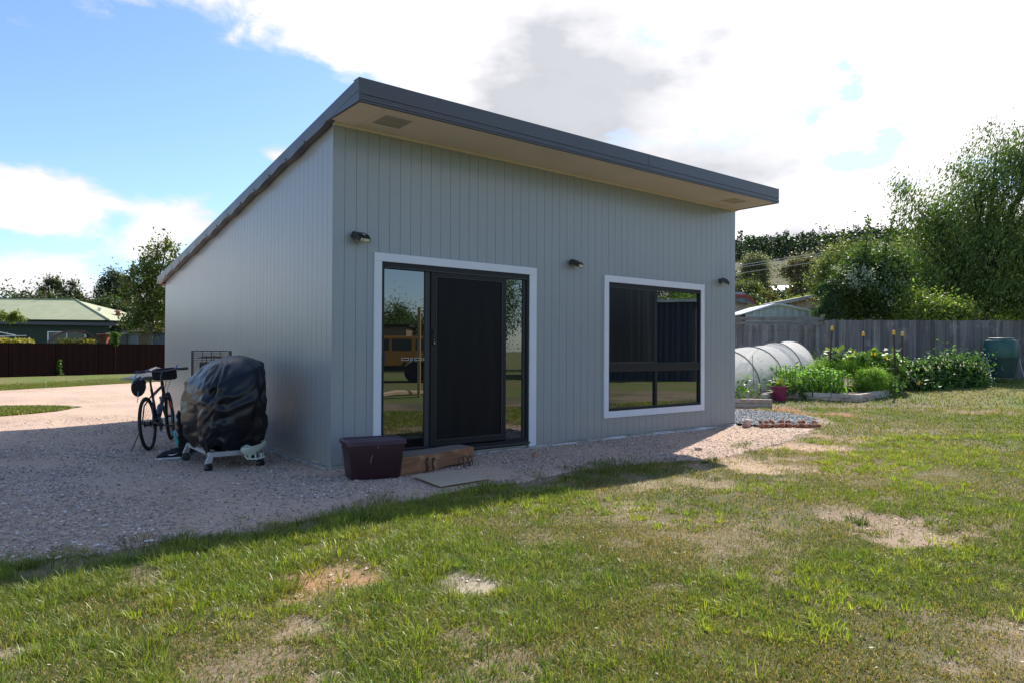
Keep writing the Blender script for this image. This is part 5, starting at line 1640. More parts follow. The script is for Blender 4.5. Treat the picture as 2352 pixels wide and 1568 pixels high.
# --- gums and other trees beyond the neighbours (right)
D = 95
tree('gum_tree', 'pale rounded gum tree standing before the wooded hill, left one', gbase(1728, D),
     [lobe(1738, 602, D, 22, 16), lobe(1720, 618, D, 15, 12), lobe(1755, 618, D, 12, 10), lobe(1735, 640, D, 22, 14), lobe(1765, 636, D, 10, 5), lobe(1708, 634, D, 11, 6), lobe(1732, 668, D, 20, 16), lobe(1760, 662, D, 10, 8), lobe(1740, 690, D, 14, 10), lobe(1762, 683, D, 8, 6)],
     210, 17000, .22, .30, [(.14, .14, .08), (.10, .11, .06), (.22, .20, .13), (.30, .28, .20), (.06, .07, .04)], 110, .45, m_bark, group='gum trees before the hill', limbs=40, weights=[.3, .25, .2, .1, .15])
tree('gum_tree', 'brownish broad gum tree standing before the wooded hill, right one', gbase(1838, D),
     [lobe(1825, 603, D, 16, 10), lobe(1856, 602, D, 17, 10), lobe(1812, 622, D, 18, 10), lobe(1845, 622, D, 20, 14), lobe(1875, 615, D, 15, 12), lobe(1830, 645, D, 20, 14), lobe(1860, 648, D, 22, 16), lobe(1828, 672, D, 16, 12), lobe(1855, 680, D, 18, 14), lobe(1885, 660, D, 16, 20)],
     240, 18000, .22, .30, [(.15, .125, .08), (.11, .10, .06), (.22, .18, .12), (.28, .24, .17), (.06, .06, .035)], 111, .45, m_bark, group='gum trees before the hill', limbs=40, weights=[.3, .25, .2, .1, .15])
D = 60
tree('round_bush', 'olive green rounded tree beyond the cream house, nearest the shed wall', gbase(1705, D), [lobe(1708, 668, D, 20, 14), lobe(1728, 665, D, 16, 12), lobe(1700, 688, D, 22, 14)], 70, 7000, .16, .2, [(.10, .115, .035), (.13, .14, .045), (.06, .075, .025)], 112, .2, group='trees beyond the cream house')
tree('round_bush', 'dark green spreading tree beyond the cream house, in the middle', gbase(1738, D - 3), [lobe(1725, 695, D - 3, 22, 13), lobe(1742, 705, D - 3, 22, 14), lobe(1715, 712, D - 3, 18, 10)], 60, 7000, .16, .2, [(.035, .055, .02), (.05, .075, .025), (.08, .095, .035)], 113, .2, group='trees beyond the cream house')
tree('round_bush', 'golden brown rounded tree beyond the cream house, farthest right', gbase(1768, D), [lobe(1763, 690, D, 20, 14), lobe(1780, 705, D, 20, 12), lobe(1755, 705, D, 16, 10)], 60, 7000, .16, .2, [(.11, .09, .03), (.08, .075, .025), (.14, .12, .04)], 114, .2, group='trees beyond the cream house')
tree('bright_shrub', 'bright lime green shrub just above the paling fence', gbase(1733, 40), [lobe(1732, 711, 40, 14, 9), lobe(1726, 718, 40, 15, 6), lobe(1742, 718, 40, 10, 6)], 50, 4000, .1, .1, [(.15, .26, .05), (.2, .32, .07), (.09, .16, .03)], 115, .08, cat='shrub')
tree('yellow_shrub', 'yellow green shrub above the ridge of the old weathered shed', gbase(1835, 48), [lobe(1815, 699, 48, 26, 6), lobe(1850, 690, 48, 22, 7), lobe(1800, 703, 48, 20, 5), lobe(1875, 692, 48, 16, 6)], 70, 5000, .12, .12, [(.22, .25, .05), (.28, .29, .06), (.12, .16, .035)], 116, .08, cat='shrub')

# ------------------------------------------------------------------ hills
def hill_profile(d, az):
    kr = sstep(az, 28, 50); kl = 1 - sstep(az, 10, 26)
    right = np.interp(d, [70, 110, 150, 190, 225, 262, 300, 400, 520, 700], [.7, 4.5, 11.5, 17, 24, 32.5, 38, 52, 56, 50])
    left = np.interp(d, [70, 110, 200, 320, 450, 520, 700], [.4, 1.0, 3, 9, 18, 20, 19])
    mid = np.interp(d, [70, 400, 700], [.5, 20, 24])
    return right * kr + left * kl + mid * (1 - kr - kl).clip(0, 1)


aa = np.radians(np.linspace(-30, 120, 200)); ddv = np.concatenate([np.linspace(62, 320, 50), np.linspace(330, 700, 30)])
AA, DD = np.meshgrid(aa, ddv); HX = CAM[0] + np.sin(AA) * DD; HY = CAM[1] + np.cos(AA) * DD
HZ = hill_profile(DD, np.degrees(AA)) + 3.0 * (fbm(HX, HY, .012, 3) - .5) * sstep(DD, 100, 250) - 1.2 * (1 - sstep(DD, 62, 90))
na, nd = len(aa), len(ddv); a = (np.arange(nd - 1)[:, None] * na + np.arange(na - 1)[None, :]).ravel()
fieldm = sstep(fbm(HX, HY, .02, 3), .4, .6)[..., None]
hc = np.array([.080, .085, .036]) * (1 - fieldm) + np.array([.105, .10, .046]) * fieldm
o = np_mesh('hill', np.stack([HX, HY, HZ], -1).reshape(-1, 3), np.stack([a, a + 1, a + na + 1, a + na], 1).ravel(), np.arange(len(a)) * 4, np.full(len(a), 4), ground_mat('hill_grass', sc1=.5, sc2=.1, amt=.25, bump=.1), hc.reshape(-1, 3), smooth=True)
tag(o, 'hillside with dry paddocks behind the houses', 'hill', kind='structure')


def hill_z(x, y):
    d = np.hypot(x - CAM[0], y - CAM[1]); az = np.degrees(np.arctan2(x - CAM[0], y - CAM[1]))
    return hill_profile(d, az) + 3.0 * (fbm(x, y, .012, 3) - .5) * sstep(d, 100, 250)


def forest(name, label, az0, az1, d0, d1, n, h, rad, cols, seed, per=46, conic=True, leaf=1.5):
    q = np.random.default_rng(seed); az = np.radians(q.uniform(az0, az1, n)); d = q.uniform(d0, d1, n)
    x = CAM[0] + np.sin(az) * d; y = CAM[1] + np.cos(az) * d; z = hill_z(x, y); hh = h * np.exp(.16 * q.standard_normal(n)); rr = rad * hh / h
    i = np.repeat(np.arange(n), per); m_ = len(i); f = q.random(m_) ** .8; a = q.random(m_) * 6.283
    prof = (1 - f) ** .75 * (.75 + .35 * np.sin(f * 25 + i)) + .08 if conic else np.sqrt(np.clip(1 - (2 * f - 1.0) ** 2, 0, 1)) * .95 + .08
    r3 = rr[i] * prof * (.6 + .4 * q.random(m_))
    P = np.stack([x[i] + np.cos(a) * r3, y[i] + np.sin(a) * r3, z[i] - .5 + hh[i] * (f * .96 + .02)], 1)
    c = palette(m_, cols, .16, None, seed) * (1 + .25 * q.standard_normal(n))[i][:, None].clip(.5, 1.7)
    c = c
    o = quads(name, leaves(P, leaf, seed, .7, .5), m_leaf, c)
    return tag(o, label, 'forest', kind='stuff')


forest('pine_forest', 'dark pine plantation covering the top of the hill at the right', 50, 84, 268, 430, 1900, 8.5, 2.2, [(.013, .026, .017), (.018, .034, .020), (.026, .043, .023)], 201, 90, leaf=.85)
forest('distant_woods', 'far bushland along the low ridge at the left', -8, 30, 300, 470, 1100, 6.5, 4, [(.035, .05, .028), (.05, .065, .035), (.07, .075, .04)], 202, 80, False, leaf=1.1)
# trees on the slope below the paddock
for i, (px, D, r_, lab) in enumerate(((1700, 205, 16, 'nearest the shed wall'), (1762, 215, 11, 'left of the paddock gap'), (1776, 225, 12, 'tallest, in the paddock gap'), (1806, 210, 12, 'right of the paddock gap'), (1822, 205, 13, 'behind the brownish gum'), (1758, 160, 15, 'beside the white cottage'))):
    py = {0: 650, 1: 660, 2: 650, 3: 655, 4: 652, 5: 694}[i]
    c = at(px, py, D); bs = (c.x, c.y, float(hill_z(c.x, c.y)))
    tree('round_tree', 'dark round tree below the hill paddock, ' + lab, bs, [lobe(px, py - 4, D, r_, 12), lobe(px, py + 4, D, r_ * 1.1, 10)], 40, 2600, .8, 1.0, [(.025, .045, .025), (.035, .06, .03), (.06, .085, .04)], 210 + i, .4, m_barkd, group='dark trees on the hillside', limbs=4)
forest('slope_scrub', 'scrub and small trees on the lower slope at the right', 50, 84, 100, 148, 210, 3.4, 2.6, [(.03, .045, .02), (.045, .06, .024), (.065, .07, .03), (.022, .036, .017)], 203, 80, False, leaf=1.1)

# cottages on the hill
m_wwall = M('white_wall', (.72, .75, .80), .6); m_wroof = M('pale_roof', (.62, .68, .74), .4); m_dglass = M('dark_window', (.02, .025, .03), .15)


def cottage(px, py, D, w_, h_, rise, dep, label, rz=None, name='cottage', group=None, wm=None, rm=None):
    c = at(px, py, D); t = thing(name, label, 'house', c, -YAW if rz is None else rz, group)
    b = MB(); b.box(-w_ / 2, w_ / 2, 0, dep, -3, h_); b.build('wall', wm or m_wwall, t)
    b = MB(); b.prism([(-.3, h_ + .002), (dep + .3, h_ + .002), (dep / 2, h_ + rise)], -w_ / 2 - .3, w_ / 2 + .3, 'x'); b.build('roof', rm or m_wroof, t)
    nw = max(2, int(w_ / 2.4))
    for i in range(nw):
        x = -w_ / 2 + w_ * (i + .5) / nw; b = MB(); b.box(x - .45, x + .45, -.03, .0, h_ * .35, h_ * .8); b.build('window', m_dglass, t)
    return t


cottage(1757, 684, 150, 5.0, 2.0, 1.2, 5, 'small white cottage with a pale roof on the hill, left one', rz=-YAW + R(35), group='cottages on the hill')
cottage(1800, 688, 150, 12.5, 2.0, 1.2, 6, 'long low white house with a pale roof on the hill, right one', group='cottages on the hill')

# ------------------------------------------------------------------ power lines
m_cable = M('cable', (.55, .55, .55), .5)
for i, (y0, y1, y2) in enumerate(((677 - 52, 592 - 9, 560), (689 - 58, 598 - 10, 566), (700 - 57, 612 - 10, 580))):
    a0 = at(1640, [620, 625, 638][i], 70); a1 = at(1900, [577, 583, 597][i], 62); a2 = at(2420, [540, 545, 556][i], 50)
    b = MB(); pts = []
    for f in np.linspace(0, 1, 30): pts.append(a0.lerp(a2, f) + (a1 - a0.lerp(a2, .35)) * (4 * f * (1 - f) * .9))
    b.tube(pts, .022, 4); o = b.build('power_line', m_cable); tag(o, 'overhead power line across the hill, %s wire' % ['upper', 'middle', 'lower'][i], 'power line', 'power lines across the hill')
b = MB(); pts = []
A_, B3 = at(1700, 715, 40), at(2080, 640, 36)
for f in np.linspace(0, 1, 30): pts.append(A_.lerp(B3, f) - Vector((0, 0, .5 * 4 * f * (1 - f))))
b.tube(pts, .009, 4); o = b.build('service_line', m_cable); tag(o, 'thin cable sagging from the cream house up to the right across the trees', 'power line')

# ------------------------------------------------------------------ neighbours at the right
m_cream = M('cream_boards', (.62, .52, .40), .7, (.56, .46, .36), 3, bump=.1); m_redf = M('red_fascia', (.36, .06, .045), .5); m_cor = M('corrugated_old', (.42, .45, .46), .55, (.30, .29, .28), 2, (6, 6, 1), metal=.3)
m_oldroof = M('lichen_roof', (.36, .36, .38), .8, (.17, .12, .10), 2.5, (1, 1, 1), bump=.4, bscale=9, lo=.45, hi=.6); m_oldwall = M('old_sheet_wall', (.40, .33, .26), .85, (.22, .15, .11), 2.4, lo=.42, hi=.62)
# cream house with red barge
D = 34; c = at(1668, 740, D)
t = thing('cream_house', 'cream weatherboard house with a red barge board peeping past the shed wall', 'house', (c.x, c.y, .4), -YAW)
k = D / FPX
zc = lambda py: 1.27 + (808 - py) * k - .4
b = MB(); b.prism([(-3.2, 0), ((1716 - 1668) * k, 0), ((1716 - 1668) * k, zc(712)), ((1716 - 1668) * k, zc(700)), ((1702 - 1668) * k, zc(690)), (-3.2, zc(690))], 0, 6, 'y'); b.build('wall', m_cream, t)
b = MB(); b.prism([(-3.4, zc(683)), ((1708 - 1668) * k, zc(683)), ((1737 - 1668) * k, zc(706)), ((1735 - 1668) * k, zc(709)), ((1706 - 1668) * k, zc(689)), (-3.4, zc(689))], -.5, -.45, 'y'); b.build('barge_board', m_redf, t)
b = MB(); b.prism([(-3.4, zc(676)), ((1700 - 1668) * k, zc(677)), ((1737 - 1668) * k, zc(705.5)), ((1708 - 1668) * k, zc(682.6)), (-3.4, zc(682.6))], -.45, 6.2, 'y'); b.build('roof', m_cor, t)
b = MB(); b.box((1696 - 1668) * k, (1700 - 1668) * k, -.12, -.0, zc(697), zc(691)); b.box((1703 - 1668) * k, (1709 - 1668) * k, -.2, -.02, zc(701), zc(694)); b.build('flood_light', m_black, t, bevel=.01)
# dark carport beam
D = 31; k = D / FPX; c = at(1704, 740, D); t = thing('carport', 'low dark open carport roof behind the little corrugated shed', 'carport', (c.x, c.y, .4), -YAW)
m_dk = M('dark_timber', (.035, .022, .018), .8)
b = MB(); b.prism([(0, 1.27 + (808 - 722) * k - .4), (0, 1.27 + (808 - 718) * k - .4), ((1890 - 1704) * k, 1.27 + (808 - 712) * k - .4), ((1890 - 1704) * k, 1.27 + (808 - 716) * k - .4)], 0, 3, 'y'); b.build('roof', m_dk, t)
b = MB(); b.box(0.1, (1888 - 1704) * k, .3, .4, 1.27 + (808 - 740) * k - .4, 1.27 + (808 - 724) * k - .4); b.build('beam', m_dk, t)
for x in (.1, (1885 - 1704) * k): b = MB(); b.box(x, x + .1, .1, .2, -.3, 1.27 + (808 - 723) * k - .4); b.build('carport_post', m_dk, t)
# weathered old shed
D = 38; k = D / FPX; c = at(1778, 740, D); t = thing('old_outbuilding', 'weathered outbuilding with a lichen stained skillion roof above the fence', 'outbuilding', (c.x, c.y, .45), -YAW)
zc = lambda py: 1.27 + (808 - py) * k - .45
xx = lambda px: (px - 1778) * k
b = MB(); b.prism([(xx(1782), -.3), (xx(1915), -.3), (xx(1915), zc(686)), (xx(1893), zc(684)), (xx(1782), zc(704))], 0, 5, 'y'); b.build('wall', m_oldwall, t)
b = MB(); b.prism([(xx(1777), zc(707)), (xx(1777), zc(699)), (xx(1888), zc(677)), (xx(1920), zc(681)), (xx(1920), zc(687)), (xx(1890), zc(684))], -.3, 5.2, 'y'); b.build('roof', m_oldroof, t)
# little corrugated garden shed with a shallow gable
D = 26; k = D / FPX; c = at(1715, 740, D); t = thing('corrugated_shed', 'small silver corrugated shed with a shallow gable just behind the fence', 'shed', (c.x, c.y, .5), -YAW)
zc = lambda py: 1.27 + (808 - py) * k - .5
xx = lambda px: (px - 1715) * k
b = MB(); N = 60; vs = []
for i in range(N * 2 + 1):
    px = 1712 + (1878 - 1712) * i / (N * 2); top_ = np.interp(px, [1705, 1778, 1880], [726, 704, 720]); o_ = .05 if (i // 6) % 2 else 0
    vs += [(xx(px), o_, -.5), (xx(px), o_, zc(top_ + 2))]
b.add(vs, [(i * 2, i * 2 + 2, i * 2 + 3, i * 2 + 1) for i in range(N * 2)]); b.build('wall', M('silver_sheet', (.50, .56, .58), .45, (.42, .46, .47), 2, metal=.2), t)
b = MB(); b.prism([(xx(1700), zc(728)), (xx(1700), zc(726)), (xx(1778), zc(701)), (xx(1790), zc(701)), (xx(1882), zc(720)), (xx(1882), zc(722)), (xx(1784), zc(704))], -.12, 2.6, 'y'); b.build('roof', m_wroof, t)
# something silver through the tree gap
D = 30; c = at(2295, 735, D); t = thing('rear_building', 'pale slatted building glimpsed under the weeping tree', 'building', (c.x, c.y, .5), -YAW)
b = MB(); b.box(-.7, .9, 0, 3, 0, 1.95); b.build('wall', M('pale_wall2', (.55, .58, .62), .6), t)
b = MB()
for i in range(5): b.box(-.65, .85, -.03, -.005, 1.35 + i * .11, 1.41 + i * .11)
b.build('slat', M('slat_dark', (.10, .09, .09), .7), t)
b = MB(); b.box(-.8, 1.0, -.2, 3.2, 1.951, 2.02); b.build('roof', m_wroof, t)

# ================================================================== VEGETABLE GARDEN
m_brick = M('garden_block', (.50, .46, .41), .85, (.40, .35, .31), 7, bump=.4, bscale=18, attr='Col')


def block_wall(parent, pts, courses=2, bl=.39, bh=.095, bd=.14, seed=0):
    r2 = random.Random(seed); b = MB(); cols = []
    for c_i in range(courses):
        for (p, q) in zip(pts[:-1], pts[1:]):
            p = Vector(p[:2]).to_3d(); q = Vector(q[:2]).to_3d(); d = q - p; L_ = d.length; d.normalize(); n2 = Vector((-d.y, d.x, 0)); u = -(.19 if c_i % 2 else 0) + .0
            while u < L_ - .02:
                a_, e_ = max(u, 0) + .003, min(u + bl * r2.uniform(.95, 1.04), L_) - .003
                if e_ - a_ > .04:
                    m_ = p + d * (a_ + e_) / 2; z = gz(m_.x, m_.y) + c_i * bh - .02 + r2.uniform(-.004, .004); o_ = r2.uniform(-.008, .008)
                    T = Matrix(((d.x, n2.x, 0, p.x), (d.y, n2.y, 0, p.y), (0, 0, 1, 0), (0, 0, 0, 1)))
                    b.box(a_, e_, o_, o_ + bd, z + .002, z + bh - .003, T=T)
                    s_ = r2.uniform(.78, 1.12); tint = r2.random() < .3
                    cols += [(s_ * (1.08 if tint else 1), s_ * (.94 if tint else 1), s_ * (.88 if tint else 1))] * 8
                u += bl
    o = b.build('block_edging', m_brick, parent, bevel=.004)
    a = o.data.color_attributes.new('Col', 'FLOAT_COLOR', 'POINT'); a.data.foreach_set('color', np.concatenate([np.array(cols), np.ones((len(cols), 1))], 1).astype(np.float32).ravel())
    return o


m_soil = M('bed_soil', (.09, .06, .045), .95, (.14, .10, .07), 9, bump=.5, bscale=25)
c0 = gnd(1765, 911); c1 = gnd(1976, 923); c2 = gnd(2073, 903); c3 = wp(11.35, 19.3); c4 = wp(9.2, 20.6); c5 = wp(8.0, 19.8)
bed = thing('raised_bed', 'vegetable bed edged with two courses of grey concrete blocks', 'garden bed')
block_wall(bed, [c0, c1, c2], 2, seed=1)
block_wall(bed, [gnd(2070, 893), gnd(2118, 881)], 2, seed=3)
mid = (c0 + c1) / 2
b = MB(); S_ = [c0 + Vector((.05, .15, 0)), c1 + Vector((-.02, .12, 0)), c2 + Vector((.0, .05, 0)), c3, c4, c5]
b.add([(p.x, p.y, gz(p.x, p.y) + .13) for p in S_], [tuple(range(6))]); b.build('bed_soil', m_soil, bed)
bed2 = thing('raised_bed', 'block edged bed under the white net tunnels', 'garden bed')
n0 = wp(4.9, 15.0); n1 = wp(5.62, 14.95); n2_ = wp(6.15, 15.6); n3 = wp(7.3, 17.3); n4 = wp(5.5, 18.6)
block_wall(bed2, [wp(4.0, 15.25), n1], 2, seed=5)
block_wall(bed2, [wp(5.85, 15.9), wp(7.5, 17.9)], 2, seed=6)

# --- net tunnels
m_net = bpy.data.materials.new('white_net'); m_net.use_nodes = True
w = NT(m_net.node_tree); w.n.clear(); out = w.node('ShaderNodeOutputMaterial')
df = w.node('ShaderNodeBsdfDiffuse'); w.put(df.inputs[0], (.95, .93, .90)); tl = w.node('ShaderNodeBsdfTranslucent'); w.put(tl.inputs[0], (.95, .92, .89)); tp = w.node('ShaderNodeBsdfTransparent')
m1 = w.node('ShaderNodeMixShader'); m1.inputs[0].default_value = .5; w.l.new(df.outputs[0], m1.inputs[1]); w.l.new(tl.outputs[0], m1.inputs[2])
m2 = w.node('ShaderNodeMixShader'); tc = w.node('ShaderNodeTexCoord'); w.put(m2.inputs[0], w.m('ADD', .50, w.m('MULTIPLY', w.noise(tc.outputs['Object'], 2.2, 4), .26)))
w.l.new(tp.outputs[0], m2.inputs[1]); w.l.new(m1.outputs[0], m2.inputs[2]); w.l.new(m2.outputs[0], out.inputs[0])
m_hoop = M('poly_pipe', (.14, .14, .15), .4)


def tunnel(label, hoops, half, height, dark=False):
    t = thing('net_tunnel', label, 'net tunnel', (0, 0, 0), 0, 'white net tunnels')
    rings = []
    ax = (hoops[-1] - hoops[0]); ax.z = 0; ax.normalize(); sd_ = Vector((ax.y, -ax.x, 0))
    for i, c in enumerate(hoops):
        zz = gz(c.x, c.y) - .02; pts = []
        for a in np.linspace(0, math.pi, 21):
            pts.append(Vector((c.x, c.y, zz)) + sd_ * (half * math.cos(a)) + Vector((0, 0, height * math.sin(a) ** .85)))
        b = MB(); b.tube(pts, .014, 6); b.build('hoop', m_hoop, t, smooth=True); rings.append(pts)
    b = MB(); vs = []; fine_r = []
    for i in range(len(rings) - 1):
        for f in np.linspace(0, 1, 7)[: -1 if i < len(rings) - 2 else None]:
            sag = .022 * math.sin(math.pi * f)
            rr = []
            for k2, (p, q) in enumerate(zip(rings[i], rings[i + 1])):
                v = p.lerp(q, f); s_ = math.sin(k2 / 20 * math.pi)
                rr.append(v + Vector((0, 0, -.012 - sag * s_ + .006 * math.sin(k2 * 1.9 + i + f * 5))) - sd_ * (.012 * math.cos(k2 / 20 * math.pi)))
            fine_r.append(rr)
    loft_v = [p for r5 in fine_r for p in r5]; m5 = 21
    b.add(loft_v, [(i * m5 + j, i * m5 + j + 1, (i + 1) * m5 + j + 1, (i + 1) * m5 + j) for i in range(len(fine_r) - 1) for j in range(m5 - 1)])
    # gathered ends
    for rr, s_ in ((fine_r[0], -1), (fine_r[-1], 1)):
        c = (rr[0] + rr[-1]) / 2 + ax * s_ * .75; c.z = gz(c.x, c.y) + .05; vs = list(rr) + [rr[k2].lerp(c, .5) + Vector((0, 0, .03 * math.sin(k2 * 2))) for k2 in range(m5)] + [c]
        b.add(vs, [(k2, k2 + 1, m5 + k2 + 1, m5 + k2) for k2 in range(m5 - 1)] + [(m5 + k2, m5 + k2 + 1, 2 * m5) for k2 in range(m5 - 1)])
    b.build('net', m_net, t, smooth='all')
    return t


def pk(xc, D): return wp(xc, D)


tunnel('long white net tunnel on grey hoops beside the shed', [pk(3.1, 14.8), pk(4.15, 16.05), pk(5.25, 17.3), pk(6.3, 18.5), pk(7.35, 19.7)], .98, 1.10)
tunnel('short white net tunnel behind the long one, against the fence', [pk(7.3, 19.3), pk(8.15, 20.4)], .80, 1.16)
# leafy crop inside the tunnel
q = np.random.default_rng(5); P = []
for i in range(60):
    f = q.random(); c = pk(3.9 + 3.6 * f + q.normal(0, .3), 14.9 + 4.4 * f + q.normal(0, .3)); rr = q.uniform(.1, .2)
    m_ = 60; v = q.standard_normal((m_, 3)) * np.array([rr, rr, rr * .7]); P.append(v + np.array([c.x, c.y, c.z + .25]))
P = np.concatenate(P)
tag(quads('tunnel_crop', leaves(P, .10, 4, .75, .6), m_leafg, palette(len(P), [(.09, .15, .05), (.14, .22, .07), (.06, .10, .035)], .15, None, 5)), 'leafy greens growing under the net tunnel', 'vegetables', kind='stuff')

def flowers(par, lobes, n, r, cols, seed):
    q = np.random.default_rng(seed)
    for i in range(n):
        l = lobes[i % len(lobes)]; v = q.standard_normal(3); v /= np.linalg.norm(v); v[2] = abs(v[2]) * .8 + .1
        c = np.array(l[:3]) + v * np.array(l[3:6]) - np.array(par.location)
        a = np.linspace(0, 2 * math.pi, 7)[:-1]; V = []
        for t_ in a:
            o1 = np.array([math.cos(t_), -.4, math.sin(t_)]) * r; o2 = np.array([math.cos(t_ + .5), -.2, math.sin(t_ + .5)]) * r * .5; o3 = np.array([math.cos(t_ - .5), -.2, math.sin(t_ - .5)]) * r * .5
            V.append([c, c + o2, c + o1, c + o3])
        quads('flower', np.array(V), m_leaf, palette(6, cols, .08, None, seed + i), par)


# --- corn
m_corn = M('corn_leaf', (1.7, 1.7, 1.4), .55, attr='Col', spec=.22, transl=.5)


def corn_plant(seed, h=.78):
    q = np.random.default_rng(seed); t = thing('corn_plant', 'x', 'corn plant', (0, 0, 0))
    b = MB(); b.tube([(0, 0, 0), (.01, 0, h * .5), (0, .01, h * .9)], [.013, .011, .006], 7); b.build('stalk', m_stem, t)
    V = []
    for i in range(12):
        z = h * (.10 + .8 * i / 12); a = i * 2.6 + q.normal(0, .5); L_ = q.uniform(.28, .46) * (1 - .25 * i / 12); dx, dy = math.cos(a), math.sin(a); sx, sy = -dy, dx; up0 = q.uniform(.6, 1.1)
        pr = None
        for k2 in range(7):
            f = k2 / 6; r_ = L_ * f * .75; zz = z + L_ * (up0 * f - 1.25 * f * f); ww = .024 * math.sin(math.pi * min(.96, .18 + f * .82)) + .002
            c = np.array([dx * r_, dy * r_, zz]); tw = .35 * math.sin(f * 3 + i)
            s_ = np.array([sx, sy, tw]) * ww; cur = (c - s_, c + s_)
            if pr is not None: V.append([pr[0], pr[1], cur[1], cur[0]])
            pr = cur
    V = np.array(V)
    cc = palette(len(V) // 6, [(.13, .24, .035), (.17, .29, .045), (.10, .18, .03)], .12, None, seed).repeat(6, 0)
    quads('leaves', V, m_corn, cc, t, True)
    return t


def dup(root, loc, rz, label, sc_=1.0):
    r2 = root.copy(); COL.objects.link(r2); r2.location = loc; r2.rotation_euler = (0, 0, rz); r2.scale = (sc_,) * 3; r2['label'] = label
    for ch in list(root.children):
        c = ch.copy(); COL.objects.link(c); c.parent = r2
    return r2


cp = [corn_plant(i) for i in range(4)]
CL = 'leafy green corn plant in the crowded patch in the block edged bed'
spots = []
q = random.Random(3)
for row, (dy, n_) in enumerate(((.28, 14), (.50, 14), (.75, 13), (1.05, 12), (1.3, 10))):
    for i in range(n_):
        f = .30 + .62 * (i + q.uniform(-.25, .25)) / (n_ - 1)
        p = c0.lerp(c1, f) + Vector((VF[0], VF[1], 0)) * dy + Vector((q.uniform(-.05, .05), q.uniform(-.05, .05), 0)); spots.append((p, q.uniform(.66, .86)))
for i, (p, s_) in enumerate(spots):
    loc = (p.x, p.y, gz(p.x, p.y) + .12)
    if i < 4: o = cp[i]; o.location = loc; o.rotation_euler = (0, 0, q.uniform(0, 6)); o.scale = (s_,) * 3; o['label'] = CL
    else: o = dup(cp[i % 4], loc, q.uniform(0, 6), CL, s_)
    o['group'] = 'corn plants in the bed'


def blob_plant(name, label, cat, base, lobes, nc, n, leaf, sig, cols, seed, aspect=.6, group=None, mat=None, up=.5, stem=.02, **kw):
    return tree(name, label, base, lobes, nc, n, leaf, sig, cols, seed, stem, m_stem, group, cat, 0, aspect, 12, .4, mat, None, up, **kw)


# feathery fennel / carrot foliage behind and right of the corn
D = 17.6
blob_plant('feathery_herb', 'soft feathery bright green herb clump behind the corn', 'herb', gbase(1930, D), [lobe(1885, 845, D, 24, 13), lobe(1925, 842, D, 34, 17), lobe(1965, 850, D, 32, 17), lobe(1900, 860, D, 28, 18)], 260, 18000, .055, .06, [(.22, .35, .045), (.29, .42, .06), (.15, .25, .035)], 301, .16)
D = 16.9
blob_plant('feathery_herb', 'feathery yellow green herb clump at the right end of the corn', 'herb', gbase(2005, D), [lobe(2000, 872, D, 30, 26), lobe(2022, 880, D, 22, 20), lobe(1985, 885, D, 26, 22), lobe(2010, 860, D, 22, 12)], 260, 18000, .055, .055, [(.19, .31, .045), (.25, .38, .055), (.13, .22, .035)], 302, .16)
# big grey green leaf and small seedlings at the near left corner of the bed
D = 16.3
blob_plant('rhubarb', 'broad dark leaf and seedlings at the near left corner of the bed', 'vegetable plant', gbase(1790, D), [lobe(1784, 882, D, 12, 9), lobe(1800, 886, D, 10, 8), lobe(1815, 892, D, 12, 7), lobe(1835, 895, D, 12, 9)], 16, 170, .14, .05, [(.06, .12, .06), (.12, .20, .05)], 303, .65)
# climbing squash on the stakes
D = 17.8
tree('squash_vine', 'sprawling squash vine with big leaves climbing the stakes and strings', gbase(2020, D),
     [lobe(2030, 860, D, 28, 30), lobe(2055, 860, D, 24, 30), lobe(2010, 864, D, 22, 20), lobe(2010, 812, D, 7, 15, wgt=1.0), lobe(2015, 832, D, 9, 14, wgt=1.0), lobe(2052, 824, D, 20, 7), lobe(1965, 821, D, 42, 4, wgt=1.2), lobe(1925, 822, D, 16, 5), lobe(1990, 842, D, 18, 10), lobe(2040, 884, D - .6, 26, 15), lobe(1910, 810, D, 6, 5)],
     300, 2500, .125, .055, [(.10, .17, .045), (.15, .23, .06), (.07, .12, .035), (.20, .27, .08)], 304, .012, m_stem, cat='squash vine', aspect=.95, mat=m_leafg, limbs=60, up=.7, shell=.2)
flowers(bpy.data.objects['squash_vine'], [lobe(2030, 840, D - .3, 35, 30), lobe(1960, 814, D - .2, 45, 8), lobe(1915, 806, D, 8, 5)], 9, .06, [(.6, .34, .02)], 7)
# potato / dahlia mounds, shaded
for i, (px, w_, D, lab) in enumerate(((2098, 36, 18.6, 'nearest the stakes'), (2140, 40, 18.9, 'second from the stakes'), (2182, 40, 19.1, 'third from the stakes'), (2220, 34, 19.3, 'nearest the green tumbler'))):
    top_ = (834, 828, 822, 828)[i]
    t = blob_plant('dahlia_bush', 'dark bushy flowering plant beside the bed, ' + lab, 'bush', gbase(px, D), [lobe(px, top_ + 22, D, w_ * .8, 24), lobe(px, top_ + 42, D, w_, 26), lobe(px - 8, top_ + 58, D - .3, w_ * .9, 18)], 150, 8000, .085, .10, [(.04, .085, .025), (.06, .12, .035), (.09, .16, .045)], 310 + i, .55, 'bushy plants beside the bed')
    flowers(t, [lobe(px, top_ + 20, D - .5, w_ * .8, 20)], 11, .05, [(.5, .48, .42)], 50 + i)

# --- star picket stakes with yellow caps
m_stk = M('rusty_stake', (.085, .045, .03), .8, (.05, .03, .022), 6); m_cap = M('yellow_cap', (.80, .42, .03), .45)


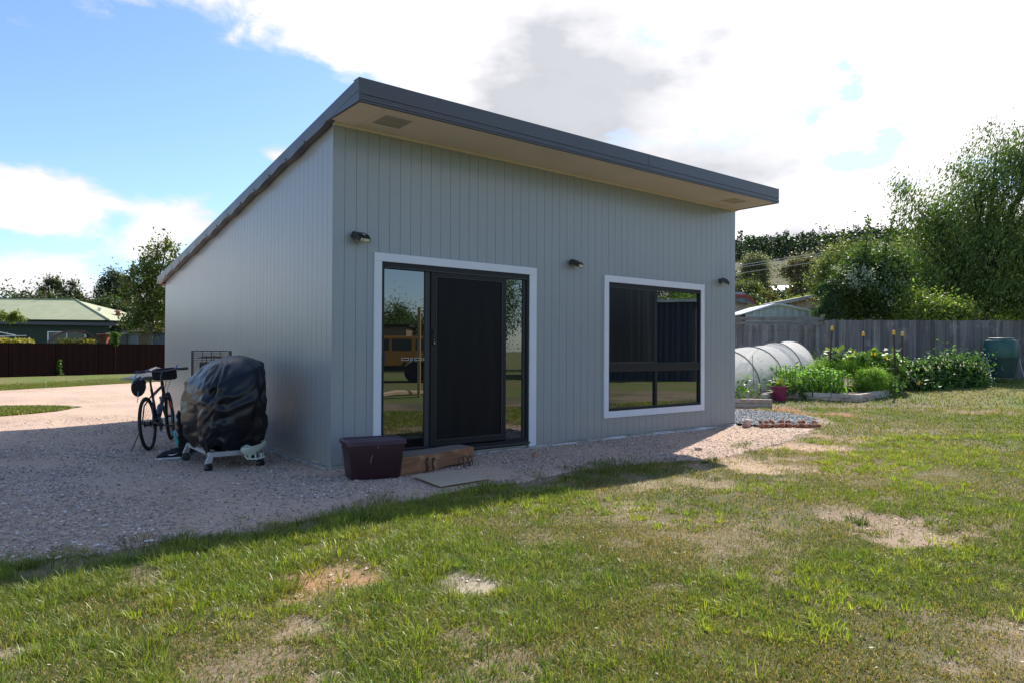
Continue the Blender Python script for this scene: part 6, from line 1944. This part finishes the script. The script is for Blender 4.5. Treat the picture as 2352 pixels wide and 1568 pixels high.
def stake(bx, by, tx, ty, D, label, lean=None, base=None):
    top_ = at(tx, ty, D)
    bs = base if base is not None else at(bx, by, D)
    bs = Vector((bs.x, bs.y, gz(bs.x, bs.y) - .02))
    t = thing('garden_stake', label, 'stake', bs, 0, 'stakes with yellow caps')
    b = MB(); v = top_ - bs
    b.tube([(0, 0, 0), v], .024, 3, cap=True); b.tube([(0, 0, 0), v], .014, 6); b.build('stake_post', m_stk, t)
    b = MB(); u_ = v.normalized(); b.tube([v - u_ * .02, v + u_ * .085], [.036, .034], 10); b.build('stake_cap', m_cap, t, bevel=.004)
    return top_, bs


s1 = stake(1903, 840, 1911, 757, 17.6, 'leaning stake with a yellow cap, nearest the net tunnels')
s2 = stake(1985, 850, 1983, 770, 17.9, 'upright stake with a yellow cap, second from the net tunnels')
s3 = stake(2060, 890, 2053, 767, 17.3, 'dark stake with a yellow cap rising from the corner of the bed')
s4 = stake(2074, 885, 2073, 770, 18.0, 'tall stake with a yellow cap next to the corner stake, farther right')
s5 = stake(2103, 888, 2109, 881, 17.8, 'short stake with a yellow cap leaning out at the far end of the edging', base=at(2103, 890, 17.8))
m_str = M('twine', (.55, .48, .42), .8)


def twine(p, q, label, sag=.02):
    b = MB(); b.tube([p.lerp(q, f) - Vector((0, 0, sag * 4 * f * (1 - f))) for f in np.linspace(0, 1, 9)], .009, 4); tag(b.build('twine', m_str), label, 'string', 'strings between the stakes')


def on(s_, f): return s_[1].lerp(s_[0], f)


twine(on(s1, .72), on(s2, .42), 'string from high on the leaning stake down to the second stake')
twine(on(s2, .42), on(s3, .44), 'string between the second stake and the corner stake')
twine(on(s1, .60), on(s3, .30), 'long string sagging low from the leaning stake to the corner stake', .06)
twine(on(s2, .45), on(s4, .78), 'string rising from the second stake to high on the tall stake')
twine(on(s1, .50), on(s2, .30), 'lowest string between the leaning stake and the second stake', .05)
twine(on(s4, .50), on(s5, .9), 'string slanting down from the tall stake to the short leaning stake')
# --- canes
for (tx, ty, bx, by, D, lab) in ((1728, 815, 1732, 900, 15.6, 'thin grey cane standing in the plum flower pot'), (1798, 836, 1802, 880, 15.7, 'thin grey cane standing in the near left corner of the bed')):
    a_ = at(tx, ty, D); e_ = at(bx, by, D); b = MB(); b.tube([e_, a_], .008, 6); tag(b.build('garden_cane', m_hoop), lab, 'cane', 'canes')
# --- flower pot with a chilli plant
pp = gnd(1758, 911); pp = Vector((pp.x - .25, pp.y + .08, 0)); pz = at(1758, 911, 1).z
pc_ = gnd(1756, 914); pot = thing('flower_pot', 'plum coloured tapered flower pot with a chilli plant at the corner of the bed', 'flower pot', (pc_.x - .1, pc_.y - .45, gz(pc_.x, pc_.y - .45)))
pot.scale = (.74, .74, .78)
b = MB(); s_ = .285
b.lathe([(.155, 0), (.16, .01), (.215, .34), (.245, .35), (.262, .42), (.262, .432), (.238, .432), (.225, .385)], 36); b.build('pot_body', M('pot_plum', (.20, .02, .085), .4), pot, smooth=True)
b = MB(); b.lathe([(.0, .384), (.227, .384)], 24); b.build('pot_soil', m_soil, pot)
P = np.random.default_rng(6).standard_normal((60, 3)) * np.array([.08, .08, .10]) + np.array([.05, 0, .56])
quads('foliage', leaves(P, .13, 3, .4, .2, droop=.8), m_leafg, palette(60, [(.12, .2, .04), (.2, .27, .05), (.55, .42, .04)], .12, [.5, .4, .1], 4), pot)
b = MB(); b.tube([(0, 0, .38), (.02, 0, .5), (.05, 0, .66)], [.008, .007, .004], 5); b.build('stem', m_stem, pot)
# --- compost tumbler
D = 20.0; bL = at(2299, 874, D); tum = thing('compost_tumbler', 'dark teal compost tumbler drum on galvanised legs by the fence', 'compost bin', (bL.x, bL.y, gz(bL.x, bL.y)), -YAW)
m_teal2 = M('teal_plastic', (.018, .10, .085), .42, (.014, .08, .07), 3)
b = MB(); b.lathe([(.29, .14), (.33, .16), (.40, .60), (.415, .68)], 40); b.build('lower_drum', M('teal_dark', (.012, .05, .05), .5), tum, smooth=True)
b = MB(); b.lathe([(.425, .70), (.43, .72), (.42, 1.16), (.40, 1.19), (.34, 1.20), (.33, 1.255), (.30, 1.262), (.29, 1.24), (.05, 1.245)], 40); b.build('upper_drum', m_teal2, tum, smooth=True)
b = MB(); b.lathe([(.40, .675), (.44, .68), (.44, .70), (.40, .705)], 40); b.build('drum_band', m_black, tum)
m_galv = M('galvanised', (.34, .36, .40), .45, metal=.4)
for x in (-.455, .455):
    for y in (-.22, .22):
        b = MB(); b.tube([(x * 1.03, y * 1.5, 0), (x, y * .3, .72)], .016, 8); b.build('leg', m_galv, tum)
b = MB(); b.tube([(-.5, 0, .69), (-.42, 0, .69)], .022, 8); b.tube([(.5, 0, .69), (.42, 0, .69)], .022, 8); b.build('axle', m_galv, tum)
print('garden ok')

# ================================================================== THE LEFT BACKGROUND
def X3(x, y): return x * .2056, 644.7 + y * .2056
D = 52; k = D / FPX; c = at(0, 790, D); hz0 = -.3
t = thing('green_house', 'dark green house with a pale green hipped iron roof beyond the brown fence', 'house', (c.x, c.y, hz0), -YAW + R(2))
m_groof = M('green_iron', (.33, .36, .20), .6, (.38, .40, .24), 1.2, (1, 1, 1), bump=.0)
w = NT(m_groof.node_tree); wv = w.node('ShaderNodeTexWave', wave_type='BANDS', bands_direction='X'); wv.inputs['Scale'].default_value = 1.6; tc = w.node('ShaderNodeTexCoord'); w.l.new(tc.outputs['Object'], wv.inputs['Vector'])
bn = w.node('ShaderNodeBump'); bn.inputs['Strength'].default_value = .8; bn.inputs['Distance'].default_value = .05; w.l.new(wv.outputs['Fac'], bn.inputs['Height'])
pn = [n_ for n_ in w.n if n_.type == 'BSDF_PRINCIPLED'][0]; w.l.new(bn.outputs[0], pn.inputs['Normal'])
m_gwall = M('green_boards', (.022, .038, .030), .8, (.03, .048, .038), 3); m_gutter = M('grey_gutter', (.05, .055, .065), .5)
zz = lambda py: 1.27 + (797 - py) * k - hz0
xx = lambda px: px * k
b = MB()
ev, rg = zz(735) + .02, zz(688)
b.add([(xx(-330), -.4, ev), (xx(251), -.4, ev - .05), (xx(251), 10, ev), (xx(-330), 10, ev), (xx(-180), 4.8, rg + .3), (xx(84), 4.8, rg + .25)], [(0, 1, 5, 4), (1, 2, 5), (2, 3, 4, 5), (3, 0, 4), (0, 3, 2, 1)])
b.build('roof', m_groof, t)
b = MB(); b.tube([(xx(-180), 4.8, rg + .3), (xx(84), 4.8, rg + .27), (xx(251), -.4, ev - .02)], .07, 6); b.build('ridge_cap', m_groof, t)
b = MB(); b.box(xx(-330), xx(246), 0, 9.6, 0, ev - .06); b.box(xx(246) + .001, xx(296), .4, 9, 0, zz(747)); b.build('wall', m_gwall, t)
b = MB(); b.prism([(xx(-330), zz(743)), (xx(296), zz(749.5)), (xx(294), zz(742.5)), (xx(-330), zz(735.6))], -.62, -.42, 'y'); b.build('gutter', m_gutter, t)
b = MB(); b.box(xx(252), xx(298), -.41, 9, zz(748.5), zz(743)); b.build('lean_to_roof', m_gutter, t)
b = MB(); b.box(xx(107), xx(110), -.06, -.01, zz(790), zz(762)); b.box(xx(110), xx(192), -.06, -.01, zz(764), zz(762)); b.box(xx(191), xx(194), -.06, -.01, zz(790), zz(764.2)); b.box(xx(150), xx(152), -.06, -.01, zz(790), zz(764.2)); f_ = b.build('window', m_wwall, t)
b = MB(); b.box(xx(110), xx(191), -.008, -.003, zz(790), zz(764.2)); b.build('pane', m_dglass, f_)
b = MB(); b.lathe([(.06, 0), (.06, .62)], 10, c=(xx(5), 5, rg + .25)); b.lathe([(.08, .62), (.08, .78)], 10, c=(xx(5), 5, rg + .25)); b.build('flue', M('flue_brown', (.12, .08, .07), .6), t)
b = MB(); b.lathe([(.10, 0), (.10, .35), (.17, .36), (.17, .44)], 10, c=(xx(173), 3.0, zz(716))); b.build('vent_pipe', m_wwall, t)
D2 = 56; k2 = D2 / FPX; c = at(270, 797, D2); t = thing('brick_chimney', 'rusty capped chimney pipe above the lean-to of the green house', 'chimney', (c.x, c.y, 0), 0)
b = MB(); b.lathe([(.20, 0), (.20, 1.27 + (797 - 722) * k2), (.15, 1.27 + (797 - 721) * k2), (.15, 1.27 + (797 - 717) * k2)], 12); b.build('stack', M('rust_brick', (.30, .10, .06), .85, (.2, .08, .06), 5), t)
b = MB(); b.lathe([(.30, 1.27 + (797 - 717) * k2), (.24, 1.27 + (797 - 714.5) * k2), (.05, 1.27 + (797 - 713) * k2)], 12); b.build('cowl', M('rust_cap', (.28, .12, .08), .6), t)

# brown shade sail over the patio
D = 46; k = D / FPX
m_sail = M('brown_shade', (.10, .058, .042), .8, alpha=.82)
pts = [(111, 788), (118, 778), (128, 768), (145, 761), (165, 758), (180, 757.5), (195, 758.5), (205, 764), (218, 773), (232, 782), (236, 785)]
b = MB(); vs = []
for (px, py) in pts:
    a_ = at(px, py, D); e_ = at(px - 6, py + 1, D + 3.2); vs += [a_, e_, e_ - Vector((0, 0, .14)), a_ - Vector((0, 0, .14))]
b.add(vs, [(i * 4 + j, i * 4 + (j + 1) % 4, i * 4 + 4 + (j + 1) % 4, i * 4 + 4 + j) for i in range(len(pts) - 1) for j in range(4)] + [(0, 1, 2, 3), tuple((len(pts) - 1) * 4 + j for j in range(4))])
tag(b.build('shade_canopy', m_sail), 'brown arched shade canopy in front of the green house window', 'canopy')
# rotary clothesline arms
m_line = M('pale_tube', (.62, .62, .60), .4)
D = 44; t = thing('clothesline', 'pale arms of a rotary clothesline above the brown fence at the left edge', 'clothesline', at(-30, 797, D) - Vector((0, 0, 1.5)))
b = MB(); o_ = Vector(t.location)
for (x0, y0, x1, y1) in ((-30, 757, 36, 770), (-30, 772, 60, 771), (36, 770, 35, 774), (-30, 768, 20, 776)):
    b.tube([at(x0, y0, D) - o_, at(x1, y1, D + .6) - o_], .03 if y0 != 768 else .012, 5)
b.tube([(0, 0, 0), at(-30, 757, D) - o_], .04, 6)
b.build('arms', m_line, t)
# small iron sheds beyond the fence
def panel_shed(px0, px1, py, D, col, label, roofcol=None, name='iron_shed', dep=2.2):
    k = D / FPX; c = at(px0, 797, D); t = thing(name, label, 'shed', (c.x, c.y, -.3), -YAW + R(3)); w_ = (px1 - px0) * k; h_ = 1.27 + (797 - py) * k + .3
    b = MB(); N = 40; vs = []
    for i in range(N + 1): vs += [(w_ * i / N, .03 if i % 2 else 0, 0), (w_ * i / N, .03 if i % 2 else 0, h_)]
    b.add(vs, [(i * 2, i * 2 + 2, i * 2 + 3, i * 2 + 1) for i in range(N)]); b.box(0, w_, .04, dep, 0, h_ - .01); b.build('wall', M(name + '_sheet', col, .6, tuple(v * .75 for v in col), 2, (5, 5, 1), metal=.1), t)
    b = MB(); b.prism([(-.15, h_ + .0), (w_ + .1, h_ + .0), (w_ + .1, h_ + .05), (-.15, h_ + .05)], -.2, dep + .1, 'y'); b.build('roof', M(name + '_roof', roofcol or col, .5), t)
    return t


panel_shed(289, 318, 762.5, 48.0, (.36, .40, .43), 'pale grey corrugated shed panel above the fence, left of the rusty strip', (.3, .2, .14))
panel_shed(318.5, 336, 762.5, 48.1, (.42, .36, .26), 'streaky yellowish corrugated panel above the fence, between grey and blue panels', (.3, .2, .14))
panel_shed(338, 385, 764, 48.4, (.16, .20, .27), 'dull blue corrugated shed above the fence next to the shed wall', (.3, .12, .08))
panel_shed(251, 288, 767, 47.6, (.20, .20, .18), 'small lean-to with a bright pale roof above the brown fence', (.66, .66, .62))
panel_shed(229, 243, 769, 46.6, (.45, .17, .08), 'narrow orange rusty sheet above the brown fence', (.4, .16, .08), dep=.5)

# --- fruit tree beside the shed's back corner
D = 47.5
tree('fruit_tree', 'leafy fruit tree with tall shoots, turning yellow, behind the back of the shed', gbase(345, D),
     [lobe(330, 640, D, 45, 36), lobe(375, 650, D, 40, 45), lobe(320, 690, D, 42, 36), lobe(365, 700, D, 50, 40), lobe(310, 735, D, 28, 18), lobe(350, 740, D, 45, 22), lobe(298, 625, D, 18, 16), lobe(352, 608, D, 26, 18), lobe(332, 592, D, 6, 22, wgt=2.5), lobe(370, 590, D, 20, 16, wgt=.8), lobe(383, 560, D, 5, 25, wgt=2.5), lobe(362, 568, D, 10, 8), lobe(395, 585, D, 10, 25), lobe(290, 660, D, 14, 14), lobe(420, 670, D, 30, 60)],
     520, 15500, .17, .17, [(.055, .08, .022), (.09, .12, .03), (.14, .15, .04), (.20, .15, .05), (.13, .18, .04)], 401, .16, m_bark, limbs=50, weights=[.3, .28, .16, .12, .14], aspect=.6, mat=m_leafg)
# --- gums on the skyline
GC = [(.035, .045, .028), (.055, .065, .038), (.09, .095, .06), (.025, .032, .02)]
D = 85
tree('tall_gum', 'dark open crowned gum on the skyline above the green roof', gbase(150, D),
     [lobe(121, 650, D, 14, 9), lobe(101, 672, D, 11, 11), lobe(138, 662, D, 10, 10), lobe(147, 680, D, 12, 8), lobe(164, 658, D, 9, 7), lobe(170, 680, D, 13, 8), lobe(188, 682, D, 8, 5), lobe(128, 692, D, 22, 8), lobe(180, 692, D, 16, 6)],
     170, 8500, .24, .24, GC, 402, .35, m_barkd, limbs=30)
tree('tall_gum', 'dark gum on the skyline beside the fruit tree', gbase(255, D),
     [lobe(262, 632, D, 18, 7), lobe(248, 648, D, 16, 10), lobe(275, 648, D, 14, 12), lobe(236, 668, D, 12, 10), lobe(262, 668, D, 22, 12), lobe(285, 660, D, 14, 16), lobe(250, 690, D, 32, 14), lobe(275, 700, D, 26, 20)],
     230, 12000, .24, .28, GC, 403, .4, m_barkd, limbs=30)
D = 78
for i, (px, py, r_) in enumerate(((60, 705, 26), (110, 712, 26), (150, 712, 28), (190, 715, 26), (228, 715, 24), (262, 722, 26), (290, 728, 24), (20, 704, 22))):
    tree('bushy_tree', 'low dark bushy tree behind the green house, ' + ('behind the roof ridge', 'under the skyline gum', 'right of the skyline gum trunk', 'above the roof hip', 'left of the second gum', 'under the second gum', 'beside the chimney', 'at the left edge by the flue')[i], gbase(px, D), [lobe(px, py, D, r_, 16), lobe(px + 8, py + 12, D, r_, 16)], 90, 4200, .34, .5, [(.03, .045, .02), (.045, .065, .028), (.07, .085, .04)], 420 + i, .25, m_barkd, group='bushy trees behind the green house', limbs=6)
# tree fern tips over the roof at the left edge
D = 46; t = thing('tree_fern', 'sunlit fern fronds over the green roof at the left edge', 'tree fern', gbase(14, D)); bs = np.array(t.location); PP = []; q = np.random.default_rng(2)
for (x0, y0, x1, y1) in ((4, 734, 0, 714), (26, 734, 40, 716), (26, 734, 48, 728), (22, 734, 8, 724), (26, 732, 34, 720), (20, 736, 58, 733)):
    for f in np.linspace(0, 1, 60):
        for s_ in range(3):
            v = at(x0 + (x1 - x0) * f, y0 + (y1 - y0) * f - 3 * math.sin(f * 3.1), D); PP.append((v.x + q.normal(0, .06), v.y + q.normal(0, .06), v.z - abs(q.normal(0, .06))))
PP = np.array(PP); quads('fronds', leaves(PP - bs, .2, 2, .3, .2), m_leaf, palette(len(PP), [(.12, .16, .04), (.18, .2, .05)], .15, None, 2), t)
b = MB(); b.tube([(0, 0, 0), (0, 0, 2.6)], .1, 7); b.build('trunk', m_barkd, t)
# golden hedge tops along the fence, vines on the fence
D = 44
for i, (x0, x1, D, lab) in enumerate(((-20, 74, 39.5, 'golden leafed hedge top above the brown fence at the left edge'), (134, 216, 42.5, 'golden leafed hedge top above the brown fence in front of the canopy'))):
    n_ = 1500; q = np.random.default_rng(60 + i); pxs = q.uniform(x0, x1, n_); PP = np.array([tuple(at(px, 783.5 + abs(q.normal(0, 2.6)) * -1 + 3 + q.normal(0, 1), D + q.normal(0, .3))) for px in pxs])
    bs = gbase((x0 + x1) / 2, D); t = thing('golden_hedge', lab, 'hedge', bs); quads('foliage', leaves(PP - np.array(bs), .16, 2, .6, .5), m_leaf, palette(n_, [(.32, .25, .05), (.24, .2, .05), (.12, .13, .03)], .15, None, 2), t)
    pB = at(x0, 790, D) - Vector(bs); pE = at(x1, 790, D) - Vector(bs); b = MB()
    for f in np.linspace(0, 1, 12): p = pB.lerp(pE, f); b.tube([(p.x, p.y, 0), (p.x, p.y, p.z)], .02, 4)
    b.build('stems', m_barkd, t)
for i, (px, py, rx, ry, lab) in enumerate(((133, 845, 7, 17, 'small green creeper climbing the foot of the brown fence'), (264, 778, 8, 14, 'green creeper hanging over the top of the brown fence'))):
    f0 = (px - 0) / 375; Dp = 37.2 + (45 - 37.2) * f0 - .35; n_ = 500; q = np.random.default_rng(70 + i)
    PP = np.array([tuple(at(px + q.normal(0, rx * .5), py + q.uniform(-ry, ry) + (0), Dp)) for _ in range(n_)])
    bs = Vector(gbase(px, Dp)); t = thing('creeper', lab, 'creeper', bs); quads('foliage', leaves(PP - np.array(bs), .12, 2, .7, .4), m_leaf, palette(n_, [(.08, .14, .03), (.13, .2, .04), (.05, .08, .02)], .15, None, 2), t)
    b = MB(); b.tube([(0, 0, 0), (.05, 0, 1.0), (0, 0, Vector(PP.mean(0)).z - bs.z + .3)], .012, 5); b.build('stem', m_barkd, t)

# ================================================================== BEHIND THE VIEWER (seen in the door and window glass)
def mir(px, py, D):
    v = at(px, py, D); return Vector((v.x, -v.y, v.z))


m_yel = M('yellow_paint', (.50, .20, .015), .35, spec=.5, coat=.3); m_tyr = M('tyre_b', (.02, .02, .02), .8)
c = mir(925, 800, 27); d0 = mir(880, 800, 27); d1 = mir(975, 800, 27); dv = d1 - d0; rzv = math.atan2(dv.y, dv.x)
t = thing('yellow_wagon', 'orange yellow four wheel drive wagon mirrored in the left door glass', 'car', (c.x, c.y, 0), rzv)
b = MB(); b.prism([(-2.7, .55), (-2.75, 1.05), (-1.6, 1.12), (-1.2, 1.72), (1.45, 1.72), (1.6, 1.15), (1.62, .60), (1.1, .6), (.95, .8), (.6, .88), (.25, .8), (.1, .6), (-1.4, .6), (-1.55, .8), (-1.9, .88), (-2.2, .8), (-2.35, .55)][::-1], -.85, .85, 'y'); b.build('body', m_yel, t, bevel=.03)
b = MB()
for a_, e_ in ((-1.1, -.35), (-.25, .5), (.65, 1.4)):
    for y in (-.856, .853): b.box(a_, e_, y, y + .004, 1.18, 1.62)
b.build('window', m_dglass, t)
for x in (-1.9, .6):
    for y in (-.72, .72):
        b = MB(); b.lathe([(.1, -.11), (.36, -.1), (.38, -.05), (.38, .05), (.36, .1), (.1, .11)], 20, T=Matrix.Translation((x, y, .38)) @ Matrix.Rotation(R(90), 4, 'X')); b.build('wheel', m_tyr, t, smooth=True)
b = MB(); b.box(-2.85, 1.75, -.7, .7, .42, .56); b.build('bumper', m_black, t)
c = mir(964, 910, 18); b = MB(); b.tube([(0, 0, -.1), (0, .02, 2.35)], .045, 8); o = b.build('timber_post', M('post_wood', (.42, .30, .16), .8)); o.location = (c.x, c.y, 0); tag(o, 'slim timber post mirrored in the left door glass', 'post')
p0, p1 = mir(866, 924, 17), mir(985, 903, 18.6); p0.z = .1; p1.z = .1
b = MB(); b.tube([p0, p0.lerp(p1, .35) + Vector((0, 0, .04)), p1], [.06, .08, .05], 7); tag(b.build('log_edging', M('log', (.45, .33, .22), .85), smooth=True), 'pale log edging mirrored low in the left door glass', 'log')
m_bshed = M('blue_sheet', (.04, .05, .085), .5, (.028, .038, .065), 1.5, (3, 3, .3))
pa, pb2 = mir(1220, 800, 31), mir(1600, 800, 28); dv = pb2 - pa; Lw = dv.length_squared ** .5; t = thing('blue_steel_shed', 'tall blue ribbed steel shed mirrored in the window glass', 'shed', (pa.x, pa.y, 0), math.atan2(dv.y, dv.x))
b = MB(); N = 60; vs = []
for i in range(N + 1): vs += [(Lw * i / N, .12 if (i // 2) % 2 else 0, 0), (Lw * i / N, .12 if (i // 2) % 2 else 0, 3.2)]
b.add(vs, [(i * 2, i * 2 + 2, i * 2 + 3, i * 2 + 1) for i in range(N)]); b.box(0, Lw, -5, -.02, 0, 3.19); b.build('wall', m_bshed, t)
b = MB(); b.box(-.2, Lw + .2, -5.2, .3, 3.2, 3.3); b.build('roof', m_wroof, t)
pa = mir(880, 800, 44); t = thing('tan_outbuilding', 'tan outbuilding mirrored behind the yellow wagon', 'outbuilding', (pa.x, pa.y, 0), rzv)
b = MB(); b.box(-4, 1.5, -4, 0, 0, 2.6); b.build('wall', M('tan_wall', (.25, .18, .12), .8), t); b = MB(); b.box(-4.2, 1.7, -4.2, .2, 2.6, 2.75); b.build('roof', m_dk, t)
lawn_c = [(.07, .10, .025), (.05, .075, .02), (.10, .14, .035)]
for i, (px, D, hh, ww, lab) in enumerate(((860, 50, 3.9, 4.0, 'mirrored at the left edge of the door glass'), (905, 52, 4.9, 3.2, 'mirrored above the yellow wagon'), (960, 48, 3.9, 3.4, 'mirrored beside the timber post'), (1150, 42, 8.0, 4.2, 'mirrored in the narrow right door glass'), (1390, 42, 7.0, 4.5, 'mirrored at the left of the window'), (1500, 40, 7.0, 3.5, 'mirrored above the blue shed'), (1590, 47, 5.2, 3.4, 'mirrored at the right of the window'), (1580, 34, 4.2, 2.2, 'low, bright, mirrored over the blue shed'))):
    c = mir(px, 800, D); q = random.Random(i)
    lb = [(c.x + q.uniform(-.4, .4) * ww, c.y + q.uniform(-.4, .4) * ww, hh * f_, ww * s_ * .5, ww * s_ * .5, hh * .24, 1) for f_, s_ in ((.35, 1.0), (.55, 1.0), (.75, .8), (.60, .9))]
    tree('garden_tree', 'dark garden tree across the yard, ' + lab, (c.x, c.y, 0), lb, 190, 14000, .13, .3, lawn_c if i != 7 else [(.15, .24, .05)], 500 + i, .2, m_barkd, group='trees across the yard', limbs=12)
print('done')
